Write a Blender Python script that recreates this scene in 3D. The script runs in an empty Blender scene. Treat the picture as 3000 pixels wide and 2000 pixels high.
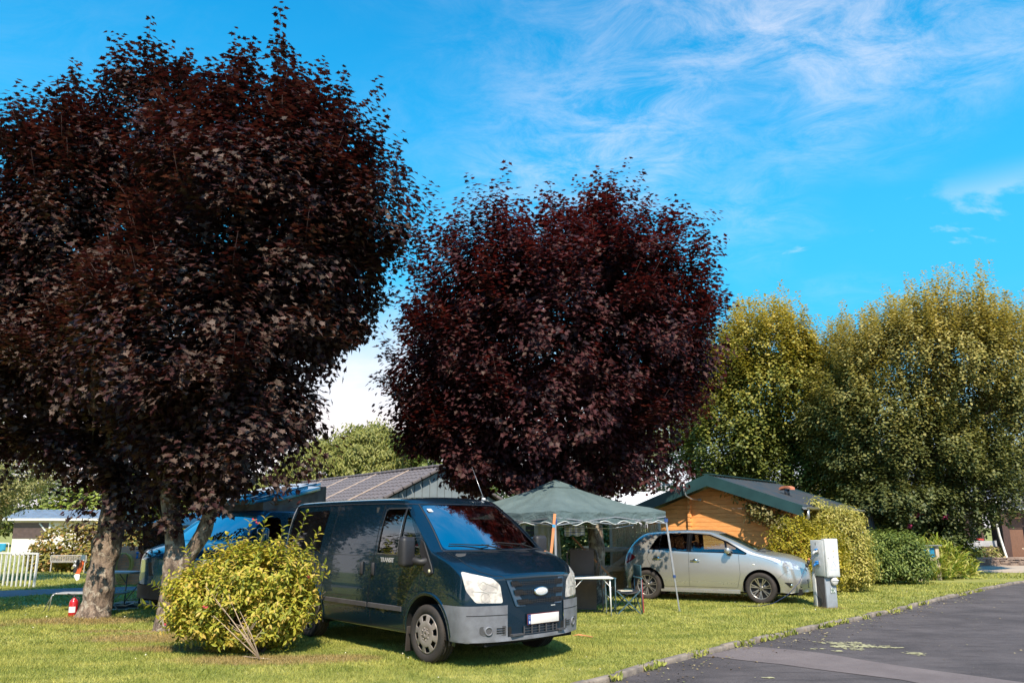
import bpy, bmesh, math, random
import numpy as np
from mathutils import Vector, Matrix, noise as mnoise
from mathutils.bvhtree import BVHTree
R = math.radians
sc = bpy.context.scene
col = sc.collection
random.seed(7)

# ------------------------------------------------------------------ camera
cd = bpy.data.cameras.new("camera")
cam = bpy.data.objects.new("camera", cd); col.objects.link(cam)
cam.location = (0, 0, 1.6)
cam.rotation_euler = (R(101.5), 0, 0)
cd.sensor_width = 36.0; cd.lens = 26.0; cd.shift_y = 0.033
cd.clip_start = 0.05; cd.clip_end = 2000
sc.camera = cam

# ------------------------------------------------------------------ light
SUN_ELEV, SUN_AZ = R(49), R(172)      # azimuth clockwise from +Y (view direction)
sv = Vector((math.sin(SUN_AZ)*math.cos(SUN_ELEV), math.cos(SUN_AZ)*math.cos(SUN_ELEV), math.sin(SUN_ELEV)))
sd = bpy.data.lights.new("sun", 'SUN'); sd.energy = 4.0; sd.angle = R(0.6); sd.color = (1.0, 0.885, 0.70)
so = bpy.data.objects.new("sun", sd); col.objects.link(so)
so.rotation_euler = sv.to_track_quat('Z', 'Y').to_euler()
so.location = (0, 0, 30)

w = bpy.data.worlds.new("World"); sc.world = w; w.use_nodes = True
nt = w.node_tree; nt.nodes.clear()
def N(t, kind, **kw):
    n = t.nodes.new(kind)
    for k, v in kw.items():
        if k.startswith('i_'):
            key = k[2:]
            key = int(key) if key.isdigit() else key.replace('_', ' ')
            n.inputs[key].default_value = v
        else: setattr(n, k, v)
    return n
L = nt.links
sky = N(nt, 'ShaderNodeTexSky', sky_type='NISHITA', sun_disc=False)
sky.sun_elevation = SUN_ELEV; sky.sun_rotation = SUN_AZ
sky.air_density = 1.0; sky.dust_density = 0.3; sky.ozone_density = 2.0
hs0 = N(nt, 'ShaderNodeHueSaturation', i_Hue=0.479, i_Saturation=1.7, i_Value=1.22)
L.new(sky.outputs[0], hs0.inputs['Color'])
tc = N(nt, 'ShaderNodeTexCoord')
sep = N(nt, 'ShaderNodeSeparateXYZ'); L.new(tc.outputs['Generated'], sep.inputs[0])
def M2(t, op, a=None, b=None, c=None, clamp=False):
    n = t.nodes.new('ShaderNodeMath'); n.operation = op; n.use_clamp = clamp
    for q, v in enumerate((a, b, c)):
        if v is None: continue
        if isinstance(v, (int, float)): n.inputs[q].default_value = v
        else: t.links.new(v, n.inputs[q])
    return n.outputs[0]
def ramp(t, v, a, b, lo=0.0, hi=1.0):
    n = t.nodes.new('ShaderNodeMapRange'); n.interpolation_type = 'SMOOTHSTEP'
    n.inputs['From Min'].default_value = a; n.inputs['From Max'].default_value = b
    n.inputs['To Min'].default_value = lo; n.inputs['To Max'].default_value = hi
    t.links.new(v, n.inputs['Value']); return n.outputs['Result']
hs = N(nt, 'ShaderNodeMix', data_type='RGBA'); hs.inputs['B'].default_value = (1.35, 2.75, 4.1, 1)
L.new(ramp(nt, sep.outputs['Z'], 0.75, 0.12, 0.0, 0.85), hs.inputs['Factor']); L.new(hs0.outputs[0], hs.inputs['A'])
zz = M2(nt, 'MAXIMUM', sep.outputs['Z'], 0.0)
zd = M2(nt, 'ADD', zz, 0.12)
px = M2(nt, 'DIVIDE', sep.outputs['X'], zd); py = M2(nt, 'DIVIDE', sep.outputs['Y'], zd)
cmb = N(nt, 'ShaderNodeCombineXYZ'); L.new(px, cmb.inputs[0]); L.new(py, cmb.inputs[1])
mp = N(nt, 'ShaderNodeMapping'); mp.inputs['Rotation'].default_value = (0, 0, R(28)); mp.inputs['Scale'].default_value = (1.0, 1.35, 1)
L.new(cmb.outputs[0], mp.inputs[0])
n1 = N(nt, 'ShaderNodeTexNoise', i_Scale=5.5, i_Detail=10.0, i_Roughness=0.74, i_Distortion=0.6); L.new(mp.outputs[0], n1.inputs['Vector'])
n2 = N(nt, 'ShaderNodeTexNoise', i_Scale=0.9, i_Detail=4.0, i_Roughness=0.5, i_Distortion=0.2); L.new(cmb.outputs[0], n2.inputs['Vector'])
fine = ramp(nt, n1.outputs['Fac'], 0.30, 0.76)
big = ramp(nt, n2.outputs['Fac'], 0.38, 0.62)
azr = ramp(nt, sep.outputs['X'], -0.25, 0.30, 0.12, 1.0)
cir = M2(nt, 'MULTIPLY', M2(nt, 'MULTIPLY', fine, big), azr)
cir = M2(nt, 'MULTIPLY', cir, ramp(nt, sep.outputs['Z'], 0.24, 0.36))
cir = M2(nt, 'MULTIPLY', cir, 0.60)
# small cumulus low down
mp3 = N(nt, 'ShaderNodeMapping'); mp3.inputs['Scale'].default_value = (1.0, 1.0, 2.6); mp3.inputs['Location'].default_value = (0.4, 0.2, 0.1)
L.new(tc.outputs['Generated'], mp3.inputs[0])
n3 = N(nt, 'ShaderNodeTexNoise', i_Scale=5.0, i_Detail=7.0, i_Roughness=0.6, i_Distortion=0.3); L.new(mp3.outputs[0], n3.inputs['Vector'])
cum = M2(nt, 'MULTIPLY', ramp(nt, n3.outputs['Fac'], 0.52, 0.64), M2(nt, 'MULTIPLY', ramp(nt, sep.outputs['Z'], 0.40, 0.30), ramp(nt, sep.outputs['Z'], 0.16, 0.24)))
cum = M2(nt, 'MULTIPLY', cum, 0.85)
hz = M2(nt, 'ADD', sep.outputs['Z'], M2(nt, 'MULTIPLY', M2(nt, 'SUBTRACT', n3.outputs['Fac'], 0.5), 0.20))
hz = M2(nt, 'ADD', hz, ramp(nt, sep.outputs['X'], -0.10, 0.35, -0.06, 0.06))
low = ramp(nt, hz, 0.28, 0.06)
cl = M2(nt, 'MAXIMUM', M2(nt, 'MAXIMUM', cir, cum), low, clamp=True)
mx = N(nt, 'ShaderNodeMix', data_type='RGBA'); L.new(cl, mx.inputs['Factor'])
tn = N(nt, 'ShaderNodeMix', data_type='RGBA', blend_type='MULTIPLY'); tn.inputs['Factor'].default_value = 1.0; tn.inputs['B'].default_value = (0.26, 0.77, 0.83, 1)
L.new(hs.outputs['Result'], tn.inputs['A']); L.new(tn.outputs['Result'], mx.inputs['A']); mx.inputs['B'].default_value = (3.9, 3.65, 3.75, 1)
bg = N(nt, 'ShaderNodeBackground', i_Strength=0.15); L.new(mx.outputs['Result'], bg.inputs[0])
ow = N(nt, 'ShaderNodeOutputWorld'); L.new(bg.outputs[0], ow.inputs[0])
sc.view_settings.view_transform = 'Standard'; sc.view_settings.look = 'None'
sc.view_settings.exposure = 1.0; sc.view_settings.gamma = 1.0
try:
    sc.cycles.max_bounces = 8; sc.cycles.transparent_max_bounces = 12
    sc.cycles.diffuse_bounces = 3; sc.cycles.glossy_bounces = 3; sc.cycles.caustics_reflective = False; sc.cycles.caustics_refractive = False
except Exception: pass

# ------------------------------------------------------------------ materials
def newmat(name):
    m = bpy.data.materials.new(name); m.use_nodes = True
    t = m.node_tree; b = t.nodes['Principled BSDF']; return m, t, b
def mixc(t, fac, a, b, blend='MIX'):
    n = t.nodes.new('ShaderNodeMix'); n.data_type = 'RGBA'; n.blend_type = blend
    for key, v in (('Factor', fac), ('A', a), ('B', b)):
        if isinstance(v, (int, float)): n.inputs[key].default_value = v
        elif isinstance(v, tuple): n.inputs[key].default_value = (*v[:3], 1)
        else: t.links.new(v, n.inputs[key])
    return n.outputs['Result']
def noise(t, scale, detail=4, rough=0.55, vec=None, dist=0.0):
    n = N(t, 'ShaderNodeTexNoise', i_Scale=scale, i_Detail=float(detail), i_Roughness=rough, i_Distortion=dist)
    if vec is None:
        c = t.nodes.new('ShaderNodeTexCoord'); vec = c.outputs['Object']
    t.links.new(vec, n.inputs['Vector']); return n.outputs['Fac']
def pos(t):
    return t.nodes.new('ShaderNodeNewGeometry').outputs['Position']
def mapped(t, scale, rot=(0, 0, 0), src=None):
    c = src or t.nodes.new('ShaderNodeTexCoord').outputs['Object']
    m = t.nodes.new('ShaderNodeMapping'); m.inputs['Scale'].default_value = scale; m.inputs['Rotation'].default_value = rot
    t.links.new(c, m.inputs[0]); return m.outputs[0]
def bump(t, b, h, strength=0.3, dist=0.02):
    n = t.nodes.new('ShaderNodeBump'); n.inputs['Strength'].default_value = strength; n.inputs['Distance'].default_value = dist
    t.links.new(h, n.inputs['Height']); t.links.new(n.outputs[0], b.inputs['Normal'])
def pmat(name, c, rough=0.6, metal=0.0, var=0.12, scale=6.0, c2=None, bmp=0.0, bscale=40, coat=0.0, spec=0.5, rvar=0.0):
    m, t, b = newmat(name)
    f = noise(t, scale, 5, 0.6)
    c2 = c2 or tuple(x*(1-var*2.2) for x in c)
    t.links.new(mixc(t, ramp(t, f, 0.3, 0.7), c, c2), b.inputs['Base Color'])
    b.inputs['Roughness'].default_value = rough; b.inputs['Metallic'].default_value = metal
    if rvar:
        t.links.new(ramp(t, noise(t, scale*2.3, 5), 0.3, 0.7, max(0.02, rough-rvar), rough+rvar), b.inputs['Roughness'])
    b.inputs['Specular IOR Level'].default_value = spec
    if coat: b.inputs['Coat Weight'].default_value = coat; b.inputs['Coat Roughness'].default_value = 0.04
    if bmp: bump(t, b, noise(t, bscale, 5), bmp, 0.01)
    return m
def glassmat(name, tint=(0.75, 0.85, 0.85), refl=1.0, base=0.05):
    m = bpy.data.materials.new(name); m.use_nodes = True; t = m.node_tree; t.nodes.clear()
    o = N(t, 'ShaderNodeOutputMaterial'); mixs = N(t, 'ShaderNodeMixShader')
    tr = N(t, 'ShaderNodeBsdfTransparent'); tr.inputs[0].default_value = (*tint, 1)
    gl = N(t, 'ShaderNodeBsdfGlossy'); gl.inputs['Roughness'].default_value = 0.012; gl.inputs['Color'].default_value = (1, 1, 1, 1)
    fr = N(t, 'ShaderNodeFresnel', i_IOR=1.52)
    f = M2(t, 'ADD', M2(t, 'MULTIPLY', fr.outputs[0], 1.7*refl), base, clamp=True)
    t.links.new(f, mixs.inputs[0]); t.links.new(tr.outputs[0], mixs.inputs[1]); t.links.new(gl.outputs[0], mixs.inputs[2])
    t.links.new(mixs.outputs[0], o.inputs[0]); return m
def leafmat(name, cols, trans=0.25, rough=0.45, spec=0.35, zlow=None, zcols=None, tcol=None):
    """colour varies leaf by leaf (attribute rnd)"""
    m, t, b = newmat(name)
    a = N(t, 'ShaderNodeAttribute', attribute_name='rnd'); f = a.outputs['Fac']
    cr = t.nodes.new('ShaderNodeValToRGB'); el = cr.color_ramp.elements
    el[0].position = 0.0; el[0].color = (*cols[0], 1); el[1].position = 1.0; el[1].color = (*cols[-1], 1)
    for k, c in enumerate(cols[1:-1]):
        e = el.new((k+1)/(len(cols)-1)); e.color = (*c, 1)
    t.links.new(f, cr.inputs[0]); c = cr.outputs[0]
    c = mixc(t, ramp(t, noise(t, 0.9, 3, vec=pos(t)), 0.35, 0.65, 0, 0.5), c, (1.35, 1.3, 1.2), 'MULTIPLY')
    b.inputs['Roughness'].default_value = rough; b.inputs['Specular IOR Level'].default_value = spec
    t.links.new(c, b.inputs['Base Color'])
    if trans > 0:
        tl = t.nodes.new('ShaderNodeBsdfTranslucent'); ms = t.nodes.new('ShaderNodeMixShader'); ms.inputs[0].default_value = trans
        tcx = mixc(t, 1.0, c, tcol or (1.5, 1.5, 0.9), 'MULTIPLY'); t.links.new(tcx, tl.inputs[0])
        t.links.new(b.outputs[0], ms.inputs[1]); t.links.new(tl.outputs[0], ms.inputs[2])
        t.links.new(ms.outputs[0], t.nodes['Material Output'].inputs[0])
    return m

# ------------------------------------------------------------------ object helpers
def tag(o, label=None, cat=None, group=None, kind=None):
    if label: o['label'] = label
    if cat: o['category'] = cat
    if group: o['group'] = group
    if kind: o['kind'] = kind
    return o
def empty(name, loc, rz=0.0, label=None, cat=None, group=None):
    o = bpy.data.objects.new(name, None); col.objects.link(o)
    o.location = loc; o.rotation_euler = (0, 0, rz); o.empty_display_size = 0.1
    return tag(o, label, cat, group)
def link(name, me, mat, parent=None, label=None, cat=None, group=None, kind=None):
    o = bpy.data.objects.new(name, me); col.objects.link(o)
    if mat: me.materials.clear(); me.materials.append(mat)
    if parent: o.parent = parent
    return tag(o, label, cat, group, kind)
def copy_tree(o, parent=None):
    c = o.copy(); col.objects.link(c)
    if parent: c.parent = parent
    for ch in list(o.children): copy_tree(ch, c)
    return c
def frame(d, up=Vector((0, 0, 1))):
    d = Vector(d).normalized()
    if abs(d.dot(up)) > 0.98: up = Vector((0, 1, 0))
    x = up.cross(d).normalized(); y = d.cross(x).normalized(); return x, y, d
class MB:
    def __init__(s): s.v = []; s.f = []; s.sm = []
    def add(s, vs, fs, smooth=False):
        n = len(s.v); s.v += [tuple(p) for p in vs]
        for f in fs: s.f.append(tuple(i+n for i in f)); s.sm.append(smooth)
        return s
    def box(s, c, sz, rz=0, rx=0, ry=0, taper=1.0):
        hx, hy, hz = sz[0]/2, sz[1]/2, sz[2]/2
        m = Matrix.Rotation(rz, 3, 'Z') @ Matrix.Rotation(ry, 3, 'Y') @ Matrix.Rotation(rx, 3, 'X')
        vs = []
        for k in (-1, 1):
            q = taper if k > 0 else 1
            for a, b in ((-1, -1), (1, -1), (1, 1), (-1, 1)):
                vs.append(m @ Vector((a*hx*q, b*hy*q, k*hz)) + Vector(c))
        return s.add(vs, [(0, 3, 2, 1), (4, 5, 6, 7), (0, 1, 5, 4), (1, 2, 6, 5), (2, 3, 7, 6), (3, 0, 4, 7)])
    def bbox(s, c, sz, r=0.01, rz=0, rx=0, ry=0, seg=2):
        bm = bmesh.new(); bmesh.ops.create_cube(bm, size=1)
        for v in bm.verts: v.co = Vector((v.co.x*sz[0], v.co.y*sz[1], v.co.z*sz[2]))
        r = min(r, min(sz)*0.45)
        bmesh.ops.bevel(bm, geom=list(bm.edges), offset=r, segments=seg, affect='EDGES', profile=0.5)
        m = Matrix.Rotation(rz, 3, 'Z') @ Matrix.Rotation(ry, 3, 'Y') @ Matrix.Rotation(rx, 3, 'X')
        bm.verts.index_update()
        s.add([m @ v.co + Vector(c) for v in bm.verts], [[v.index for v in f.verts] for f in bm.faces], True)
        bm.free(); return s
    def bar(s, a, b, wd, ht=None, up=(0, 0, 1)):
        a, b = Vector(a), Vector(b); ht = ht or wd
        x, y, d = frame(b-a, Vector(up)); vs = []
        for p in (a, b):
            for q, r_ in ((-1, -1), (1, -1), (1, 1), (-1, 1)): vs.append(p + x*q*wd/2 + y*r_*ht/2)
        return s.add(vs, [(0, 3, 2, 1), (4, 5, 6, 7), (0, 1, 5, 4), (1, 2, 6, 5), (2, 3, 7, 6), (3, 0, 4, 7)])
    def tube(s, pts, r, n=8, cap=True, jitter=0.0):
        pts = [Vector(p) for p in pts]; m = len(pts)
        rr = r if isinstance(r, (list, tuple)) else [r]*m
        vs = []; px_ = None
        for i, p in enumerate(pts):
            d = (pts[min(i+1, m-1)] - pts[max(i-1, 0)])
            if d.length < 1e-9: d = Vector((0, 0, 1))
            d.normalize()
            if px_ is None: x, y, _ = frame(d)
            else:
                x = px_ - d*px_.dot(d)
                x = x.normalized() if x.length > 1e-6 else frame(d)[0]
                y = d.cross(x)
            px_ = x
            for k in range(n):
                a = 2*math.pi*k/n
                q = rr[i]*(1 + (random.uniform(-jitter, jitter) if jitter else 0))
                vs.append(p + x*math.cos(a)*q + y*math.sin(a)*q)
        fs = [(i*n+k, i*n+(k+1) % n, (i+1)*n+(k+1) % n, (i+1)*n+k) for i in range(m-1) for k in range(n)]
        s.add(vs, fs, True)
        if cap:
            b0 = len(s.v) - m*n
            s.f.append(tuple(b0+k for k in reversed(range(n)))); s.sm.append(False)
            s.f.append(tuple(b0+(m-1)*n+k for k in range(n))); s.sm.append(False)
        return s
    def lathe(s, prof, c=(0, 0, 0), axis='Z', n=24, close=False, smooth=True):
        """prof = [(r, h)]; axis the lathe axis"""
        vs = []
        for r_, h in prof:
            for k in range(n):
                a = 2*math.pi*k/n; p = (r_*math.cos(a), r_*math.sin(a), h)
                if axis == 'Y': p = (p[0], p[2], p[1])
                if axis == 'X': p = (p[2], p[0], p[1])
                vs.append(Vector(p) + Vector(c))
        m = len(prof); fs = []
        for i in range(m-1 if not close else m):
            j = (i+1) % m
            for k in range(n):
                f = (i*n+k, i*n+(k+1) % n, j*n+(k+1) % n, j*n+k)
                fs.append(tuple(reversed(f)) if axis == 'Y' else f)
        return s.add(vs, fs, smooth)
    def prism(s, poly, h0, h1, O=(0, 0, 0), U=(1, 0, 0), V=(0, 1, 0)):
        """polygon in (u,v) at origin O, extruded along U x V from h0 to h1"""
        O, U, V = Vector(O), Vector(U).normalized(), Vector(V).normalized(); W = U.cross(V); n = len(poly)
        area = sum(poly[i][0]*poly[(i+1) % n][1]-poly[(i+1) % n][0]*poly[i][1] for i in range(n))
        if area < 0: poly = list(reversed(poly))
        if h0 > h1: h0, h1 = h1, h0
        vs = [O+U*a+V*b+W*h0 for a, b in poly] + [O+U*a+V*b+W*h1 for a, b in poly]
        fs = [tuple(reversed(range(n))), tuple(range(n, 2*n))] + [(i, (i+1) % n, n+(i+1) % n, n+i) for i in range(n)]
        return s.add(vs, fs)
    def ball(s, c, r, n=10, m=7):
        r = r if isinstance(r, (tuple, list)) else (r, r, r); vs = []
        for i in range(m+1):
            t = math.pi*i/m
            for k in range(n):
                a = 2*math.pi*k/n
                vs.append((c[0]+r[0]*math.sin(t)*math.cos(a), c[1]+r[1]*math.sin(t)*math.sin(a), c[2]-r[2]*math.cos(t)))
        return s.add(vs, [(i*n+k, i*n+(k+1) % n, (i+1)*n+(k+1) % n, (i+1)*n+k) for i in range(m) for k in range(n)], True)
    def mesh(s, name):
        me = bpy.data.meshes.new(name); me.from_pydata(s.v, [], s.f)
        me.polygons.foreach_set('use_smooth', s.sm); me.validate(); me.update(); return me
    def build(s, name, mat, parent=None, label=None, cat=None, group=None, kind=None, bevel=0.0):
        o = link(name, s.mesh(name), mat, parent, label, cat, group, kind)
        if bevel:
            md = o.modifiers.new('bevel', 'BEVEL'); md.width = bevel; md.segments = 2; md.limit_method = 'ANGLE'; md.angle_limit = R(40)
        return o
def np_mesh(name, V, polys_n, idx, rnd=None, smooth=False):
    """V (n,3); polys_n = loops per polygon (array); idx = flat loop verts"""
    me = bpy.data.meshes.new(name)
    me.vertices.add(len(V)); me.vertices.foreach_set('co', np.asarray(V, np.float32).ravel())
    me.loops.add(len(idx)); me.loops.foreach_set('vertex_index', np.asarray(idx, np.int32))
    st = np.concatenate([[0], np.cumsum(polys_n)[:-1]]).astype(np.int32)
    me.polygons.add(len(polys_n)); me.polygons.foreach_set('loop_start', st)
    me.update(calc_edges=True)
    if rnd is not None:
        a = me.attributes.new('rnd', 'FLOAT', 'FACE'); a.data.foreach_set('value', np.asarray(rnd, np.float32))
    if smooth: me.polygons.foreach_set('use_smooth', np.ones(len(polys_n), bool))
    return me
def nrm(a): return a/np.maximum(np.linalg.norm(a, axis=1, keepdims=True), 1e-9)
LEAF = {
 'maple': (np.array([(0, 0, 0), (.02, .20, .02), (-.14, .40, .05), (.20, .27, .04), (.30, .60, .10), (.45, .30, .05), (.58, .34, .05), (.66, .12, .02), (1.0, 0, -.08),
                     (.66, -.12, .02), (.58, -.34, .05), (.45, -.30, .05), (.30, -.60, .10), (.20, -.27, .04), (-.14, -.40, .05), (.02, -.20, .02)]),
           [(0, 1, 2, 3, 4, 5, 6, 7, 8), (0, 8, 9, 10, 11, 12, 13, 14, 15)]),
 'lance': (np.array([(0, 0, 0), (.28, .17, .07), (.62, .17, .06), (1, 0, -.10), (.62, -.17, .06), (.28, -.17, .07), (.5, 0, 0)]),
           [(0, 6, 3, 2, 1), (0, 5, 4, 3, 6)]),
 'oval': (np.array([(0, 0, 0), (.35, .32, .06), (.75, .26, .04), (1, 0, -.06), (.75, -.26, .04), (.35, -.32, .06)]),
           [(0, 3, 2, 1), (0, 5, 4, 3)]),
 'strap': (np.array([(0, .05, 0), (.35, .06, .28), (.7, .05, .36), (1, 0, .12), (.7, -.05, .36), (.35, -.06, .28), (0, -.05, 0)]),
           [(0, 6, 5, 1), (1, 5, 4, 2), (2, 4, 3)]),
}
def leaves(name, P, A, Nn, S, shape, rnd):
    """P positions, A leaf axis, Nn leaf normal, S sizes"""
    T, F = LEAF[shape]; A = nrm(A); Nn = nrm(Nn - A*np.sum(A*Nn, 1, keepdims=True)); B = np.cross(Nn, A)
    n = len(P); m = len(T)
    V = P[:, None, :] + S[:, None, None]*(T[None, :, 0:1]*A[:, None, :] + T[None, :, 1:2]*B[:, None, :] + T[None, :, 2:3]*Nn[:, None, :])
    fl = np.concatenate([np.array(f) for f in F]); pn = np.array([len(f) for f in F])
    idx = (np.arange(n)[:, None]*m + fl[None, :]).ravel()
    return np_mesh(name, V.reshape(-1, 3), np.tile(pn, n), idx, np.repeat(rnd, len(F)))
def blob_points(rng, blobs, n, inner=0.55, spread=0.0):
    """points in the shells of a set of ellipsoids, none deep inside another one"""
    B = np.array(blobs); C_ = B[:, :3]; RR = B[:, 3:6]
    wts = (RR[:, 0]*RR[:, 1]*RR[:, 2])**(2/3); wts /= wts.sum()
    out = []; dirs = []; got = 0
    while got < n:
        k = rng.choice(len(B), n*2, p=wts); d_ = nrm(rng.normal(size=(n*2, 3)))
        rr = rng.uniform(inner**3, 1, n*2)**(1/3)
        P = C_[k] + d_*RR[k]*rr[:, None]
        q = np.min(np.linalg.norm((P[:, None, :]-C_[None])/RR[None], axis=2), axis=1)
        ok = q >= inner*0.98
        out.append(P[ok]); dirs.append(nrm(d_[ok]/RR[k][ok])); got += ok.sum()
    return np.concatenate(out)[:n], np.concatenate(dirs)[:n]
def shoots(rng, P, D, length, step, up=0.8, out=0.5, pet=0.08, droop=0.35, jit=0.3, per=2):
    """leaves along short shoots; returns positions, axes, normals"""
    n = len(P); ns = max(2, int(length/step))
    g = nrm(D*out + np.array([0, 0, up]) + rng.normal(size=(n, 3))*jit)
    ln = rng.uniform(0.6, 1.2, n)*length
    PP = []; AA = []; NN = []
    for s_ in range(ns):
        t = (s_+0.5)/ns; c = P + g*(ln*(t-0.3))[:, None]
        ph = rng.uniform(0, 2*np.pi, n) if s_ == 0 else ph + 1.4 + rng.normal(size=n)*0.3
        x = nrm(np.cross(g, np.array([0.13, 0.31, 0.94]) + rng.normal(size=(n, 3))*0.05)); y = np.cross(g, x)
        for q in range(per):
            a = ph + 2*np.pi*q/per
            lat = x*np.cos(a)[:, None] + y*np.sin(a)[:, None]
            pt = pet*(1.15-0.7*t)
            AA.append(nrm(lat + g*0.25 - np.array([0, 0, droop]) + rng.normal(size=(n, 3))*0.18))
            NN.append(nrm(g*0.9 + np.array([0, 0, 0.5]) + lat*0.2 + rng.normal(size=(n, 3))*0.22))
            PP.append(c + lat*pt)
    return np.concatenate(PP), np.concatenate(AA), np.concatenate(NN)
def text_mesh(mb, txt, size, O, U, V, th=0.004, bold=0.0):
    cu = bpy.data.curves.new('lettering', 'FONT'); cu.body = txt; cu.size = size; cu.extrude = th/2; cu.offset = bold; cu.resolution_u = 3
    cu.align_x = 'CENTER'; cu.align_y = 'CENTER'
    to = bpy.data.objects.new('lettering', cu); col.objects.link(to)
    me = bpy.data.meshes.new_from_object(to.evaluated_get(bpy.context.evaluated_depsgraph_get()))
    O, U, V = Vector(O), Vector(U).normalized(), Vector(V).normalized(); W = U.cross(V)
    mb.add([O+U*v.co.x+V*v.co.y+W*v.co.z for v in me.vertices], [tuple(p.vertices) for p in me.polygons])
    bpy.data.objects.remove(to); bpy.data.curves.remove(cu); bpy.data.meshes.remove(me)

M = {}
M['black_plastic'] = pmat('black_plastic', (0.022, 0.020, 0.023), 0.55, bmp=0.1, bscale=120)
M['rubber'] = pmat('rubber', (0.020, 0.017, 0.017), 0.8, c2=(0.040, 0.030, 0.026), bmp=0.3, bscale=60)
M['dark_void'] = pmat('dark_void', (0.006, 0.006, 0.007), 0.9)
M['white_metal'] = pmat('white_metal', (0.74, 0.74, 0.76), 0.4, c2=(0.60, 0.59, 0.57), scale=14)
M['steel'] = pmat('steel', (0.52, 0.52, 0.54), 0.34, metal=0.75, var=0.1, scale=18)
M['dark_steel'] = pmat('dark_steel', (0.10, 0.10, 0.11), 0.4, metal=0.6)
M['chrome'] = pmat('chrome', (0.75, 0.75, 0.76), 0.12, metal=1.0, var=0.03)
M['glass'] = glassmat('glass', (0.62, 0.74, 0.74))
M['screen_glass'] = glassmat('screen_glass', (0.42, 0.52, 0.55), 1.0, 0.52)
M['tinted_glass'] = glassmat('tinted_glass', (0.16, 0.17, 0.20), 1.0, 0.05)
M['bark'] = None

# ------------------------------------------------------------------ ground, road, paths
KERB = [(-40, -32), (-9, -1.6), (-5, 2.3), (-1.3, 5.75), (1.07, 8.24), (1.73, 9.10), (2.34, 9.75), (3.0, 10.43), (3.81, 11.25), (4.6, 12.02), (5.48, 12.88), (6.4, 13.77), (7.47, 14.83), (8.8, 16.25),
        (10.19, 17.66), (12.1, 19.55), (14.12, 21.5), (19, 25.6), (30, 32), (60, 48)]
DRY = [(-7.4, 13.3, 1.6, .7), (-5.1, 11.3, 1.6, .6), (-3.0, 9.5, 1.5, .45), (-8.9, 12.7, .9, .35), (-4.3, 10.3, 1.4, .35), (-2.3, 9.6, .9, .4), (1.75, 15.9, .6, .3), (6.3, 15.25, .45, .18), (-6.0, 12.0, 1.2, .2)]
def lawn_col(t):
    p = pos(t)
    s_ = t.nodes.new('ShaderNodeSeparateXYZ'); t.links.new(p, s_.inputs[0])
    f1 = noise(t, 1.1, 5, 0.6, vec=mapped(t, (1, 1.7, 1), src=p)); f2 = noise(t, 9.0, 5, 0.65, vec=p)
    c = mixc(t, ramp(t, f1, 0.35, 0.66), (0.275, 0.305, 0.075), (0.450, 0.435, 0.130))
    c = mixc(t, ramp(t, f2, 0.40, 0.75, 0, 0.6), c, (0.120, 0.160, 0.026))
    f3 = noise(t, 4.5, 6, 0.7, vec=p)
    dry = None
    for x, y, a, b in DRY:
        dx = M2(t, 'DIVIDE', M2(t, 'SUBTRACT', s_.outputs[0], x), a); dy = M2(t, 'DIVIDE', M2(t, 'SUBTRACT', s_.outputs[1], y), b)
        r2 = M2(t, 'ADD', M2(t, 'MULTIPLY', dx, dx), M2(t, 'MULTIPLY', dy, dy))
        e = M2(t, 'SUBTRACT', 1.35, M2(t, 'ADD', r2, M2(t, 'MULTIPLY', f3, 0.9)))
        dry = e if dry is None else M2(t, 'MAXIMUM', dry, e)
    dry = ramp(t, dry, 0.0, 0.75, 0, 0.85)
    dry = M2(t, 'MAXIMUM', dry, ramp(t, noise(t, 0.55, 6, 0.65, vec=p), 0.60, 0.75, 0, 0.45))
    return mixc(t, dry, c, mixc(t, f2, (0.42, 0.30, 0.15), (0.26, 0.18, 0.09)))
m, t, b = newmat('lawn_ground'); t.links.new(mixc(t, 1.0, lawn_col(t), (0.75, 0.72, 0.65), 'MULTIPLY'), b.inputs['Base Color'])
b.inputs['Roughness'].default_value = 0.95; bump(t, b, noise(t, 45, 5, vec=pos(t)), 0.6, 0.03); M['lawn'] = m
m, t, b = newmat('grass_blade')
a_ = N(t, 'ShaderNodeAttribute', attribute_name='rnd')
cc = mixc(t, 1.0, lawn_col(t), mixc(t, a_.outputs['Fac'], (0.55, 0.62, 0.5), (1.45, 1.35, 1.15)), 'MULTIPLY')
t.links.new(cc, b.inputs['Base Color']); b.inputs['Roughness'].default_value = 0.55; b.inputs['Specular IOR Level'].default_value = 0.25
tl = t.nodes.new('ShaderNodeBsdfTranslucent'); ms = t.nodes.new('ShaderNodeMixShader'); ms.inputs[0].default_value = 0.3
t.links.new(cc, tl.inputs[0]); t.links.new(b.outputs[0], ms.inputs[1]); t.links.new(tl.outputs[0], ms.inputs[2]); t.links.new(ms.outputs[0], t.nodes['Material Output'].inputs[0])
M['blade'] = m
m, t, b = newmat('asphalt')
p = pos(t); f1 = noise(t, 0.8, 6, 0.65, vec=p); f2 = noise(t, 90, 3, 0.7, vec=p); f3 = noise(t, 1.6, 5, 0.6, vec=mapped(t, (1, 3.5, 1), (0, 0, R(38)), p))
c = mixc(t, ramp(t, f1, 0.3, 0.7), (0.062, 0.053, 0.057), (0.115, 0.098, 0.102))
c = mixc(t, ramp(t, f3, 0.45, 0.7, 0, 0.5), c, (0.038, 0.033, 0.037))
c = mixc(t, ramp(t, noise(t, 28, 4, 0.7, vec=p), 0.5, 0.8, 0, 0.5), c, (0.12, 0.105, 0.105))
c = mixc(t, ramp(t, f2, 0.52, 0.78, 0, 0.55), c, (0.23, 0.21, 0.21))
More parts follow.
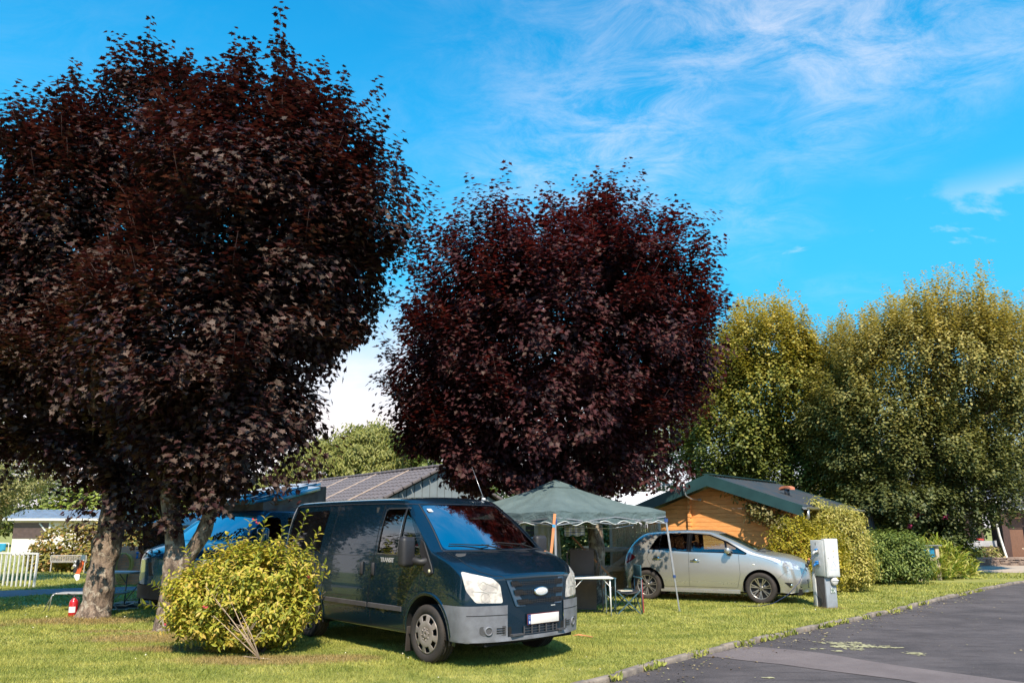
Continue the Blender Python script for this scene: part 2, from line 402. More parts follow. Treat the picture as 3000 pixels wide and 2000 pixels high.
t.links.new(c, b.inputs['Base Color']); b.inputs['Roughness'].default_value = 0.92; b.inputs['Specular IOR Level'].default_value = .25; bump(t, b, M2(t, 'ADD', f2, noise(t, 30, 4, vec=p)), 0.9, 0.012); M['asphalt'] = m
m, t, b = newmat('worn_asphalt')
p = pos(t); f1 = noise(t, 1.1, 6, 0.65, vec=p); f2 = noise(t, 80, 3, 0.7, vec=p)
c = mixc(t, ramp(t, f1, 0.3, 0.7), (0.130, 0.106, 0.108), (0.180, 0.148, 0.148)); c = mixc(t, ramp(t, f2, 0.5, 0.8, 0, 0.6), c, (0.27, 0.24, 0.25))
t.links.new(c, b.inputs['Base Color']); b.inputs['Roughness'].default_value = 0.88; b.inputs['Specular IOR Level'].default_value = .25; bump(t, b, f2, 0.9, 0.012); M['worn'] = m
M['path'] = pmat('path_asphalt', (0.17, 0.17, 0.20), 0.9, c2=(0.12, 0.12, 0.14), scale=2.0, bmp=0.3)
M['paving'] = pmat('pale_paving', (0.46, 0.38, 0.31), 0.9, c2=(0.36, 0.29, 0.24), scale=1.5, bmp=0.3)
M['kerbstone'] = pmat('kerbstone', (0.27, 0.22, 0.18), 0.9, c2=(0.12, 0.10, 0.09), scale=5, bmp=0.8, bscale=35)
M['moss'] = pmat('moss', (0.40, 0.37, 0.21), 0.95, c2=(0.26, 0.245, 0.15), scale=20, bmp=0.8)
M['soil'] = pmat('soil', (0.20, 0.12, 0.08), 0.95, c2=(0.12, 0.07, 0.05), scale=8, bmp=0.8)

g_ = MB(); gx = [-600, -60, -30, -15, -8, -4, 0, 4, 8, 15, 30, 60, 600]; gy = [-600, -40, -10, 0, 5, 8, 11, 14, 18, 24, 35, 60, 600]
g_.add([(x, y, 0) for y in gy for x in gx], [(j*13+i, j*13+i+1, (j+1)*13+i+1, (j+1)*13+i) for j in range(12) for i in range(12)], True)
g_.build('lawn', M['lawn'], kind='structure')
rd = MB(); n = len(KERB)
far = [(60, -40), (60, -20), (60, -10), (60, -5), (60, -2), (60, 0), (60, 2), (60, 4), (60, 6), (60, 8), (60, 10), (60, 12), (60, 14), (60, 17), (60, 20), (60, 23), (60, 26), (60, 30), (60, 36), (60.5, 47.5)]
rd.add([(x, y, 0.005) for x, y in KERB]+[(x, y, 0.005) for x, y in far], [(i, n+i, n+i+1, i+1) for i in range(n-1)])
rd.build('road', M['asphalt'], kind='structure')
ws = MB(); ps = [(2.36, 9.72), (2.75, 10.12), (3.1, 10.48), (3.35, 10.45), (3.7, 10.22), (3.95, 10.0), (4.15, 9.68), (4.29, 9.42), (4.55, 9.05), (4.78, 8.78), (5.33, 8.15), (6.6, 6.6), (9.5, 3.5), (8.4, 2.6), (5.2, 6.4), (4.55, 7.5), (4.12, 8.3), (3.72, 8.66), (3.45, 8.9), (3.16, 9.2), (2.85, 9.42), (2.55, 9.66)]
ws.add([(x, y, 0.010) for x, y in ps], [tuple(range(len(ps)))]); o = ws.build('worn_road_strip', M['worn'], kind='structure')
pt = MB(); nr = [(-30, 6), (-14.5, 15.4), (-11.7, 17.6), (-10.67, 18.75), (-9.3, 19.5), (-7, 20.4), (0, 22)]; fr_ = [(-36, 12), (-16.5, 17.6), (-12.9, 19.3), (-11.4, 20.2), (-9.3, 20.9), (-7, 21.7), (0, 23.3)]
pt.add([(x, y, 0.005) for x, y in nr+fr_], [(i, i+1, 7+i+1, 7+i) for i in range(6)]); pt.build('path', M['path'], kind='structure')
pv = MB(); ps = [(15.4, 28.4), (16.6, 27.0), (18.0, 26.5), (24, 27.0), (50, 34), (50, 45), (24, 35.5), (20.5, 31.3), (18.5, 30.8), (15, 30.4)]
pv.add([(x, y, 0.006) for x, y in ps], [tuple(range(len(ps)))]); pv.build('pavement', M['paving'], kind='structure')
def along(poly, step):
    out = []
    for (x0, y0), (x1, y1) in zip(poly, poly[1:]):
        l_ = math.hypot(x1-x0, y1-y0); k = max(1, int(l_/step))
        out += [(x0+(x1-x0)*i/k, y0+(y1-y0)*i/k) for i in range(k)]
    return out
kb = MB(); pts = [q for q in along(KERB[1:18], 0.05)]
acc = 0; i = 0
while i < len(pts)-14:
    k = random.randint(7, 11); a, c = pts[i], pts[min(i+k, len(pts)-1)]
    dx, dy = c[0]-a[0], c[1]-a[1]; l_ = math.hypot(dx, dy); nx, ny = -dy/l_, dx/l_
    mid = ((a[0]+c[0])/2+nx*(0.045+random.uniform(-.012, .012)), (a[1]+c[1])/2+ny*0.05, 0.018+random.uniform(-.014, .010))
    kb.bbox(mid, (l_-random.uniform(0.008, .02), 0.10+random.uniform(-.015, .01), 0.09), 0.018, rz=math.atan2(dy, dx)+random.uniform(-.02, .02), rx=random.uniform(-.05, .05), ry=random.uniform(-.02, .02))
    i += k
kb.build('kerb', M['kerbstone'], kind='structure')
# moss patches growing on the asphalt (thin irregular sheets)
rng = np.random.default_rng(3)
ms_ = MB()
def patch(cx, cy, a, b_, th, n=26):
    ca, sa = math.cos(th), math.sin(th)
    for q in range(int(16+a*b_*5200)):
        u, v = random.gauss(0, .5), random.gauss(0, .5)
        if mnoise.noise(Vector(((cx+a*u)*9, (cy+b_*v)*22, 1))) < -.12: continue
        x, y, r_ = a*u, b_*v, random.uniform(.008, .030); xx, yy = cx+x*ca-y*sa, cy+x*sa+y*ca
        ms_.add([(xx+r_*(1.3 if k % 2 else .8)*math.cos(k*.9), yy+r_*math.sin(k*.9)*(.8 if k % 3 else 1.2), 0.0125) for k in range(7)]+[(xx, yy, .0125+random.uniform(.001, .004))], [(k, (k+1) % 7, 7) for k in range(7)], True)
    return
    vs = []
    for k in range(n):
        an = 2*math.pi*k/n; r_ = 1+0.42*math.sin(an*3+cx*5)*math.sin(an*7+cy*3)+random.uniform(-.3, .3)
        x, y = a*math.cos(an)*r_, b_*math.sin(an)*r_; vs.append((cx+x*ca-y*sa, cy+x*sa+y*ca, 0.0135+random.uniform(0, .001)))
    vs.append((cx, cy, 0.019)); ms_.add(vs, [(k, (k+1) % n, n) for k in range(n)], True)
for cx, cy, a, b_ in [(4.45, 10.80, .17, .09), (4.75, 10.84, .10, .07), (4.48, 10.50, .22, .10), (4.80, 10.50, .22, .12), (5.08, 10.42, .20, .05), (5.14, 9.94, .10, .11), (4.04, 10.29, .10, .03), (4.24, 10.13, .05, .05), (4.52, 10.27, .10, .08), (2.73, 8.41, .07, .03), (4.66, 10.66, .2, .06)]:
    patch(cx, cy, a, b_, R(random.uniform(-14, 4)))
ms_.build('moss', M['moss'], kind='stuff')

def lawn_ok(x, y):
    """distance to the kerb line, positive on the grass"""
    K = np.array(KERB, float); dmin = np.full(len(x), 1e9); sgn = np.ones(len(x))
    for (x0, y0), (x1, y1) in zip(K, K[1:]):
        dx, dy = x1-x0, y1-y0; l2 = dx*dx+dy*dy
        t_ = np.clip(((x-x0)*dx+(y-y0)*dy)/l2, 0, 1); ddx, ddy = x-(x0+t_*dx), y-(y0+t_*dy)
        dd = np.hypot(ddx, ddy); s_ = np.sign(dx*(y-y0)-dy*(x-x0)); up_ = dd < dmin
        dmin[up_] = dd[up_]; sgn[up_] = s_[up_]
    return dmin*sgn
def in_strip(x, y):
    res = np.zeros(len(x), bool); xs = [p_[0] for p_ in nr]
    lo = np.interp(x, [p_[0] for p_ in nr], [p_[1] for p_ in nr]); hi = np.interp(x, [p_[0] for p_ in fr_], [p_[1] for p_ in fr_])
    return (y > lo-0.03) & (y < hi+0.03)
def make_grass():
    rng = np.random.default_rng(11); P = []; H_ = []; Wd = []
    for d0, d1, nb, hh, ww in [(6.3, 9, 120000, .030, .0055), (9, 12.5, 170000, .032, .008), (12.5, 18, 150000, .036, .013), (18, 27, 90000, .045, .022), (27, 40, 30000, .06, .04)]:
        r_ = np.sqrt(rng.uniform(d0*d0, d1*d1, nb)); a = rng.uniform(R(-37), R(37), nb)
        x = r_*np.sin(a); y = r_*np.cos(a)
        keep = (lawn_ok(x, y) > 0.10) & ~in_strip(x, y) & ~((x > 15) & (y > 26.4+(x-15)*0.03) & (y < 36))
        tuft = np.array([mnoise.noise(Vector((q*1.7, v*1.7, 0.3))) for q, v in zip(x[keep], y[keep])])
        x, y = x[keep], y[keep]
        P.append(np.stack([x, y, np.zeros(len(x))], 1)); H_.append(hh*(1+0.5*tuft)*rng.uniform(.5, 1.35, len(x))); Wd.append(np.full(len(x), ww))
    P = np.concatenate(P); H_ = np.concatenate(H_); Wd = np.concatenate(Wd); n = len(P)
    th = rng.uniform(0, 2*np.pi, n); u = np.stack([np.cos(th), np.sin(th), np.zeros(n)], 1)
    ln = rng.normal(size=(n, 2))*0.55; tip = P+np.stack([ln[:, 0]*H_, ln[:, 1]*H_, H_], 1)
    V = np.stack([P-u*Wd[:, None]*.5, P+u*Wd[:, None]*.5, tip], 1).reshape(-1, 3)
    return np_mesh('grass', V, np.full(n, 3), np.arange(n*3), rng.uniform(0, 1, n))
link('grass', make_grass(), M['blade'], kind='stuff')
# longer tufts and weeds along the kerb
def kerb_weeds():
    rng = np.random.default_rng(5); pts = np.array(along(KERB[3:16], 0.02)); pr = pts[rng.integers(0, len(pts), 6500)]
    msk = np.array([mnoise.noise(Vector((q*2.3, v*2.3, 5))) for q, v in pr]); pr = pr[msk > 0.02]; n = len(pr)
    off = rng.normal(size=n)*0.05+0.04; P = np.stack([pr[:, 0]-off*.7, pr[:, 1]+off*.7, np.full(n, 0.01)], 1)
    A = nrm(rng.normal(size=(n, 3))*.6+np.array([0, 0, 1.0])); Nn = rng.normal(size=(n, 3))
    return leaves('kerb_weeds', P, A, Nn, rng.uniform(.03, .095, n), 'lance', rng.uniform(0, 1, n))
link('kerb_weeds', kerb_weeds(), M['blade'], kind='stuff')

# ------------------------------------------------------------------ trees and shrubs
def barkmat(name, c, c2, lich, scale=6):
    m, t, b = newmat(name); p = pos(t)
    v = mapped(t, (1, 1, 0.45), src=p)
    f1 = noise(t, scale*2, 6, 0.7, vec=v); f2 = noise(t, scale, 6, 0.7, vec=p, dist=.6); f3 = noise(t, scale*5, 5, 0.7, vec=v)
    cc = mixc(t, ramp(t, f1, 0.38, 0.62), c, c2); cc = mixc(t, ramp(t, f2, 0.50, 0.60, 0, 0.8), cc, lich)
    t.links.new(cc, b.inputs['Base Color']); b.inputs['Roughness'].default_value = 0.95
    bump(t, b, M2(t, 'ADD', f1, f3), 0.9, 0.03); return m
M['bark_maple'] = barkmat('bark_maple', (0.30, 0.22, 0.17), (0.085, 0.060, 0.048), (0.46, 0.40, 0.33))
M['twig_red'] = pmat('twig_red', (0.045, 0.022, 0.020), .8)
M['bark_dark'] = barkmat('bark_dark', (0.10, 0.08, 0.065), (0.04, 0.032, 0.028), (0.16, 0.15, 0.12))
M['maple_leaf'] = leafmat('maple_leaf', [(0.010, 0.007, 0.010), (0.020, 0.010, 0.013), (0.042, 0.014, 0.014), (0.040, 0.028, 0.022), (0.105, 0.072, 0.062)], 0.15, 0.55, 0.18, tcol=(2.4, 0.9, 0.7))
M['maple_leaf_red'] = leafmat('maple_leaf_red', [(0.010, 0.006, 0.010), (0.022, 0.010, 0.014), (0.045, 0.014, 0.018), (0.070, 0.022, 0.024), (0.075, 0.046, 0.040)], 0.22, 0.55, 0.18, tcol=(2.6, 0.8, 0.6))
def trunk_mesh(mb, pts, rr, n=18, seed=0, flare=0.0, rough=0.10):
    """limb with an uneven surface"""
    pts = [Vector(p) for p in pts]
    # resample smoothly
    P2 = []; R2 = []
    for i in range(len(pts)-1):
        p0 = pts[max(i-1, 0)]; p1 = pts[i]; p2 = pts[i+1]; p3 = pts[min(i+2, len(pts)-1)]
        k = max(2, int((p2-p1).length/0.09))
        for q in range(k):
            s = q/k; s2, s3 = s*s, s*s*s
            P2.append(0.5*((2*p1)+(-p0+p2)*s+(2*p0-5*p1+4*p2-p3)*s2+(-p0+3*p1-3*p2+p3)*s3)); R2.append(rr[i]*(1-s)+rr[i+1]*s)
    P2.append(pts[-1]); R2.append(rr[-1]); m = len(P2); vs = []; x = None
    for i, p in enumerate(P2):
        d = (P2[min(i+1, m-1)]-P2[max(i-1, 0)]).normalized()
        if x is None: x, y, _ = frame(d)
        else: x = (x-d*x.dot(d)).normalized(); y = d.cross(x)
        for k in range(n):
            a = 2*math.pi*k/n; o_ = x*math.cos(a)+y*math.sin(a)
            q = R2[i]*(1+rough*2.2*mnoise.noise(Vector((p+o_*R2[i])*3.1)+Vector((seed, 0, 0)))+rough*mnoise.noise(Vector((p+o_*R2[i])*11)))
            if flare and p.z < 0.28: q += flare*(1-p.z/0.28)**2*(0.7+0.5*math.sin(a*3+seed))
            vs.append(p+o_*q)
    mb.add(vs, [(i*n+k, i*n+(k+1) % n, (i+1)*n+(k+1) % n, (i+1)*n+k) for i in range(m-1) for k in range(n)], True)
def limbs(mb, top, r0, targets, seed=1, sub=3):
    rnd_ = random.Random(seed)
    for c in targets:
        c = Vector(c); a = Vector(top); md = a.lerp(c, 0.5)+Vector((rnd_.uniform(-.2, .2), rnd_.uniform(-.2, .2), rnd_.uniform(-.1, .3)))
        mb.tube([a, a.lerp(md, .5)+Vector((0, 0, -.05)), md, c], [r0, r0*.75, r0*.5, r0*.15], 8)
        for k in range(sub):
            s_ = rnd_.uniform(.35, .95); q = a.lerp(c, s_); e = q+Vector((rnd_.uniform(-1, 1), rnd_.uniform(-1, 1), rnd_.uniform(.1, 1)))*rnd_.uniform(.5, 1.1)
            mb.tube([q, q.lerp(e, .5)+Vector((0, 0, .05)), e], [r0*.3, r0*.2, r0*.05], 5)
def maple(loc, label, trunk, rr, blobs, spikes, nshoot, seed, leafsize=.105, mat='maple_leaf', forks=(), hollow=0.60, group=None):
    """coordinates are world coordinates, turned local to the base"""
    rng = np.random.default_rng(seed); base = Vector(loc); lo = np.array(loc)
    root = empty('maple_tree', loc, 0, label, 'tree', group)
    mb = MB(); trunk_mesh(mb, [Vector(p)-base for p in trunk], rr, 20, seed, 0.05)
    for fk, fr2 in forks: trunk_mesh(mb, [Vector(p)-base for p in fk], fr2, 16, seed+3)
    top = Vector(trunk[-1])-base
    mb.build('trunk', M['bark_maple'], root)
    mb = MB(); limbs(mb, top, rr[-1]*.7, [Vector(b_[:3])-base for b_ in blobs], seed, 6); mb.build('limbs', M['bark_dark'], root)
    P, D = blob_points(rng, blobs, nshoot, hollow); P_i, D_i = blob_points(rng, [(*q[:3], q[3]*.8, q[4]*.8, q[5]*.8) for q in blobs], int(nshoot*.48), .35)
    # layered look: let shoots gather on noisy shelves
    w_ = np.array([mnoise.noise(Vector((p_[0]*.9, p_[1]*.9, p_[2]*1.9+seed))) for p_ in P]); w3 = np.array([mnoise.noise(Vector((p_[0]*.55+9, p_[1]*.55, p_[2]*.6+seed))) for p_ in P])
    P = P+D*(np.where(w3 < 0, w3*2.2, w3*.5)+w_*.3-.05+.9*np.array([mnoise.noise(Vector((p_[0]*1.15+3, p_[1]*1.15, p_[2]*1.15-seed))) for p_ in P]))[:, None]; k_ = w_ > -0.02
    P = np.concatenate([P[k_], P_i]); D = np.concatenate([D[k_], D_i])
    PP, AA, NN = shoots(rng, P, D, .42, .085, up=.55, out=.7, pet=.085, droop=.30, jit=.25)
    ko = rng.choice(np.nonzero(k_)[0].size, int(nshoot*.07), replace=False); P2_, A2_, N2_ = shoots(rng, P[ko]+D[ko]*.25+np.array([0, 0, .15]), D[ko], 1.0, .10, up=.9, out=.45, pet=.075, droop=.25, jit=.2)
    PP = np.concatenate([PP, P2_]); AA = np.concatenate([AA, A2_]); NN = np.concatenate([NN, N2_])
    # long leaders that stand out of the crown, and ragged branch tips all round the upper half
    tw = MB(); sp = []; sg = []; spikes = list(spikes)
    zc = np.mean([q[2] for q in blobs]); Ps, Ds = blob_points(rng, blobs, 600, .93); ok_ = np.nonzero((Ps[:, 2] > zc-1.6) & (Ds[:, 2] > -.25))[0][:120]
    for q in ok_:
        g_d = Ds[q]*.75+np.array([0, 0, .9]); g_d /= np.linalg.norm(g_d); ln_ = rng.uniform(.35, 1.2)
        spikes.append((*(Ps[q]+g_d*ln_*.75), ln_, g_d))
    for spk in spikes:
        x, y, z, ln = spk[:4]; g = np.array([rng.normal()*.10, rng.normal()*.06, 1.0]) if len(spk) < 5 else spk[4]; g = g/np.linalg.norm(g)
        tip = np.array([x, y, z]); steps = int(ln/.085)
        a0 = tip-g*ln*(1.15 if len(spk) < 5 else .75); tw.tube([Vector(a0-lo), Vector(a0-lo).lerp(Vector(tip-lo), .5)+Vector((rng.normal()*.03, 0, 0)), Vector(tip-lo)], [.010, .007, .003] if len(spk) < 5 else [.006, .005, .002], 5)
        ph = rng.uniform(0, 6)
        for k in range(steps):
            t_ = k/steps; c = tip-g*(ln*t_); ph += 1.5+rng.normal()*.25
            wd = .05+.34*t_
            for q in range(2 if t_ < .3 else 6):
                a_ = ph+q*(math.pi if t_ < .35 else 1.26); lat = np.array([math.cos(a_), math.sin(a_), 0.10+rng.normal()*.1])
                for rad in ((.06,) if t_ < .3 else (.06, wd)):
                    PP_ = c+lat*rad*rng.uniform(.7, 1.15)+np.array([0, 0, rng.normal()*.02]); sp.append((PP_, lat-np.array([0, 0, .25]), np.array([lat[0]*.2, lat[1]*.2, 1])+rng.normal(size=3)*.2))
    if sp:
        tw.build('twig', M['twig_red'], root)
        PP = np.concatenate([PP, np.array([q[0] for q in sp])]); AA = np.concatenate([AA, np.array([q[1] for q in sp])]); NN = np.concatenate([NN, np.array([q[2] for q in sp])])
    n = len(PP); S = rng.uniform(.7, 1.25, n)*leafsize
    # leaves high in the crown are redder
    zt = (PP[:, 2]-PP[:, 2].min())/(np.ptp(PP[:, 2])); cl = np.array([mnoise.noise(Vector((p_[0]*.8, p_[1]*.8, p_[2]*.8+seed))) for p_ in PP[:: 10]]); cl = np.repeat(cl, 10)[:n]
    rn = np.clip(rng.uniform(0, 1, n)*.75+cl*.5+(.18 if mat != 'maple_leaf' else (.30-.5*np.clip(zt-.3, 0, 1))), 0, 1)
    link('crown', leaves('crown', PP-lo, AA, NN, S, 'maple', rn), M[mat], root)
    return root
maple((-5.38, 12.2, 0), 'dark purple maple with a forked twin trunk behind the yellow-green bush', [(-5.42, 12.2, -.05), (-5.41, 12.2, .45), (-5.40, 12.2, .95), (-5.46, 12.2, 1.5), (-5.57, 12.2, 2.1), (-5.5, 12.2, 3.2), (-5.2, 12.2, 4.4)],
      [.19, .165, .165, .135, .13, .12, .10],
      [(-4.42, 12.3, 6.8, 1.95, 2.0, 2.3), (-3.66, 12.6, 5.9, 1.5, 1.77, 1.8), (-5.04, 12.0, 4.91, 1.89, 1.7, 1.7), (-4.76, 11.9, 3.75, 1.35, 1.35, 1.05), (-4.94, 12.5, 8.25, 1.25, 1.3, 1.2), (-3.95, 12.6, 7.9, 1.0, 1.1, 1.15), (-3.35, 12.5, 6.9, 1.05, 1.2, 1.25), (-5.55, 11.9, 3.45, .95, .95, .75), (-3.7, 12.4, 4.6, 1.0, 1.1, .8), (-4.2, 12.0, 3.0, .8, .8, .6), (-5.0, 11.9, 2.75, 1.0, .9, .5), (-3.9, 12.1, 3.6, .8, .8, .6), (-5.9, 12.0, 2.9, .6, .7, .5), (-2.95, 12.5, 6.1, .8, .9, 1.0), (-3.3, 12.4, 5.0, .8, .9, .7), (-5.15, 12.05, 2.05, .30, .35, .35), (-5.4, 12.0, 1.62, .20, .2, .16), (-4.7, 12.0, 2.3, .5, .5, .4)],
      [(-5.24, 12.4, 10.75, 1.5), (-4.40, 12.4, 11.30, 2.3), (-3.76, 12.4, 10.05, 1.2), (-3.13, 12.4, 9.95, 1.3), (-2.10, 12.4, 8.38, 1.1), (-2.45, 12.4, 8.5, 1.0), (-1.72, 12.5, 6.95, .7), (-4.8, 12.5, 10.2, .9), (-4.05, 12.4, 10.3, 1.3), (-3.4, 12.5, 9.4, .8), (-2.75, 12.4, 8.9, .8), (-5.7, 12.5, 9.9, .9), (-5.05, 12.3, 10.3, 1.0)],
      8200, 21, .106, forks=[([(-5.38, 12.2, .75), (-5.20, 12.2, 1.13), (-5.0, 12.2, 1.48), (-4.90, 12.2, 1.85), (-4.84, 12.2, 2.5), (-4.6, 12.2, 3.6), (-4.2, 12.3, 5.0)], [.12, .125, .115, .105, .105, .10, .07])])
maple((-7.51, 13.9, 0), 'dark purple maple with a single pale trunk beside the red fire extinguisher', [(-7.51, 13.9, -.05), (-7.49, 13.9, .5), (-7.45, 13.9, 1.0), (-7.38, 13.9, 1.7), (-7.38, 13.9, 2.5), (-7.5, 13.9, 3.4), (-7.7, 14, 4.8)],
      [.26, .245, .24, .225, .21, .19, .14],
      [(-8.56, 14, 7.24, 2.2, 2.2, 2.5), (-9.27, 14, 5.81, 1.88, 1.88, 1.86), (-7.8, 13.8, 4.5, 1.85, 1.95, 1.35), (-7.57, 14, 9.35, 1.25, 1.3, 1.7), (-9.1, 14, 8.3, 1.2, 1.3, 1.3), (-10.26, 14, 7.0, 1.4, 1.5, 1.5), (-9.16, 13.8, 3.95, 1.15, 1.2, 1.0), (-6.9, 14.1, 3.3, .95, .9, .8), (-10.6, 14, 5.6, 1.4, 1.4, 1.6), (-8.4, 13.9, 3.0, .9, 1.0, .55), (-9.7, 13.9, 3.1, .7, .9, .4), (-6.85, 13.7, 2.3, .55, .6, .65), (-7.9, 13.9, 2.6, .5, .8, .35), (-7.0, 13.6, 1.75, .28, .3, .35), (-7.3, 13.5, 2.6, .5, .4, .4)],
      [(-7.74, 14, 12.25, 1.8), (-9.20, 14, 11.25, 1.4), (-9.66, 14, 10.6, 1.0), (-7.27, 14, 11.65, 1.3), (-8.1, 14, 11.2, 1.0), (-6.85, 14.1, 10.9, .9), (-10.0, 14, 9.9, .7), (-8.7, 14, 10.6, .9), (-10.9, 14, 9.1, .7), (-7.5, 13.9, 11.6, 1.4)],
      9000, 22, .106)
maple((1.80, 16.3, 0), 'dark red-purple maple standing behind the green gazebo', [(1.83, 16.3, -.05), (1.82, 16.3, .7), (1.80, 16.3, 1.4), (1.72, 16.3, 2.2), (1.5, 16.3, 3.3), (1.2, 16.3, 4.6)],
      [.19, .165, .165, .17, .16, .12],
      [(0.93, 16.3, 5.9, 3.0, 2.9, 2.5), (-0.35, 16.3, 6.9, 1.9, 2.1, 1.6), (2.4, 16.3, 7.0, 1.9, 2.05, 1.7), (3.0, 16.3, 5.6, 1.8, 1.86, 1.8), (-1.2, 16.3, 5.3, 1.4, 1.6, 1.8), (0.76, 16.3, 3.85, 2.45, 2.4, 1.5), (2.0, 16.3, 7.9, 1.2, 1.3, 1.0), (-0.85, 16.2, 3.45, 1.25, 1.3, .95), (2.3, 16.3, 3.5, 1.15, 1.2, 1.0), (0.9, 16.2, 2.70, 1.5, 1.2, .6), (3.7, 16.3, 6.6, .9, 1.0, 1.4), (-1.3, 16.2, 3.7, .9, 1.2, .8), (-.4, 16.2, 2.75, .9, 1.1, .5), (3.0, 16.3, 3.9, 1.1, 1.2, 1.0), (3.7, 16.3, 5.0, 1.0, 1.1, 1.2), (2.2, 16.3, 2.70, .9, 1.1, .45), (-1.75, 16.3, 4.7, 1.1, 1.3, 1.2), (-1.5, 16.2, 3.55, .8, 1.0, .7), (-.95, 16.2, 2.75, .7, .9, .45)],
      [(-1.25, 16.3, 9.15, 1.3), (-0.5, 16.3, 9.2, 1.3), (0.89, 16.3, 9.6, 1.0), (1.99, 16.3, 9.85, 1.3), (1.7, 16.3, 9.6, 1.1), (2.25, 16.3, 9.55, 1.0), (3.13, 16.3, 9.15, .9), (4.1, 16.3, 9.05, .9), (4.5, 16.3, 8.5, .8), (4.85, 16.3, 6.9, .5), (1.2, 16.3, 9.3, .7), (-1.7, 16.3, 8.5, .7), (0.3, 16.3, 9.0, .7), (3.6, 16.3, 8.7, .7), (-2.2, 16.4, 7.8, .6), (-2.6, 16.3, 8.1, .7)],
      12500, 23, .106, mat='maple_leaf_red')

def broadleaf(name, loc, label, trunk, rr, blobs, n, seed, size, cols, shape='oval', bark='bark_dark', cat='tree', group=None, inner=.6, step=.11, length=.45, thin=-0.25, trans=.25, up=.5, droop=.2, bare=(), clump=1.1, matname=None, out=.7, pet=None, per=2, gold_toplit=0):
    rng = np.random.default_rng(seed); base = Vector(loc); lo = np.array(loc)
    root = empty(name, loc, 0, label, cat, group)
    mb = MB()
    if trunk:
        trunk_mesh(mb, [Vector(p)-base for p in trunk], rr, 14, seed, rr[0]*.2); limbs(mb, Vector(trunk[-1])-base, rr[-1]*.75, [Vector(b_[:3])-base for b_ in blobs], seed, 7)
    for q0, q1, r_ in bare:
        a_, b_ = Vector(q0)-base, Vector(q1)-base; mb.tube([a_, a_.lerp(b_, .5)+Vector((.04, 0, .05)), b_], [r_, r_*.75, r_*.4], 6)
    if mb.v: mb.build('trunk' if cat == 'tree' else 'stem', M[bark], root)
    P, D = blob_points(rng, blobs, n, inner)
    w_ = np.array([mnoise.noise(Vector((p_[0]*clump, p_[1]*clump, p_[2]*clump*1.3+seed))) for p_ in P]); k = w_ > thin; P = P[k]; D = D[k]
    if gold_toplit: P = P+D*np.array([.9*mnoise.noise(Vector((p_[0]*.7, p_[1]*.7, p_[2]*.5+seed)))+.1 for p_ in P])[:, None]
    k = P[:, 2] > 0.03; P = P[k]; D = D[k]
    PP, AA, NN = shoots(rng, P, D, length, step, up=up, out=out, pet=pet or size*.35, droop=droop, jit=.35, per=per)
    if gold_toplit:
        kk = np.nonzero(D[:, 2] > .25)[0]; kk = kk[rng.choice(len(kk), int(len(kk)*.16), replace=False)]
        P3, A3, N3 = shoots(rng, P[kk]+D[kk]*.2+np.array([0, 0, .35]), D[kk], 1.15, .09, up=2.2, out=.5, pet=size*.5, droop=0, jit=.15, per=3)
        PP = np.concatenate([PP, P3]); AA = np.concatenate([AA, A3]); NN = np.concatenate([NN, N3])
    k = PP[:, 2] > 0.02; PP, AA, NN = PP[k], AA[k], NN[k]
    m_ = len(PP); key = matname or ('leaf_'+label[:28])
    if key not in M: M[key] = leafmat('foliage', cols, trans, .5, .3)
    link('crown' if cat == 'tree' else 'foliage', leaves('foliage', PP-lo, AA, NN, rng.uniform(.7, 1.3, m_)*size, shape, (np.clip(.15+.45*rng.uniform(0, 1, m_)+gold_toplit*((PP[:, 2]-PP[:, 2].min())/np.ptp(PP[:, 2])-.42)*1.0, 0, 1) if gold_toplit else rng.uniform(0, 1, m_))), M[key], root)  # golden young growth and top light both put into leaf colour, paler with height
    return root
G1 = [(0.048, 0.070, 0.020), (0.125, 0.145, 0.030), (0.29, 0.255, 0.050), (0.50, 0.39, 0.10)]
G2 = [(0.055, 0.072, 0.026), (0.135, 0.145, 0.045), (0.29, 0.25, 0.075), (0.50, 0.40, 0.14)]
GD = [(0.020, 0.035, 0.012), (0.040, 0.062, 0.018), (0.070, 0.095, 0.025)]
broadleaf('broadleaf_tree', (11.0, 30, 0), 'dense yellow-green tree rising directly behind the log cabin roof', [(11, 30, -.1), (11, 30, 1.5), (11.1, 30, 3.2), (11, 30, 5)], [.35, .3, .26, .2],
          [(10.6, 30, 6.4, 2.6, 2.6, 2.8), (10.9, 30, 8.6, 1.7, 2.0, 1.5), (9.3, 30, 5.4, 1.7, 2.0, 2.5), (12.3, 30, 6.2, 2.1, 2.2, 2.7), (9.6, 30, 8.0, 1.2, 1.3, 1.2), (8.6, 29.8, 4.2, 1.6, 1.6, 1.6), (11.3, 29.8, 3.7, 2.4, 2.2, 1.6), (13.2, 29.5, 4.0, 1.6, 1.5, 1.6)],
          10500, 31, .125, G1, inner=.66, step=.11, length=.75, thin=-.42, up=1.1, gold_toplit=1)
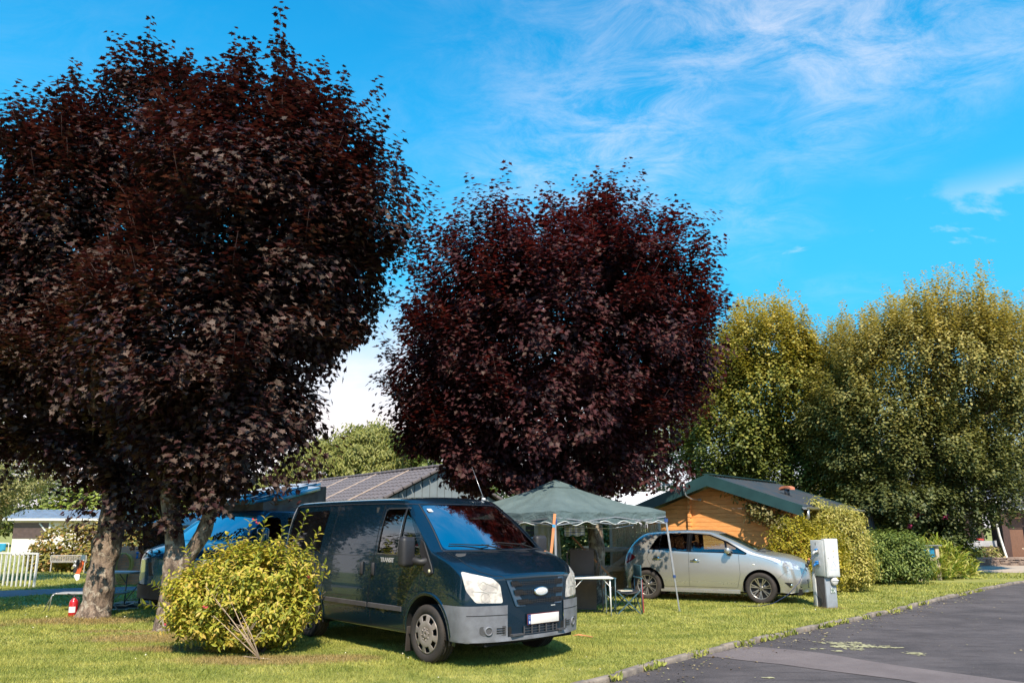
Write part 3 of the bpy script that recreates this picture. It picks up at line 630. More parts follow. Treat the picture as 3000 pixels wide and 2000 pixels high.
broadleaf('broadleaf_tree', (15.3, 27.2, 0), 'large spreading yellow-green tree left of the reception porch', [(15.3, 27.2, -.1), (15.3, 27.2, 1.2), (15.35, 27.2, 2.4), (15.2, 27.2, 3.6)], [.34, .28, .25, .2],
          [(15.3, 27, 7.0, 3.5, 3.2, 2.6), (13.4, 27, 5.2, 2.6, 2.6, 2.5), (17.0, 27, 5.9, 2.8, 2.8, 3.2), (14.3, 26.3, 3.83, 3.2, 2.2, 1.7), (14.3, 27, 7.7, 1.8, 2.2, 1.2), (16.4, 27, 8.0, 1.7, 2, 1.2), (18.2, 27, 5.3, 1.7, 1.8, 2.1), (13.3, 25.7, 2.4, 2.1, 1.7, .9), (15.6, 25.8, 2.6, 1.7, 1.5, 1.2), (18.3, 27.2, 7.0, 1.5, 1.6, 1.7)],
          16500, 32, .105, G2, inner=.66, step=.10, length=.70, thin=-.36, up=1.1, gold_toplit=1, bare=[((15.3, 27.1, 3.4), (17.6, 26.6, 6.0), .16), ((15.3, 27.1, 3.2), (14.0, 26.6, 5.4), .13), ((15.2, 27.0, 2.6), (13.2, 26.0, 3.2), .07), ((15.3, 27, 3.4), (15.9, 26.6, 7.0), .13), ((15.2, 27.0, 2.2), (12.4, 25.6, 2.4), .05)])
broadleaf('broadleaf_tree', (4.9, 34, 0), 'hazy grey-green tree behind the left end of the log cabin roof', [(4.9, 34, 0), (5.2, 34, 3), (5.4, 34, 5)], [.25, .2, .12],
          [(5.9, 34, 4.8, 1.8, 1.6, 2.0), (7.2, 34, 3.8, 2.0, 1.6, 2.0), (5.0, 34, 3.0, 2.0, 1.5, 1.4), (7.6, 34, 6.0, 1.5, 1.5, 1.6)], 1700, 33, .15, [(0.08, 0.10, 0.05), (0.14, 0.16, 0.08), (0.20, 0.21, 0.12)], inner=.5, thin=-.1)
GW = [(0.13, 0.145, 0.038), (0.20, 0.21, 0.055), (0.29, 0.28, 0.085)]
broadleaf('willow_tree', (-9.0, 44, 0), 'pale green weeping willow behind the grey tiled roof', [(-9, 44, 0), (-9, 44, 3)], [.4, .3],
          [(-9.0, 44, 4.6, 3.0, 2.4, 2.8), (-11.4, 44, 4.2, 2.4, 2.4, 2.5), (-6.9, 44, 4.2, 2.2, 2.4, 2.6), (-13.2, 44, 3.0, 2.4, 2, 2.0), (-8.2, 44, 6.0, 1.8, 1.8, 1.6)], 5200, 34, .22, GW, shape='lance', inner=.6, step=.16, length=.9, up=-.5, droop=1.2, thin=-.35, trans=.3)
broadleaf('broadleaf_tree', (-5.0, 40, 0), 'green treetop between the willow and the middle purple maple', [(-5, 40, 0), (-5, 40, 4)], [.3, .2],
          [(-5.0, 40, 5.9, 1.5, 1.5, .9), (-4.2, 40, 5.0, 1.6, 1.6, 1.5), (-3.0, 40, 3.6, 2.2, 1.8, 2.0)], 1500, 35, .18, [(0.07, 0.11, 0.02), (0.12, 0.16, 0.035), (0.17, 0.2, 0.05)], inner=.5)
broadleaf('olive_tree', (-15.6, 21.5, 0), 'silvery olive-green tree at the left edge behind the white railing', [(-15.6, 21.5, 0), (-15.4, 21.5, 1.2), (-15.3, 21.5, 2.6)], [.18, .15, .1],
          [(-14.9, 21.5, 3.2, 1.5, 1.4, 1.2), (-15.6, 21.5, 2.3, 1.2, 1.2, 1.0), (-14.1, 21.6, 3.1, 1.0, 1.0, .8), (-15.9, 21.5, 3.9, 1.5, 1.4, 1.2)], 2900, 36, .085, [(0.16, 0.18, 0.07), (0.28, 0.28, 0.12), (0.40, 0.36, 0.17)], shape='lance', inner=.45, step=.09, length=.5, thin=-.3)
broadleaf('hanging_branch_tree', (-10.9, 13.6, 0), 'tree at the extreme left edge with brownish drooping leaves', [(-10.9, 13.6, 0), (-10.8, 13.6, 1.2), (-10.7, 13.6, 2.4)], [.1, .09, .06],
          [(-9.85, 13.7, 1.75, .50, .5, .45), (-9.95, 13.6, .9, .45, .5, .5)], 300, 37, .085, [(0.10, 0.08, 0.03), (0.16, 0.13, 0.05), (0.12, 0.14, 0.04)], inner=.3, step=.09, length=.35)
for k, (x, y, r_, h_, lb, cs) in enumerate([
        (-31, 60, 6, 5.2, 'bright lime-green tree above the blue-roofed mobile home, left part', [(0.14, 0.19, 0.03), (0.24, 0.29, 0.05), (0.33, 0.36, 0.08)]),
        (-24, 56, 4.6, 5.4, 'olive tree crown above the right end of the blue-roofed mobile home', [(0.08, 0.10, 0.025), (0.14, 0.15, 0.035), (0.21, 0.20, 0.06)]),
        (-17, 58, 4.8, 4.9, 'light green distant tree seen between the left and the forked maple trunks', [(0.12, 0.16, 0.03), (0.2, 0.24, 0.05), (0.28, 0.3, 0.08)]),
        (0.5, 52, 5, 4.2, 'dark distant tree seen low behind the gazebo top', GD),
        (22.5, 46, 5, 6.2, 'distant green tree above the slate roof at the right edge', G2),
        (-41, 60, 6, 6.0, 'distant green tree at the far left behind the olive tree', [(0.09, 0.12, 0.03), (0.15, 0.18, 0.05), (0.22, 0.24, 0.08)])]):
    broadleaf('background_tree', (x, y, 0), lb, [(x, y, 0), (x, y, h_*.4)], [.35, .25], [(x, y, h_*.62, r_*.8, r_*.6, h_*.42), (x-r_*.45, y, h_*.5, r_*.6, r_*.5, h_*.36), (x+r_*.5, y, h_*.48, r_*.6, r_*.5, h_*.36)],
              1500, 50+k, .30, cs, inner=.55, step=.3, length=.9, group='distant trees', matname='bt%d' % k, thin=-.4)
# --- shrubs
YG = [(0.13, 0.16, 0.02), (0.28, 0.29, 0.035), (0.44, 0.38, 0.05), (0.52, 0.36, 0.10)]
bush = broadleaf('weigela_bush', (-3.18, 10.1, 0), 'big yellow-green flowering bush in front of the black van', None, None,
          [(-3.75, 10.1, .62, .70, .6, .46), (-3.5, 10.1, .92, .62, .55, .38), (-3.1, 10.15, .88, .48, .5, .42), (-4.1, 10.1, .62, .42, .42, .36), (-3.45, 10.1, .40, .65, .5, .32), (-3.0, 10.1, .52, .40, .42, .34), (-3.85, 10.05, .32, .42, .4, .22)],
          2300, 41, .072, YG, shape='lance', cat='bush', inner=.5, step=.040, length=.30, up=.6, droop=.25, thin=-.24, trans=.32, clump=2.6, out=.75, pet=.012, matname='bush_leaf')
def bush_extras():
    rng = np.random.default_rng(77); o = np.array([-3.18, 10.1, 0])
    st = MB(); PP = []; AA = []; NN = []
    for x, z, tx, tz in [(-2.95, 1.15, -2.72, 1.80), (-2.85, 1.1, -2.60, 1.55), (-2.8, .9, -2.45, 1.12), (-2.8, .8, -2.40, .98), (-3.3, 1.15, -3.20, 1.70), (-3.5, 1.15, -3.45, 1.66), (-3.7, 1.1, -3.75, 1.50), (-4.05, .9, -4.20, 1.32), (-4.4, .65, -4.72, .86), (-4.4, .55, -4.78, .62), (-3.05, 1.15, -2.95, 1.60), (-3.85, 1.1, -3.95, 1.42), (-2.8, .55, -2.5, .62), (-2.8, .45, -2.55, .36)]:
        y = 10.0+rng.normal()*.1; a, b_ = np.array([x, y, z]), np.array([tx, y-.05, tz]); st.tube([Vector(a-o), Vector((a+b_)/2-o)+Vector((.015, 0, 0)), Vector(b_-o)], [.006, .005, .002], 5)
        g = (b_-a)/np.linalg.norm(b_-a); ln = np.linalg.norm(b_-a); ph = rng.uniform(0, 6)
        for k in range(int(ln/.055)+1):
            c = a+g*k*.055; ph += 1.57; s_ = np.cross(g, [0, 1, 0.1]); s_ /= np.linalg.norm(s_); u_ = np.cross(g, s_)
            for q in (0, math.pi):
                lat = s_*math.cos(ph+q)+u_*math.sin(ph+q); PP.append(c); AA.append(lat+g*.7); NN.append(g-lat*.3)
    st.build('stem', M['bark_dark'], bush)
    link('shoot_leaves', leaves('shoot_leaves', np.array(PP)-o, np.array(AA), np.array(NN), rng.uniform(.07, .115, len(PP)), 'lance', rng.uniform(0, .8, len(PP))), M['bush_leaf'], bush)
    tw = MB(); rn = random.Random(4)
    for k in range(15):
        a = Vector((-.05+rn.uniform(-.2, .25), -.05+rn.uniform(-.1, .1), 0)); b_ = Vector((rn.uniform(-.75, .8), rn.uniform(-.35, .3), rn.uniform(.45, 1.0)))
        tw.tube([a, a.lerp(b_, .5)+Vector((0, 0, .08)), b_], [.018, .012, .005], 6)
    tw.build('stem', M['bark_dark'], bush)
    dt = MB()
    base = Vector((.12, -.62, 0.02))
    for dx, dz in [(-.55, .62), (-.62, .5), (-.45, .72), (-.3, .55), (-.75, .85), (-.38, .42), (-.2, .36)]:
        e = base+Vector((dx, .05, dz)); m1 = base.lerp(e, .5)+Vector((rn.uniform(-.03, .03), 0, .0)); dt.tube([base, m1, e], [.009, .007, .003], 5)
        for q in range(4):
            p_ = base.lerp(e, rn.uniform(.3, .95)); dt.tube([p_, p_+Vector((rn.uniform(-.15, .12), rn.uniform(-.04, .04), rn.uniform(.03, .16)))], [.004, .002], 4)
    dt.tube([base+Vector((-.2, 0, .03)), base+Vector((.12, .0, .0))], [.005, .003], 5)
    dt.build('dead_twig', pmat('dead_wood', (0.42, 0.31, 0.22), .9), bush)
    fl = MB()
    for x, y, z in [(-3.42+3.18, -.1, 1.68), (-3.74+3.18, -.70, .63), (-4.35+3.18, -.35, .38), (-2.62+3.18, -.2, .95), (-3.38+3.18, -.08, 1.64)]:
        for k in range(7):
            an = k*.9; e = Vector((math.cos(an)*.022, math.sin(an)*.014, .012*math.sin(k*2)))
            p_ = Vector((x, y, z)); fl.add([p_, p_+e+Vector((.008, 0, .012)), p_+e*1.5, p_+e-Vector((.008, 0, .010))], [(0, 1, 2, 3)])
        fl.build('flower', M.setdefault('pink', pmat('pink_petal', (0.62, 0.06, 0.10), .6)), bush); fl = MB()
bush_extras()
broadleaf('shrub', (6.95, 18.05, 0), 'yellow-green shrub between the silver car bonnet and the cabin wall', None, None, [(6.75, 18.1, 1.0, .62, .5, .75), (7.25, 18.0, .95, .65, .5, .7), (7.0, 18.05, .5, .75, .5, .5)],
          900, 42, .075, [(0.17, 0.17, 0.015), (0.29, 0.25, 0.02), (0.40, 0.32, 0.04)], shape='lance', cat='shrub', inner=.6, step=.05, length=.32, thin=-.45, trans=.3, clump=2.5)
broadleaf('shrub', (8.55, 19.2, 0), 'tall pale yellow-green shrub behind the white electric pedestal', None, None, [(8.2, 19.3, 1.35, .70, .6, .70), (8.45, 19.3, .95, .55, .7, .75), (8.1, 19.1, .7, .75, .6, .65), (8.5, 19.2, .55, .55, .6, .5), (8.5, 19.4, 1.55, .45, .45, .45), (7.8, 19.3, 1.75, .30, .3, .40)],
          1900, 43, .080, [(0.17, 0.18, 0.035), (0.30, 0.28, 0.06), (0.42, 0.37, 0.10), (0.5, 0.43, 0.16)], shape='lance', cat='shrub', inner=.62, step=.055, length=.36, thin=-.45, trans=.3, clump=2.3)
broadleaf('shrub', (10.9, 21.6, 0), 'rounded dark green shrub right of the pale yellow-green shrub', None, None, [(10.4, 21.7, .80, .75, .65, .52), (11.05, 21.6, .78, .62, .6, .55), (10.1, 21.4, .5, .6, .5, .45), (11.2, 21.5, .45, .55, .5, .4), (10.6, 21.5, .4, .9, .5, .3)],
          1900, 44, .10, [(0.055, 0.085, 0.02), (0.10, 0.145, 0.035), (0.165, 0.21, 0.05), (0.22, 0.26, 0.07)], shape='lance', cat='shrub', inner=.6, step=.06, length=.4, thin=-.4, trans=.25, clump=2.2, up=.9)
broadleaf('rhododendron', (13.2, 26.0, 0), 'dark shrub with a few magenta flowers under the large tree', None, None, [(12.8, 26.0, 1.2, 1.3, .9, .9), (14.2, 26, 1.0, 1.2, .9, .9), (14.9, 25.6, .7, .7, .7, .6), (13.6, 25.7, .6, 1.3, .7, .5)],
          1500, 45, .12, [(0.04, 0.055, 0.018), (0.075, 0.10, 0.03), (0.15, 0.18, 0.06)], cat='shrub', inner=.55, step=.08, length=.4, thin=-.3)
fl = MB()
for x, z in [(13.35, 1.95), (13.55, 2.05), (14.3, 1.9), (13.05, 1.6)]:
    for k in range(14):
        fl.ball((x-13.2+random.uniform(-.08, .08), -1.2+random.uniform(-.06, .06), z+random.uniform(-.07, .07)), .03, 5, 3)
    rh = [o for o in col.objects if o.name == 'rhododendron'][0]
    fl.build('flower', M.setdefault('magenta', pmat('magenta_petal', (0.35, 0.03, 0.12), .6)), rh); fl = MB()
broadleaf('day_lily', (13.6, 23.5, 0), 'clump of arching strap leaves right of the wooden notice frame', None, None, [(13.1, 23.5, .35, .40, .4, .3), (13.6, 23.7, .40, .45, .4, .35), (13.25, 23.9, .65, .4, .4, .38), (12.95, 23.1, .2, .3, .3, .2), (14.0, 23.9, .2, .4, .4, .2)],
          480, 46, .30, [(0.10, 0.16, 0.02), (0.20, 0.25, 0.03), (0.33, 0.34, 0.06), (0.42, 0.36, 0.12)], shape='strap', cat='plant', inner=.3, step=.16, length=.35, thin=-.5, up=1.0, droop=-.5, trans=.3, clump=2)
broadleaf('border_plants', (19.3, 31.6, 0), 'low mixed plants growing on the dry stone wall', None, None, [(18.6, 31.5, .5, .9, .3, .25), (19.9, 31.6, .45, .5, .3, .2), (17.6, 31.4, .45, .7, .4, .3)], 260, 47, .16, [(0.14, 0.16, 0.04), (0.3, 0.28, 0.08), (0.40, 0.32, 0.18)], shape='lance', cat='plant', inner=.3, step=.12, length=.3)
broadleaf('hedge', (-14.5, 27.6, 0), 'clipped reddish-green hedge behind the metal bench', None, None, [(x_, 27.8, .85, 1.3, .7, .85) for x_ in (-16.2, -14.9, -13.5, -12.2)]+[(x_, 27.6, .4, 1.2, .8, .5) for x_ in (-16.4, -15, -13.5, -12)],
          3000, 48, .13, [(0.09, 0.09, 0.025), (0.19, 0.18, 0.04), (0.31, 0.25, 0.06), (0.38, 0.2, 0.09)], cat='hedge', inner=.7, step=.1, length=.3, thin=-.5, clump=2)
broadleaf('hedge', (-9.0, 25.5, 0), 'tall green hedge behind the brick tap wall', None, None, [(x_, 25.6, .9, 1.2, .6, .95) for x_ in (-11.2, -10, -8.8, -7.6, -6.4)]+[(x_, 25.5, .4, 1.2, .7, .5) for x_ in (-11, -9.5, -8, -6.6)],
          2600, 49, .13, [(0.07, 0.09, 0.02), (0.13, 0.16, 0.035), (0.24, 0.23, 0.06)], cat='hedge', inner=.7, step=.1, length=.3, thin=-.5, clump=2)
broadleaf('laurel_hedge', (2.0, 19.6, 0), 'glossy laurel hedge behind the middle maple trunk and the wooden gate', None, None, [(x_, 19.8, .95, .8, .45, .85) for x_ in (.2, 1.1, 2.0, 2.9)]+[(x_, 19.7, .4, .8, .5, .45) for x_ in (.2, 1.1, 2.0, 2.9)],
          1900, 52, .11, [(0.05, 0.075, 0.02), (0.12, 0.15, 0.035), (0.27, 0.28, 0.08), (0.42, 0.40, 0.15)], cat='hedge', inner=.7, step=.08, length=.28, thin=-.5, clump=2)

# ------------------------------------------------------------------ buildings
M['fascia'] = pmat('painted_fascia', (0.026, 0.072, 0.080), 0.4, c2=(0.020, 0.055, 0.062), scale=3)
M['roof_metal'] = pmat('ribbed_roof', (0.022, 0.036, 0.046), 0.5, c2=(0.05, 0.045, 0.045), scale=2.2, rvar=.1)
def woodmat(name, c, c2, gscale=2.0, axis=(6, 60, 60)):
    m, t, b = newmat(name); v = mapped(t, axis)
    f = noise(t, gscale, 6, 0.65, vec=v, dist=.8); g = noise(t, 1.3, 3)
    kn = noise(t, 3.5, 2, vec=mapped(t, (1.3, 3, 3)))
    cc = mixc(t, ramp(t, f, .35, .7), c, c2); cc = mixc(t, ramp(t, g, .35, .65, 0, .35), cc, tuple(x*.7 for x in c)); cc = mixc(t, ramp(t, kn, .70, .78, 0, .8), cc, tuple(x*.35 for x in c))
    t.links.new(cc, b.inputs['Base Color']); b.inputs['Roughness'].default_value = .6; bump(t, b, f, .2, .01); return m
M['log_wood'] = woodmat('log_wood', (0.96, 0.45, 0.16), (0.76, 0.30, 0.09), axis=(2, 14, 14))
M['grey_wood'] = woodmat('weathered_wood', (0.44, 0.33, 0.26), (0.25, 0.18, 0.14), axis=(3, 20, 20))
M['pale_wood'] = woodmat('pale_wood', (0.50, 0.40, 0.30), (0.34, 0.26, 0.20), axis=(20, 20, 3))
M['dark_wood'] = woodmat('dark_wood', (0.085, 0.045, 0.038), (0.045, 0.026, 0.024), axis=(20, 20, 3))
CA = R(-40)
cabin = empty('log_cabin', (5.25, 20, 0), CA, 'orange pine log cabin with a dark teal roof behind the silver car', 'cabin')
sl = 0.349; RZ = 2.92
mb = MB(); z = 0.05; k = 0
while z < RZ-.28:
    h = .118; top = min(z+h, RZ-.26)
    hw = lambda q, s_: min(2.02, (RZ-.24-q)/sl)
    a, b_ = hw(z, 1), hw(top, 1)
    mb.prism([(-a, z), (a, z), (b_, top-.012), (b_-.006, top-.004), (-b_+.006, top-.004), (-b_, top-.012)], -.05, .05, (0, .40, 0), (1, 0, 0), (0, 0, 1))
    z += h
mb.box((0, .44, 1.0), (3.9, .05, 1.9))
for q in range(17):
    mb.box((2.02, 2.45, .11+q*.118), (.10, 4.1, .110)); mb.box((-2.02, 2.45, .11+q*.118), (.10, 4.1, .110))
mb.build('wall', M['log_wood'], cabin, bevel=.006)
mb = MB()
for q in range(21):
    mb.box((-.73+(.006 if q % 2 else -.006), .30, .11+q*.118), (.085 if q % 2 else .07, .11, .104)) if .11+q*.118 < 2.36 else None
mb.build('log_end', M['log_wood'], cabin, bevel=.008)
for x_ in (-1.98, 1.98):
    mb = MB()
    for q in range(17): mb.box((x_, .30, .11+q*.118), (.085, .12, .10))
    mb.build('log_end', M['log_wood'], cabin, bevel=.008)
mb = MB()
def slope_pt(x, y, dz=0): return (x, y, RZ-abs(x)*sl+dz)
for s_ in (-1, 1):
    nr_ = int(4.75/.062); vs = []
    for i in range(nr_+1):
        y = -.02+i*.062; h = .022*(1 if i % 4 in (0,) else 0)+(.012 if i % 4 == 2 else 0)
        vs += [slope_pt(s_*.0, y, h), slope_pt(s_*2.46, y, h)]
    mb.add(vs, [(2*i, 2*i+1, 2*i+3, 2*i+2) for i in range(nr_)], False)
    mb.bar(slope_pt(s_*.02, 2.35, -.035), slope_pt(s_*2.42, 2.35, -.035), 4.66, .03, up=(0, 0, 1))
mb.build('roof', M['roof_metal'], cabin)
mb = MB()
for yy in (-.05, 4.75):
    for s_ in (-1, 1):
        a = Vector(slope_pt(0, yy)); c = Vector(slope_pt(s_*2.47, yy))
        mb.prism([(0, RZ+.035), (s_*2.48, RZ-2.48*sl+.035), (s_*2.48, RZ-2.48*sl-.235), (0, RZ-.275)], -.02, .02, (0, yy, 0), (1, 0, 0), (0, 0, 1))
mb.bar((0, -.07, RZ+.042), (0, 4.76, RZ+.042), .22, .02)
mb.build('fascia_board', M['fascia'], cabin)
mb = MB(); pr = [(math.cos(a)*.065, math.sin(a)*.065) for a in [math.pi+i*math.pi/8 for i in range(9)]]+[(math.cos(a)*.057, math.sin(a)*.057) for a in [2*math.pi-i*math.pi/8 for i in range(9)]]
mb.prism(pr, -.08, 5.8, (2.53, 0, RZ-2.48*sl-.02), (1, 0, 0), (0, 0, 1)) if False else None
for i in range(8):
    a0, a1 = math.pi+i*math.pi/8, math.pi+(i+1)*math.pi/8
    p0, p1 = (2.535+.065*math.cos(a0), RZ-2.48*sl-.0+.065*math.sin(a0)), (2.535+.065*math.cos(a1), RZ-2.48*sl+.065*math.sin(a1))
    q0, q1 = (2.535+.055*math.cos(a0), RZ-2.48*sl+.055*math.sin(a0)), (2.535+.055*math.cos(a1), RZ-2.48*sl+.055*math.sin(a1))
    mb.add([(p0[0], -.1, p0[1]), (p1[0], -.1, p1[1]), (p1[0], 4.8, p1[1]), (p0[0], 4.8, p0[1]), (q0[0], -.1, q0[1]), (q1[0], -.1, q1[1]), (q1[0], 4.8, q1[1]), (q0[0], 4.8, q0[1])], [(0, 1, 2, 3), (7, 6, 5, 4), (0, 4, 5, 1), (2, 6, 7, 3)])
mb.tube([(2.535, .12, RZ-2.48*sl-.06), (2.535, .12, RZ-2.48*sl-.25), (2.16, .30, RZ-2.48*sl-.55), (2.16, .30, .1)], .038, 10)
mb.build('gutter', M['steel'], cabin)
mb = MB(); mb.tube([(1.45, 1.8, RZ-1.45*sl-.02), (1.45, 1.8, RZ-1.45*sl+.17)], .07, 12); mb.build('vent_pipe', M['dark_steel'], cabin)
mb = MB()
mb.prism([(-.19, -.05), (-.12, -.015), (0, 0.0), (.12, -.015), (.19, -.05), (.19, .01), (.12, .045), (0, .06), (-.12, .045), (-.19, .01)], -.09, .09, (1.45, 1.8, RZ-1.45*sl+.20), (.9, -.3, 0), (0, 0, 1))
mb.build('vent_cap', pmat('terracotta', (0.62, 0.22, 0.12), .7), cabin)
# climbing vine on the gable
def cw(x, y, z): return (5.25+.766*x+.643*y, 20-.643*x+.766*y, z)
vb = [(*cw(1.45, .22, 1.92), .42, .16, .20), (*cw(1.75, .2, 1.72), .35, .16, .18), (*cw(1.15, .25, 2.08), .26, .1, .12), (*cw(1.0, .3, 1.85), .22, .08, .10), (*cw(.75, .28, 2.33), .16, .06, .05), (*cw(.5, .28, 2.47), .13, .05, .045), (*cw(1.95, .15, 1.6), .3, .2, .2)]
vine = broadleaf('climbing_vine', cw(2.0, .2, 0), 'leafy vine creeping up under the right side of the cabin gable roof', None, None, vb, 190, 61, .085,
                 [(0.09, 0.10, 0.03), (0.18, 0.17, 0.06), (0.34, 0.28, 0.14)], shape='oval', cat='vine', inner=.1, step=.07, length=.25, thin=-.6, trans=.3)
mb = MB(); lo = Vector(cw(2.0, .2, 0))
for P_ in ([(2.0, .25, .1), (1.95, .25, 1.2), (1.5, .3, 1.95), (.9, .3, 2.25), (.45, .31, 2.48)], [(1.95, .25, 1.2), (1.2, .3, 1.75), (.9, .3, 1.9)]):
    mb.tube([Vector(cw(*q))-lo for q in P_], .012, 6)
mb.build('stem', M['bark_dark'], vine)
# TV antenna on a bent mast
an = empty('tv_antenna', cw(-.42, .32, 2.30), CA, 'silver TV antenna on a bent mast at the left of the cabin gable', 'antenna')
mb = MB(); mb.bbox((0, .0, .0), (.09, .04, .07), .01); mb.tube([(0, -.02, 0), (-.03, -.12, 0.0), (-.10, -.30, .02), (-.19, -.42, .10), (-.22, -.46, .25), (-.22, -.47, .46)], .020, 8); mb.build('mast', M['steel'], an)
mb = MB()
mb.bar((-.22, -.47, .42), (-1.25, -.75, .40), .018)
for k in range(9):
    t_ = k/8; c = Vector((-.40, -.52, .418)).lerp(Vector((-1.22, -.74, .40)), t_); l_ = .10-.03*t_
    mb.bar(c+Vector((-.45*l_*2, l_*2.2, .03)), c-Vector((-.45*l_*2, l_*2.2, .03)), .009)
for dz in (-.10, .0, .09): mb.bar((-.3, -.5, .42), (-1.2, -.62+dz*.8, .42+dz), .010)
mb.build('boom', M['white_metal'], an)
mb = MB()
for s_ in (-1, 1):
    o_ = Vector((-.30, -.50, .42))
    for k in range(6): mb.bar(o_+Vector((-.02*k*1.0-.01, -.12, s_*(.05+.035*k))), o_+Vector((-.02*k-.01, .12, s_*(.05+.035*k))), .008)
    for yy in (-.12, 0, .12): mb.bar(o_+Vector((-.01, yy, s_*.04)), o_+Vector((-.12, yy, s_*.24)), .008)
mb.build('reflector', M['steel'], an)
mb = MB(); mb.bbox((-.38, -.52, .45), (.07, .04, .03), .006); mb.build('connector', pmat('blue_plastic', (0.02, 0.25, 0.55), .4), an)

# grey tiled building
GB = R(37.2)
gb = empty('grey_building', (-2.27, 26, 0), GB, 'low building with a brown-grey tiled roof and grey vertical boarding behind the black van', 'building')
gs = .49; GZ = 3.66; LEN = 13.5
mt, t, b = newmat('roof_tile')
f = noise(t, 3, 4); f2 = noise(t, 22, 4)
t.links.new(mixc(t, ramp(t, f2, .3, .7), mixc(t, f, (0.165, 0.135, 0.140), (0.130, 0.115, 0.125)), (0.100, 0.088, 0.095)), b.inputs['Base Color']); b.inputs['Roughness'].default_value = .8; M['roof_tile'] = mt
mb = MB(); W_ = 3.5; rows = 12
for s_ in (-1, 1):
    ny = int(LEN/.05) if s_ < 0 else 40
    for r_ in range(rows):
        x0, x1 = W_*r_/rows, W_*(r_+1)/rows+.02; vs = []
        for i in range(ny+1):
            y = LEN*i/ny; w_ = (.020*math.cos(2*math.pi*y/.30) if s_ < 0 else 0)
            vs += [(s_*x0, y, GZ-x0*gs+w_), (s_*x1, y, GZ-x1*gs+w_+.034), (s_*x1, y, GZ-x1*gs+w_-.004)]
        mb.add(vs, [(3*i, 3*i+1, 3*i+4, 3*i+3) for i in range(ny)]+[(3*i+1, 3*i+2, 3*i+5, 3*i+4) for i in range(ny)], False)
mb.build('roof', M['roof_tile'], gb)
mb = MB()
for i in range(10):
    for s_ in (-1, 1):
        x0 = i*.35+.01; mb.bbox((s_*(x0+.17), .02, GZ-(x0+.17)*gs+.035), (.36, .20, .11), .025, ry=s_*math.atan(gs))
for i in range(int(LEN/.4)): mb.bbox((0, .2+i*.4, GZ+.03), (.22, .39, .10), .04)
mb.build('ridge_tile', M['roof_tile'], gb)
mb = MB()
for yy in (2.55, 5.2, 7.9, 10.6):
    mb.bar((-.1, yy, GZ-.1*gs+.04), (-W_, yy, GZ-W_*gs+.055), .05, .03)
mb.build('roof_batten', pmat('batten', (0.55, 0.42, 0.34), .8), gb)
mb = MB()
for yy in (2.55, 5.2, 7.9, 10.6): mb.bar((-.1, yy+.055, GZ-.1*gs+.03), (-W_, yy+.055, GZ-W_*gs+.045), .045, .02)
mb.build('roof_gap', M['dark_void'], gb)
mb = MB(); M['grey_board'] = pmat('grey_board', (0.20, 0.235, 0.265), .6, c2=(0.17, 0.20, 0.225), scale=2)
for i in range(22):
    x0 = -3.3+i*.3; hh = GZ-.10-max(abs(x0), abs(x0+.3))*gs; h2 = GZ-.10-abs(x0)*gs; h3 = GZ-.10-abs(x0+.3)*gs
    mb.prism([(x0+.012, 0), (x0+.288, 0), (x0+.288, h3), (x0+.012, h2)], -.02, .02, (0, .16, 0), (1, 0, 0), (0, 0, 1))
mb.box((-3.2, LEN/2+.1, 1.0), (.1, LEN-.3, 2.0)); mb.box((3.2, LEN/2+.1, 1.0), (.1, LEN-.3, 2.0))
mb.build('wall', M['grey_board'], gb)
mb = MB(); mb.prism([(-3.3, 0), (3.3, 0), (3.3, GZ-.14-3.3*gs), (0, GZ-.14), (-3.3, GZ-.14-3.3*gs)], -.01, .01, (0, .20, 0), (1, 0, 0), (0, 0, 1)); mb.build('board_backing', M['dark_void'], gb)

# blue roofed mobile home, far left
mh = empty('mobile_home', (-24.2, 42, 0), R(2), 'white mobile home with a blue-grey tiled roof beyond the left hedge', 'mobile home')
mb = MB(); mb.box((-.9, 1.6, 1.0), (5.2, 3.0, 1.95)); mb.build('wall', pmat('cream_panel', (0.78, 0.70, 0.66), .6, var=.04), mh)
mb = MB()
for r_ in range(5):
    y0, y1 = -.2+r_*.36, -.2+(r_+1)*.36+.03; z0, z1 = 2.02+r_*.10, 2.02+(r_+1)*.10
    vs = []
    for i in range(69):
        x = -4.0+i*.0875; w_ = .018*math.cos(2*math.pi*x/.35); vs += [(x, y0, z0+w_+.03), (x, y1, z1+w_), (x, y0, z0-.03)]
    mb.add(vs, [(3*i, 3*i+3, 3*i+4, 3*i+1) for i in range(68)]+[(3*i+2, 3*i+5, 3*i+3, 3*i) for i in range(68)])
mb.box((-1.0, 2.4, 2.3), (5.8, 1.6, .42))
mb.build('roof', pmat('blue_tile', (0.17, 0.22, 0.30), .5, scale=2), mh)
mb = MB(); mb.box((-1.0, -.24, 1.95), (6.0, .06, .12)); mb.build('eave_board', M['white_metal'], mh)
mb = MB(); mb.box((-2.55, .085, 1.35), (1.9, .02, .85)); mb.build('window', pmat('dark_glass', (0.10, 0.07, 0.07), .2), mh)
mb = MB(); mb.bar((-1.5, .07, .3), (-1.5, .07, 1.9), .1); mb.bar((-1.6, .07, 1.2), (-2.1, .07, 1.75), .07);  mb.build('frame', M['white_metal'], mh)
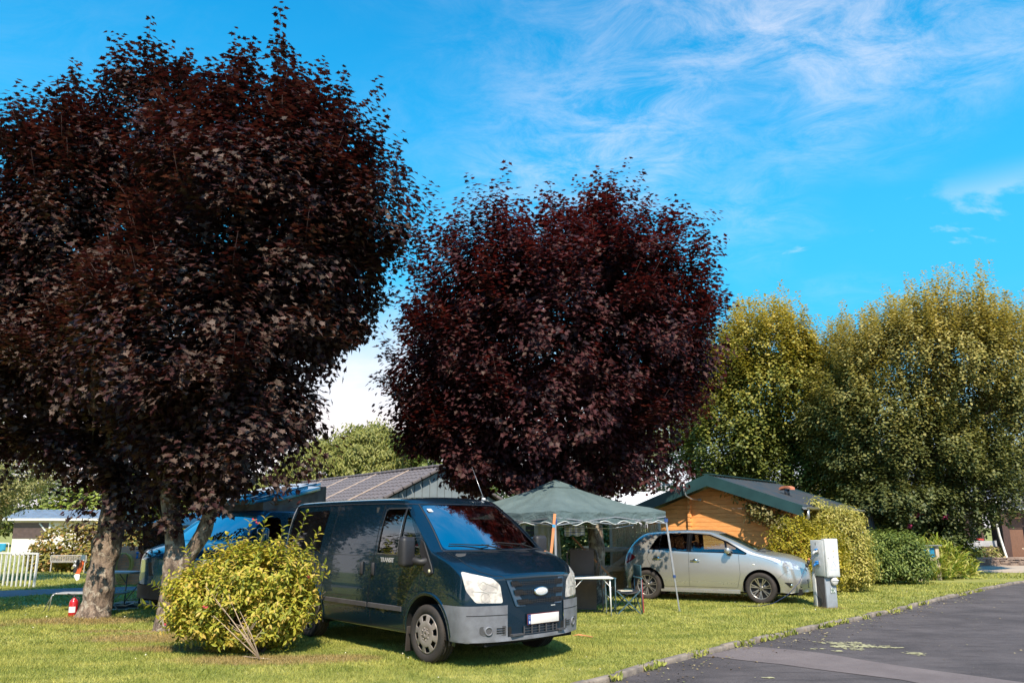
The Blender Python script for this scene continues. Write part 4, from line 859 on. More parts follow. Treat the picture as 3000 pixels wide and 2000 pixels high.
# white pitched marquee behind the gazebo
mq = empty('white_marquee', (4.6, 25, 0), R(-14), 'white pitched marquee roof between the green gazebo and the cabin', 'marquee')
M['white_cloth'] = pmat('white_cloth', (0.78, 0.78, 0.80), .7, c2=(0.64, 0.65, 0.70), scale=3)
mb = MB(); mb.add([(-1.9, -1, 2.25), (1.9, -1, 2.25), (1.9, 1, 2.25), (-1.9, 1, 2.25), (-.7, 0, 2.72), (.9, 0, 2.72)], [(0, 1, 5, 4), (1, 2, 5), (2, 3, 4, 5), (3, 0, 4)]); mb.build('canopy', M['white_cloth'], mq)
mb = MB()
for x, y in ((-1.85, -.95), (1.85, -.95), (1.85, .95), (-1.85, .95)): mb.tube([(x, y, 0), (x, y, 2.24)], .03, 8)
mb.build('pole', M['steel'], mq)
# reception building with porch
rc = empty('reception_building', (21.5, 33.4, 0), 0, 'dark timber reception building with a slate roof and porch at the right edge', 'building')
M['slate'] = pmat('slate', (0.14, 0.155, 0.20), .5, c2=(0.10, 0.11, 0.145), scale=3)
mb = MB()
for r_ in range(8):
    y0 = -.6+r_*.42; z0 = 2.62+r_*.30; k0 = 0
    for i in range(26):
        x0 = -3.2+i*.5+(.25 if r_ % 2 else 0); mb.box((x0, y0+.22, z0+.16), (.49, .56, .02), rx=math.atan(.30/.42))
mb.build('roof', M['slate'], rc)
mb = MB(); mb.box((2.6, -.72, 2.50), (11.6, .05, .36)); mb.build('fascia_board', M['slate'], rc)
mb = MB(); mb.tube([(-3.2, -.82, 2.66), (8.4, -.82, 2.66)], .06, 8); mb.tube([(-3.2, -.76, 2.30), (8.4, -.76, 2.30)], .02, 6); mb.tube([(-.55, -.85, 2.72), (-.50, -.85, 2.42), (-.66, -.8, 2.30), (-.62, -.8, 2.2), (-.50, -.80, 1.2), (-.28, -.8, .12), (-.42, -.9, .06)], .05, 10); mb.build('downpipe', M['white_metal'], rc)
mb = MB(); mb.box((4.1, .3, 1.15), (8.4, .10, 2.3)); mb.box((-.05, -.35, 1.15), (.30, .5, 2.3)); mb.build('wall', M['dark_wood'], rc)
mb = MB(); mb.box((.62, -.02, 1.2), (.85, .06, 2.2)); mb.build('door', woodmat('brown_door', (0.20, 0.10, 0.065), (0.14, 0.07, 0.045), axis=(20, 20, 3)), rc)
mb = MB()
for x in (-1.62, -.98): mb.box((x, -.3, 1.2), (.20, .18, 2.3))
mb.box((-1.3, -.3, 2.25), (4.2, .2, .14)); mb.build('post', M['dark_wood'], rc)
mb = MB(); mb.box((-1.3, 2.2, 1.3), (3.8, .06, 2.3)); mb.build('back_wall', pmat('white_siding', (0.72, 0.70, 0.72), .6, var=.05), rc)
mb = MB(); mb.box((-1.25, 2.14, .75), (1.4, .05, .9)); mb.build('planting', M['slate'], rc)
mb = MB(); mb.box((-1.15, -.42, .80), (1.45, .05, .34)); mb.build('railing_panel', pmat('grey_banner', (0.45, 0.45, 0.50), .6), rc)
mb = MB(); mb.box((-.75, -.45, .42), (.75, .06, .62)); mb.build('railing_board', M['dark_wood'], rc)
mb = MB()
for x in (-1.75, -1.1, -.45): mb.box((x, -.40, .50), (.07, .07, 1.0))
mb.build('railing_post', M['dark_steel'], rc)
# dry stone wall in front of it
sw = MB(); rn = random.Random(8)
for r_ in range(7):
    x = 0.0
    while x < 6.2:
        l_ = rn.uniform(.18, .5); h = rn.uniform(.034, .044)
        sw.bbox((x+l_/2, rn.uniform(-.03, .03), .03+r_*.047), (l_-.012, .34, h), .010, rz=rn.uniform(-.04, .04)); x += l_
o = sw.build('dry_stone_wall', pmat('dry_stone', (0.36, 0.27, 0.22), .9, c2=(0.15, 0.11, 0.10), scale=4, bmp=.6), label='low dry stone wall of thin brown slabs edging the bed by the reception', cat='stone wall')
o.location = (17.7, 31.0, 0); o.rotation_euler = (0, 0, R(8))
o = MB()
pot = empty('plant_pot', (22.35, 32.3, 0), 0, 'large terracotta pot by the dark reception door', 'plant pot')
mb = MB(); mb.lathe([(0, .02), (.17, .02), (.24, .15), (.31, .36), (.30, .50), (.25, .60), (.29, .64), (.30, .68), (.26, .68), (.24, .60), (0, .58)], n=28); mb.build('pot', pmat('terracotta_pot', (0.52, 0.20, 0.12), .75, bmp=.1), pot)
rng_ = np.random.default_rng(9); n_ = 260; P_ = rng_.normal(size=(n_, 3))*np.array([.15, .15, .09])+np.array([0, 0, .76])
link('foliage', leaves('foliage', P_, rng_.normal(size=(n_, 3)), rng_.normal(size=(n_, 3))+np.array([0, 0, 1]), rng_.uniform(.06, .1, n_), 'oval', rng_.uniform(0, 1, n_)), leafmat('pot_leaf', [(.15, .17, .06), (.5, .42, .35), (.7, .6, .55)], .2), pot)

# ------------------------------------------------------------------ vehicles
def paint(name, c, metal=0.0, rough=0.22, coat=1.0, dirt=(0.10, 0.08, 0.06), dirt_h=0.55, dirt_amt=.55, flake=0.0):
    m, t, b = newmat(name)
    co = t.nodes.new('ShaderNodeTexCoord').outputs['Object']; s_ = t.nodes.new('ShaderNodeSeparateXYZ'); t.links.new(co, s_.inputs[0])
    f = noise(t, 5, 6, .7); g = M2(t, 'MULTIPLY', ramp(t, s_.outputs['Z'], dirt_h, .15), ramp(t, f, .3, .62, 0, dirt_amt))
    t.links.new(mixc(t, g, c, dirt), b.inputs['Base Color'])
    b.inputs['Metallic'].default_value = metal
    t.links.new(M2(t, 'ADD', rough, M2(t, 'MULTIPLY', g, .5)), b.inputs['Roughness'])
    b.inputs['Coat Weight'].default_value = coat; b.inputs['Coat Roughness'].default_value = 0.03
    return m
M['van_paint'] = paint('dark_blue_paint', (0.007, 0.035, 0.064), 0.7, .26, 1.0, (0.026, 0.024, 0.022))
M['silver_paint'] = paint('silver_paint', (0.50, 0.485, 0.46), 0.7, .27, .7, (0.20, 0.17, 0.14), .45, .5)
M['blue_paint'] = paint('blue_paint', (0.008, 0.10, 0.20), 0.6, .25, 1.0)
M['bumper_grey'] = pmat('bumper_grey', (0.165, 0.170, 0.195), .5, c2=(0.12, 0.12, 0.138), scale=7, bmp=.12, bscale=150)
M['seat_fabric'] = pmat('seat_fabric', (0.07, 0.068, 0.068), .9, bmp=.3)
M['interior'] = pmat('interior', (0.045, 0.043, 0.045), .85)
def cage_body(occ, posf, ni, nj, nk, levels=3, crease=None):
    bm = bmesh.new(); V = {}
    def vv(i, j, k):
        if (i, j, k) not in V: V[(i, j, k)] = bm.verts.new(posf(i, j, k))
        return V[(i, j, k)]
    full = lambda a, b_, c: 0 <= a < ni and 0 <= b_ < nj and 0 <= c < nk and occ(a, b_, c)
    for a in range(ni):
        for b_ in range(nj):
            for c in range(nk):
                if not full(a, b_, c): continue
                Q = {(1, 0, 0): [(1, 0, 0), (1, 1, 0), (1, 1, 1), (1, 0, 1)], (-1, 0, 0): [(0, 0, 0), (0, 0, 1), (0, 1, 1), (0, 1, 0)],
                     (0, 1, 0): [(0, 1, 0), (0, 1, 1), (1, 1, 1), (1, 1, 0)], (0, -1, 0): [(0, 0, 0), (1, 0, 0), (1, 0, 1), (0, 0, 1)],
                     (0, 0, 1): [(0, 0, 1), (1, 0, 1), (1, 1, 1), (0, 1, 1)], (0, 0, -1): [(0, 0, 0), (0, 1, 0), (1, 1, 0), (1, 0, 0)]}
                for d, q in Q.items():
                    if not full(a+d[0], b_+d[1], c+d[2]): bm.faces.new([vv(a+x, b_+y, c+z) for x, y, z in q])
    bmesh.ops.recalc_face_normals(bm, faces=bm.faces)
    if crease:
        cl = bm.edges.layers.float.new('crease_edge'); inv = {v: k for k, v in V.items()}
        for e in bm.edges: e[cl] = crease(inv[e.verts[0]], inv[e.verts[1]])
    me = bpy.data.meshes.new('cage'); bm.to_mesh(me); bm.free()
    o = bpy.data.objects.new('cage', me); col.objects.link(o)
    md = o.modifiers.new('s', 'SUBSURF'); md.levels = levels; md.render_levels = levels
    res = bpy.data.meshes.new_from_object(o.evaluated_get(bpy.context.evaluated_depsgraph_get()))
    bpy.data.objects.remove(o); bm = bmesh.new(); bm.from_mesh(res); bpy.data.meshes.remove(res)
    for l_ in list(bm.edges.layers.float): bm.edges.layers.float.remove(l_)
    for f in bm.faces: f.smooth = True
    bm.normal_update(); return bm
def pip(poly, x, y):
    r_ = False; n = len(poly)
    for i in range(n):
        x0, y0 = poly[i]; x1, y1 = poly[(i+1) % n]
        if (y0 > y) != (y1 > y) and x < (x1-x0)*(y-y0)/(y1-y0)+x0: r_ = not r_
    return r_
def roundpoly(poly, r=.03, seg=4):
    """round the corners of a polygon; r may be one value per corner"""
    out = []; n = len(poly); rs = r if isinstance(r, (list, tuple)) else [r]*n
    for i in range(n):
        p0, p1, p2 = Vector(poly[i-1]), Vector(poly[i]), Vector(poly[(i+1) % n])
        a = (p0-p1); b_ = (p2-p1); q = min(rs[i], a.length*.45, b_.length*.45)
        if q < 1e-4: out.append(tuple(p1)); continue
        s0 = p1+a.normalized()*q; s1 = p1+b_.normalized()*q
        for k in range(seg+1):
            t_ = k/seg; out.append(tuple(s0*(1-t_)**2+p1*2*t_*(1-t_)+s1*t_**2))
    return out
def cut(bm, poly, U, V_, filt, keep=False):
    """cut the outline of a polygon (in the U,V plane) into the mesh and take the faces inside out of it"""
    U, V_ = Vector(U), Vector(V_); W = U.cross(V_).normalized(); n = len(poly)
    us = [p[0] for p in poly]; vs = [p[1] for p in poly]; mg = .004
    def inbox(f):
        fu = [v.co.dot(U) for v in f.verts]; fv = [v.co.dot(V_) for v in f.verts]
        return max(fu) > min(us)-mg and min(fu) < max(us)+mg and max(fv) > min(vs)-mg and min(fv) < max(vs)+mg and filt(f)
    for i in range(n):
        p0, p1 = poly[i], poly[(i+1) % n]
        e = U*(p1[0]-p0[0])+V_*(p1[1]-p0[1])
        if e.length < 1e-5: continue
        fs = []
        lo0, lo1 = min(p0[0], p1[0])-.002, max(p0[0], p1[0])+.002; h0, h1 = min(p0[1], p1[1])-.002, max(p0[1], p1[1])+.002
        for f in bm.faces:
            if not filt(f): continue
            fu = [v.co.dot(U) for v in f.verts]; fv = [v.co.dot(V_) for v in f.verts]
            if max(fu) > lo0 and min(fu) < lo1 and max(fv) > h0 and min(fv) < h1: fs.append(f)
        if not fs: continue
        geom = list({v for f in fs for v in f.verts})+list({e_ for f in fs for e_ in f.edges})+fs
        bmesh.ops.bisect_plane(bm, geom=geom, plane_co=U*p0[0]+V_*p0[1], plane_no=e.cross(W), dist=1e-5)
        bm.normal_update()
    ins = [f for f in bm.faces if filt(f) and pip(poly, f.calc_center_median().dot(U), f.calc_center_median().dot(V_))]
    return split_off(bm, ins, keep)
def split_off(bm, ins, keep=False):
    nb = bmesh.new(); mp = {}
    for f in ins:
        vs = []
        for v in f.verts:
            if v not in mp: mp[v] = nb.verts.new(v.co)
            vs.append(mp[v])
        try: q = nb.faces.new(vs); q.smooth = True
        except ValueError: pass
    nb.normal_update()
    if not keep: bmesh.ops.delete(bm, geom=ins, context='FACES')
    return nb
def bm_obj(name, bm, mat, parent, push=0.0, thick=0.0, label=None):
    bm.normal_update()
    if push:
        for v in bm.verts: v.co += v.normal*push
    if thick:
        r_ = bmesh.ops.extrude_face_region(bm, geom=list(bm.faces)); nv = [g for g in r_['geom'] if isinstance(g, bmesh.types.BMVert)]
        nrmls = {v: v.normal.copy() for v in nv}
        for v in nv: v.co += nrmls[v]*thick
    me = bpy.data.meshes.new(name); bm.to_mesh(me); bm.free()
    return link(name, me, mat, parent, label)
class Snap:
    def __init__(s, bm): s.t = BVHTree.FromBMesh(bm)
    def side(s, x, z, sgn=-1):
        h = s.t.ray_cast(Vector((x, sgn*3, z)), Vector((0, -sgn, 0))); return (h[0], h[1]) if h[0] else (Vector((x, sgn*.9, z)), Vector((0, sgn, 0)))
    def front(s, y, z):
        h = s.t.ray_cast(Vector((4, y, z)), Vector((-1, 0, 0))); return (h[0], h[1]) if h[0] else (Vector((.9, y, z)), Vector((1, 0, 0)))
    def top(s, x, y):
        h = s.t.ray_cast(Vector((x, y, 5)), Vector((0, 0, -1))); return (h[0], h[1]) if h[0] else (Vector((x, y, 1)), Vector((0, 0, 1)))
    def ribbon(s, mb, pts, w_, how='side', sgn=-1, off=.0015, step=.03):
        P = []
        for a, b_ in zip(pts, pts[1:]):
            l_ = math.hypot(b_[0]-a[0], b_[1]-a[1]); k = max(1, int(l_/step)); P += [(a[0]+(b_[0]-a[0])*i/k, a[1]+(b_[1]-a[1])*i/k) for i in range(k)]
        P.append(pts[-1]); H_ = [(s.side(x, z, sgn) if how == 'side' else s.front(x, z) if how == 'front' else s.top(x, z)) for x, z in P]
        vs = []
        for i, (p, n) in enumerate(H_):
            d = H_[min(i+1, len(H_)-1)][0]-H_[max(i-1, 0)][0]; sd_ = d.cross(n); sd_ = sd_.normalized()*w_/2 if sd_.length > 1e-6 else Vector((0, 0, w_/2))
            vs += [p+n*off+sd_, p+n*off-sd_]
        mb.add(vs, [(2*i, 2*i+1, 2*i+3, 2*i+2) for i in range(len(H_)-1)], True)
def plate_on(snap, mb, poly, how, push, th, sgn=-1, n=0):
    """a thin raised pad following the body"""
    P = [(snap.side(a, b_, sgn) if how == 'side' else snap.front(a, b_) if how == 'front' else snap.top(a, b_)) for a, b_ in poly]
    k = len(P); vs = [p+nn*push for p, nn in P]+[p+nn*(push+th) for p, nn in P]
    mb.add(vs, [tuple(range(k)), tuple(range(k, 2*k))]+[(i, (i+1) % k, k+(i+1) % k, k+i) for i in range(k)])
def tyre(parent, x, y, r, wd, sgn, rim_r, mat_rim, style, steer=0.0):
    h = wd/2
    root = MB(); pr = [(rim_r-.008, -h*.80), (rim_r+.012, -h*.96), (r*.86, -h), (r*.955, -h*.93), (r, -h*.74)]
    pr += [(r, -h*.5), (r-.009, -h*.46), (r-.009, -h*.40), (r, -h*.36), (r, -h*.06), (r-.009, -h*.03), (r-.009, h*.03), (r, h*.06), (r, h*.36), (r-.009, h*.40), (r-.009, h*.46), (r, h*.5)]
    pr += [(r, h*.74), (r*.955, h*.93), (r*.86, h), (rim_r+.012, h*.96), (rim_r-.008, h*.80)]
    root.lathe(pr, axis='Y', n=48)
    for k in range(60):
        a = 2*math.pi*k/60
        for q in (-1, 1): root.box(((r-.004)*math.cos(a), q*h*.64, (r-.004)*math.sin(a)), (.012, h*.26, .009), ry=-a)
    w_ = root.build('wheel', M['rubber'], parent); w_.location = (x, y, r); w_.rotation_euler = (0, 0, steer)
    s = sgn; rm = MB(); ho = s*h*.80
    if style == 'hub':
        rm.lathe([(rim_r, s*h*.2), (rim_r, ho), (rim_r-.012, ho+s*.006), (rim_r-.020, ho)], axis='Y', n=40)
        dc = MB(); nh = 8; R0, R1, R2_ = .055, rim_r*.66, rim_r-.016
        # disc with eight openings between broad spokes
        seg = 64; ring = lambda rad, hh: [(rad*math.cos(2*math.pi*k/seg), hh, rad*math.sin(2*math.pi*k/seg)) for k in range(seg)]
        radii = [(0.0001, .020), (.05, .020), (.055, .012), (.085, .020), (rim_r*.58, .018), (rim_r*.62, .014), (rim_r*.88, .006), (rim_r-.014, .000)]
        vs = []
        for rad, hh in radii: vs += ring(rad, ho+s*hh)
        fs = []
        for i in range(len(radii)-1):
            for k in range(seg):
                if i == 5 and (k % 8) in (0, 1, 2, 3): continue
                fs.append((i*seg+k, i*seg+(k+1) % seg, (i+1)*seg+(k+1) % seg, (i+1)*seg+k))
        dc.add(vs, fs, True)
        for k in range(8):
            a = 2*math.pi*(k+.25)/8; c_ = ((rim_r*.75)*math.cos(a), (rim_r*.75)*math.sin(a))
            dc.lathe([(.006, 0), (.006, s*.008), (0, s*.008)], c=(.068*math.cos(a), ho+s*.016, .068*math.sin(a)), axis='Y', n=8)
        ri = rm.build('rim', M['dark_steel'], w_)
        dd = dc.build('hubcap', mat_rim, w_); md = dd.modifiers.new('s', 'SOLIDIFY'); md.thickness = .006
        em = MB(); em.lathe([(.024, 0), (.024, s*.003), (0, s*.004)], c=(0, ho+s*.020, 0), axis='Y', n=20); em.build('wheel_badge', pmat('blue_badge', (0.02, 0.05, 0.13), .3), w_)
        bk = MB(); bk.lathe([(rim_r, s*h*.15), (0, s*h*.15)], axis='Y', n=32); bk.build('brake_disc', M['rubber'], w_)
    else:
        rm.lathe([(rim_r, -s*h*.5), (rim_r-.012, s*h*.1), (rim_r-.010, ho-s*.012), (rim_r+.002, ho), (rim_r-.006, ho+s*.006), (rim_r-.016, ho-s*.004)], axis='Y', n=48)
        for k in range(7):
            a = 2*math.pi*k/7+.2
            for da in (-.135, .135):
                a1 = a+da; p0 = (.045*math.cos(a), ho-s*.030, .045*math.sin(a)); p1 = ((rim_r-.010)*math.cos(a1), ho-s*.010, (rim_r-.010)*math.sin(a1))
                rm.bar(p0, p1, .020, .020, up=(0, 1, 0))
        rm.lathe([(.060, -s*.03), (.052, 0), (.03, s*.004), (0, s*.004)], c=(0, ho-s*.022, 0), axis='Y', n=24)
        rm.build('rim', mat_rim, w_)
        bk = MB(); bk.lathe([(rim_r-.004, s*h*.05), (.14, s*h*.05), (.14, s*h*.15), (0, s*h*.15)], axis='Y', n=32); bk.build('brake_disc', M['dark_steel'], w_)
        nu = MB()
        for k in range(5):
            a = 2*math.pi*k/5; nu.lathe([(.009, 0), (.009, s*.006), (0, s*.006)], c=(.033*math.cos(a), ho-s*.02, .033*math.sin(a)), axis='Y', n=8)
        nu.build('wheel_nut', M['dark_void'], w_)
    return w_
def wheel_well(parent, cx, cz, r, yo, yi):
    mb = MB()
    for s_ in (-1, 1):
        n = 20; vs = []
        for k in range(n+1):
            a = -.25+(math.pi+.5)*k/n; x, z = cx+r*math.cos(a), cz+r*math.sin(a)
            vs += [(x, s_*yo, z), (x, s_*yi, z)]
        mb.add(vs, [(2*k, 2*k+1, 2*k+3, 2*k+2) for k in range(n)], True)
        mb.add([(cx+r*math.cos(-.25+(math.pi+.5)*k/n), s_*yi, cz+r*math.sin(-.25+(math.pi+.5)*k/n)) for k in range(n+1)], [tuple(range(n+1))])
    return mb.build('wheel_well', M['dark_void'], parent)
def circle(cx, cz, r, n=40): return [(cx+r*math.cos(2*math.pi*k/n), cz+r*math.sin(2*math.pi*k/n)) for k in range(n)]
def seat(parent, x, y, z, mat, rec=.25):
    mb = MB(); mb.bbox((x, y, z), (.50, .50, .16), .05); mb.bbox((x-.27, y, z+.36), (.14, .48, .66), .05, ry=-rec); mb.bbox((x-.38, y, z+.80), (.10, .27, .20), .04, ry=-rec); mb.build('seat', mat, parent)

def van_shape(xs, ztop, zlow, wk, xg5, xg6, zroof, cowl, kg, noseback, nexp=3.2, wcor=.04, nf=(1, .85, .25, 0)):
    """xs: stations; ztop: height of the lower body top at each; greenhouse on stations >= cowl"""
    yf = [-1, -.90, -.52, 0, .52, .90, 1]; n = len(xs)-1
    nz = len(zlow)
    def posf(i, j, k):
        a = yf[j]; edge = abs(a)
        x = xs[i]; top = ztop[i]
        if k <= nz:
            fr = 1.0 if k == nz else (zlow[k]-zlow[0])/(ztop[-2]-zlow[0])
            if k == nz: z = top
            else: z = min(zlow[k], zlow[0]+(top-zlow[0])*(k/nz)) if i <= 2 else zlow[k]
            w_ = wk[k]
            if k == nz and i >= cowl: x = kg[0][i-cowl]
        else:
            q = k-nz; x = kg[q][i-cowl]; w_ = wk[k]; z = zroof[q][i-cowl]
        y = a*w_
        if k == nz+2 and edge < 1: z += .045*(1-edge**2)+.015
        if k == nz and i < cowl and edge < 1: z += .06*(1-edge**2)
        if i == 0: y *= (1-wcor*(edge == 1))
        if i < 4: x -= noseback*(edge**nexp)*nf[i]
        if i == cowl and k >= nz: x -= kg[3][min(k-nz, 2)]*edge**2
        if i == n: x += .06*(edge == 1)
        return Vector((x, y, z))
    occ = lambda a, b_, c: c < nz or a >= cowl
    return posf, occ, n, 6, nz+2

# ---- the black-blue van
VT = -.822
van = empty('panel_van', (-.324, 9.937, 0), VT, 'dark blue-black panel van with grey bumper parked nose-out on the grass', 'van')
xs = [.95, .84, .52, .16, -.25, -.80, -1.3, -2.1, -2.93, -3.65, -3.90]
ztop = [.985, 1.045, 1.18, 1.295, 1.27, 1.26, 1.26, 1.26, 1.26, 1.26, 1.26]
zlow = [.30, .42, .70, .92]
wk = [.95, .975, .985, .975, .955, .895, .80]
kg = [[.33, -.03, -.62, -1.3, -2.1, -2.93, -3.65, -3.90], [-.075, -.38, -.90, -1.4, -2.1, -2.93, -3.65, -3.90], [-.56, -.76, -1.10, -1.5, -2.1, -2.93, -3.62, -3.86], [.28, .25, .20]]
zroof = [None, [1.63]*8, [1.915, 1.935, 1.945, 1.95, 1.95, 1.95, 1.94, 1.93]]
pf, oc, a_, b__, c__ = van_shape(xs, ztop, zlow, wk, None, None, zroof, 3, kg, .26)
def vcrease(p, q):
    (i, j, k), (i2, j2, k2) = p, q; e = 0
    if k == k2 == 6 and j == j2 and j in (0, 6): e = .55
    if i == i2 == 3 and j == j2 and j in (0, 6) and min(k, k2) >= 4: e = .45
    if k == k2 == 0: e = .9
    if k == k2 == 4 and i <= 3 and i2 <= 3 and j == j2 and j in (0, 6): e = .55
    if k == k2 == 4 and i == i2 == 0: e = .5
    if k == k2 == 4 and i == i2 == 3: e = .7
    return e
vb_ = cage_body(oc, pf, a_, b__, c__, 3, vcrease)
snapv = Snap(vb_)
cen = lambda f: f.calc_center_median()
left_ = lambda f: cen(f).y > .3 and abs(f.normal.y) > .35
right_ = lambda f: cen(f).y < -.3 and abs(f.normal.y) > .35
for cx in (0.0, -2.93):
    for fl_ in (left_, right_): cut(vb_, circle(cx+.02, .355, .425), (1, 0, 0), (0, 0, 1), lambda f: fl_(f) and cen(f).z < .9).free()
# windscreen
wsp = roundpoly([(-.80, 1.315), (.80, 1.315), (.655, 1.875), (-.655, 1.875)], .07)
wsf = lambda f: f.normal.x > .25 and cen(f).x > -1.0 and cen(f).z > 1.24
gl = cut(vb_, wsp, (0, 1, 0), (0, 0, 1), wsf); bm_obj('windscreen', gl, M['screen_glass'], van, -.004)
for sg, fl_ in ((-1, right_), (1, left_)):
    fw = [(-1.13, 1.245), (-1.09, 1.815), (-.655, 1.815), (-.665, 1.245)]; qw = [(-.625, 1.245), (-.615, 1.815), (-.585, 1.815), (-.17, 1.285), (-.20, 1.250)]
    g1 = cut(vb_, roundpoly(fw, [.05, .07, .01, .01]), (1, 0, 0), (0, 0, 1), lambda f: fl_(f) and cen(f).z > 1.1); bm_obj('side_window', g1, M['glass'], van, -.006)
    g2 = cut(vb_, roundpoly(qw, [.01, .01, .02, .02, .02]), (1, 0, 0), (0, 0, 1), lambda f: fl_(f) and cen(f).z > 1.1); bm_obj('quarter_window', g2, M['glass'], van, -.006)
    rw = [(-3.72, 1.235), (-3.66, 1.80), (-2.62, 1.825), (-2.68, 1.235)]
    g3 = cut(vb_, roundpoly(rw, .05), (1, 0, 0), (0, 0, 1), lambda f: fl_(f) and cen(f).z > 1.1); bm_obj('rear_side_window', g3, pmat('black_glass', (0.004, 0.004, 0.005), .03, var=0, coat=1.0), van, .004)
    # doors as parts of their own
    dp = [(-1.19, .345), (-1.27, .70), (-1.19, 1.25), (-1.15, 1.87), (-.57, 1.87), (-.10, 1.30), (-.155, .82), (-.32, .80), (-.43, .62), (-.47, .345)]
    g4 = cut(vb_, dp, (1, 0, 0), (0, 0, 1), lambda f: fl_(f)); 
    if sg < 0:
        door = bm_obj('front_door', g4, M['van_paint'], van, .001)
    else: bm_obj('front_door', g4, M['van_paint'], van, .001)
    if sg < 0:
        sp_ = [(-2.50, .33), (-2.56, .60), (-2.44, .90), (-2.42, 1.25), (-2.34, 1.875), (-1.17, 1.875), (-1.21, 1.25), (-1.29, .70), (-1.21, .33)]
        g5 = cut(vb_, sp_, (1, 0, 0), (0, 0, 1), lambda f: fl_(f)); bm_obj('sliding_door', g5, M['van_paint'], van, .001)
# headlamps
for sg in (-1, 1):
    n_ = Vector((.80, .60*sg, 0)).normalized(); U_ = Vector((-n_.y, n_.x, 0))
    # outline given by points on the body
    hp = [Vector((.60, sg*.93, 1.085)), Vector((.86, sg*.66, 1.005)), Vector((.93, sg*.60, .93)), Vector((.95, sg*.57, .725)), Vector((.80, sg*.86, .735)), Vector((.70, sg*.93, .87))]
    poly = [(p.dot(U_), p.z) for p in hp]
    g6 = cut(vb_, roundpoly(poly, .03), U_, (0, 0, 1), lambda f: f.normal.dot(n_) > .2 and cen(f).x > .3 and cen(f).y*sg > .3)
    hl = bm_obj('headlamp', g6, None, van, -.001)
    m, t, b = newmat('lamp_lens'); v_ = mapped(t, (1, 1, 1))
    wv = noise(t, 9, 3, vec=v_); t.links.new(mixc(t, ramp(t, wv, .45, .62), (0.66, 0.61, 0.56), (0.42, 0.38, 0.36)), b.inputs['Base Color'])
    b.inputs['Roughness'].default_value = .18; b.inputs['Coat Weight'].default_value = 1; b.inputs['Coat Roughness'].default_value = .02
    hl.data.materials.append(m)
    rim_ = MB(); 
    c3 = [Vector((.80, sg*.80, .84)), Vector((.82, sg*.76, .95))]
mb = MB()
for sg in (-1, 1):
    snapv.ribbon(mb, [(sg*.60, .845), (sg*.88, .865)], .006, 'front', off=.003); snapv.ribbon(mb, [(sg*.60, .90), (sg*.74, .955)], .004, 'front', off=.003)
mb.build('lamp_divider', pmat('lamp_line', (.46, .43, .40), .3), van)
mb = MB()
for sg in (-1, 1):
    for y_, z_, r__ in ((.735, .795, .058), (.76, .925, .045)):
        p_, nn = snapv.front(sg*y_, z_); x_, yy_, d_ = frame(nn); vs = [p_+nn*.003+x_*q*math.cos(2*math.pi*k/24)+yy_*q*math.sin(2*math.pi*k/24) for q in (r__, r__*.86) for k in range(24)]
        mb.add(vs, [(k, (k+1) % 24, 24+(k+1) % 24, 24+k) for k in range(24)], True)
mb.build('lamp_reflector_ring', pmat('lamp_ring', (.50, .47, .44), .2), van)
# bumper
for z_ in (.70, .345):
    fs = [f for f in vb_.faces if cen(f).x > .1]; geom = list({v for f in fs for v in f.verts})+list({e for f in fs for e in f.edges})+fs
    bmesh.ops.bisect_plane(vb_, geom=geom, plane_co=(0, 0, z_), plane_no=(0, 0, 1), dist=1e-5)
for y_ in (-.47, .47):
    fs = [f for f in vb_.faces if cen(f).x > .5 and cen(f).z < .8]; geom = list({v for f in fs for v in f.verts})+list({e for f in fs for e in f.edges})+fs
    bmesh.ops.bisect_plane(vb_, geom=geom, plane_co=(0, y_, 0), plane_no=(0, 1, 0), dist=1e-5)
bmp = split_off(vb_, [f for f in vb_.faces if cen(f).x > .12 and cen(f).z < .70 and (abs(cen(f).y) > .47 or cen(f).z < .345) and f.normal.z > -.8])
bumper = bm_obj('front_bumper', bmp, M['bumper_grey'], van, .010)
sb = MB(); snapv.ribbon(sb, [(-.925, .595), (-.47, .595)], .007, 'front', off=.013); snapv.ribbon(sb, [(.47, .595), (.925, .595)], .007, 'front', off=.013)
sb.build('bumper_groove', M['dark_void'], bumper)
body = bm_obj('body', vb_, M['van_paint'], van)
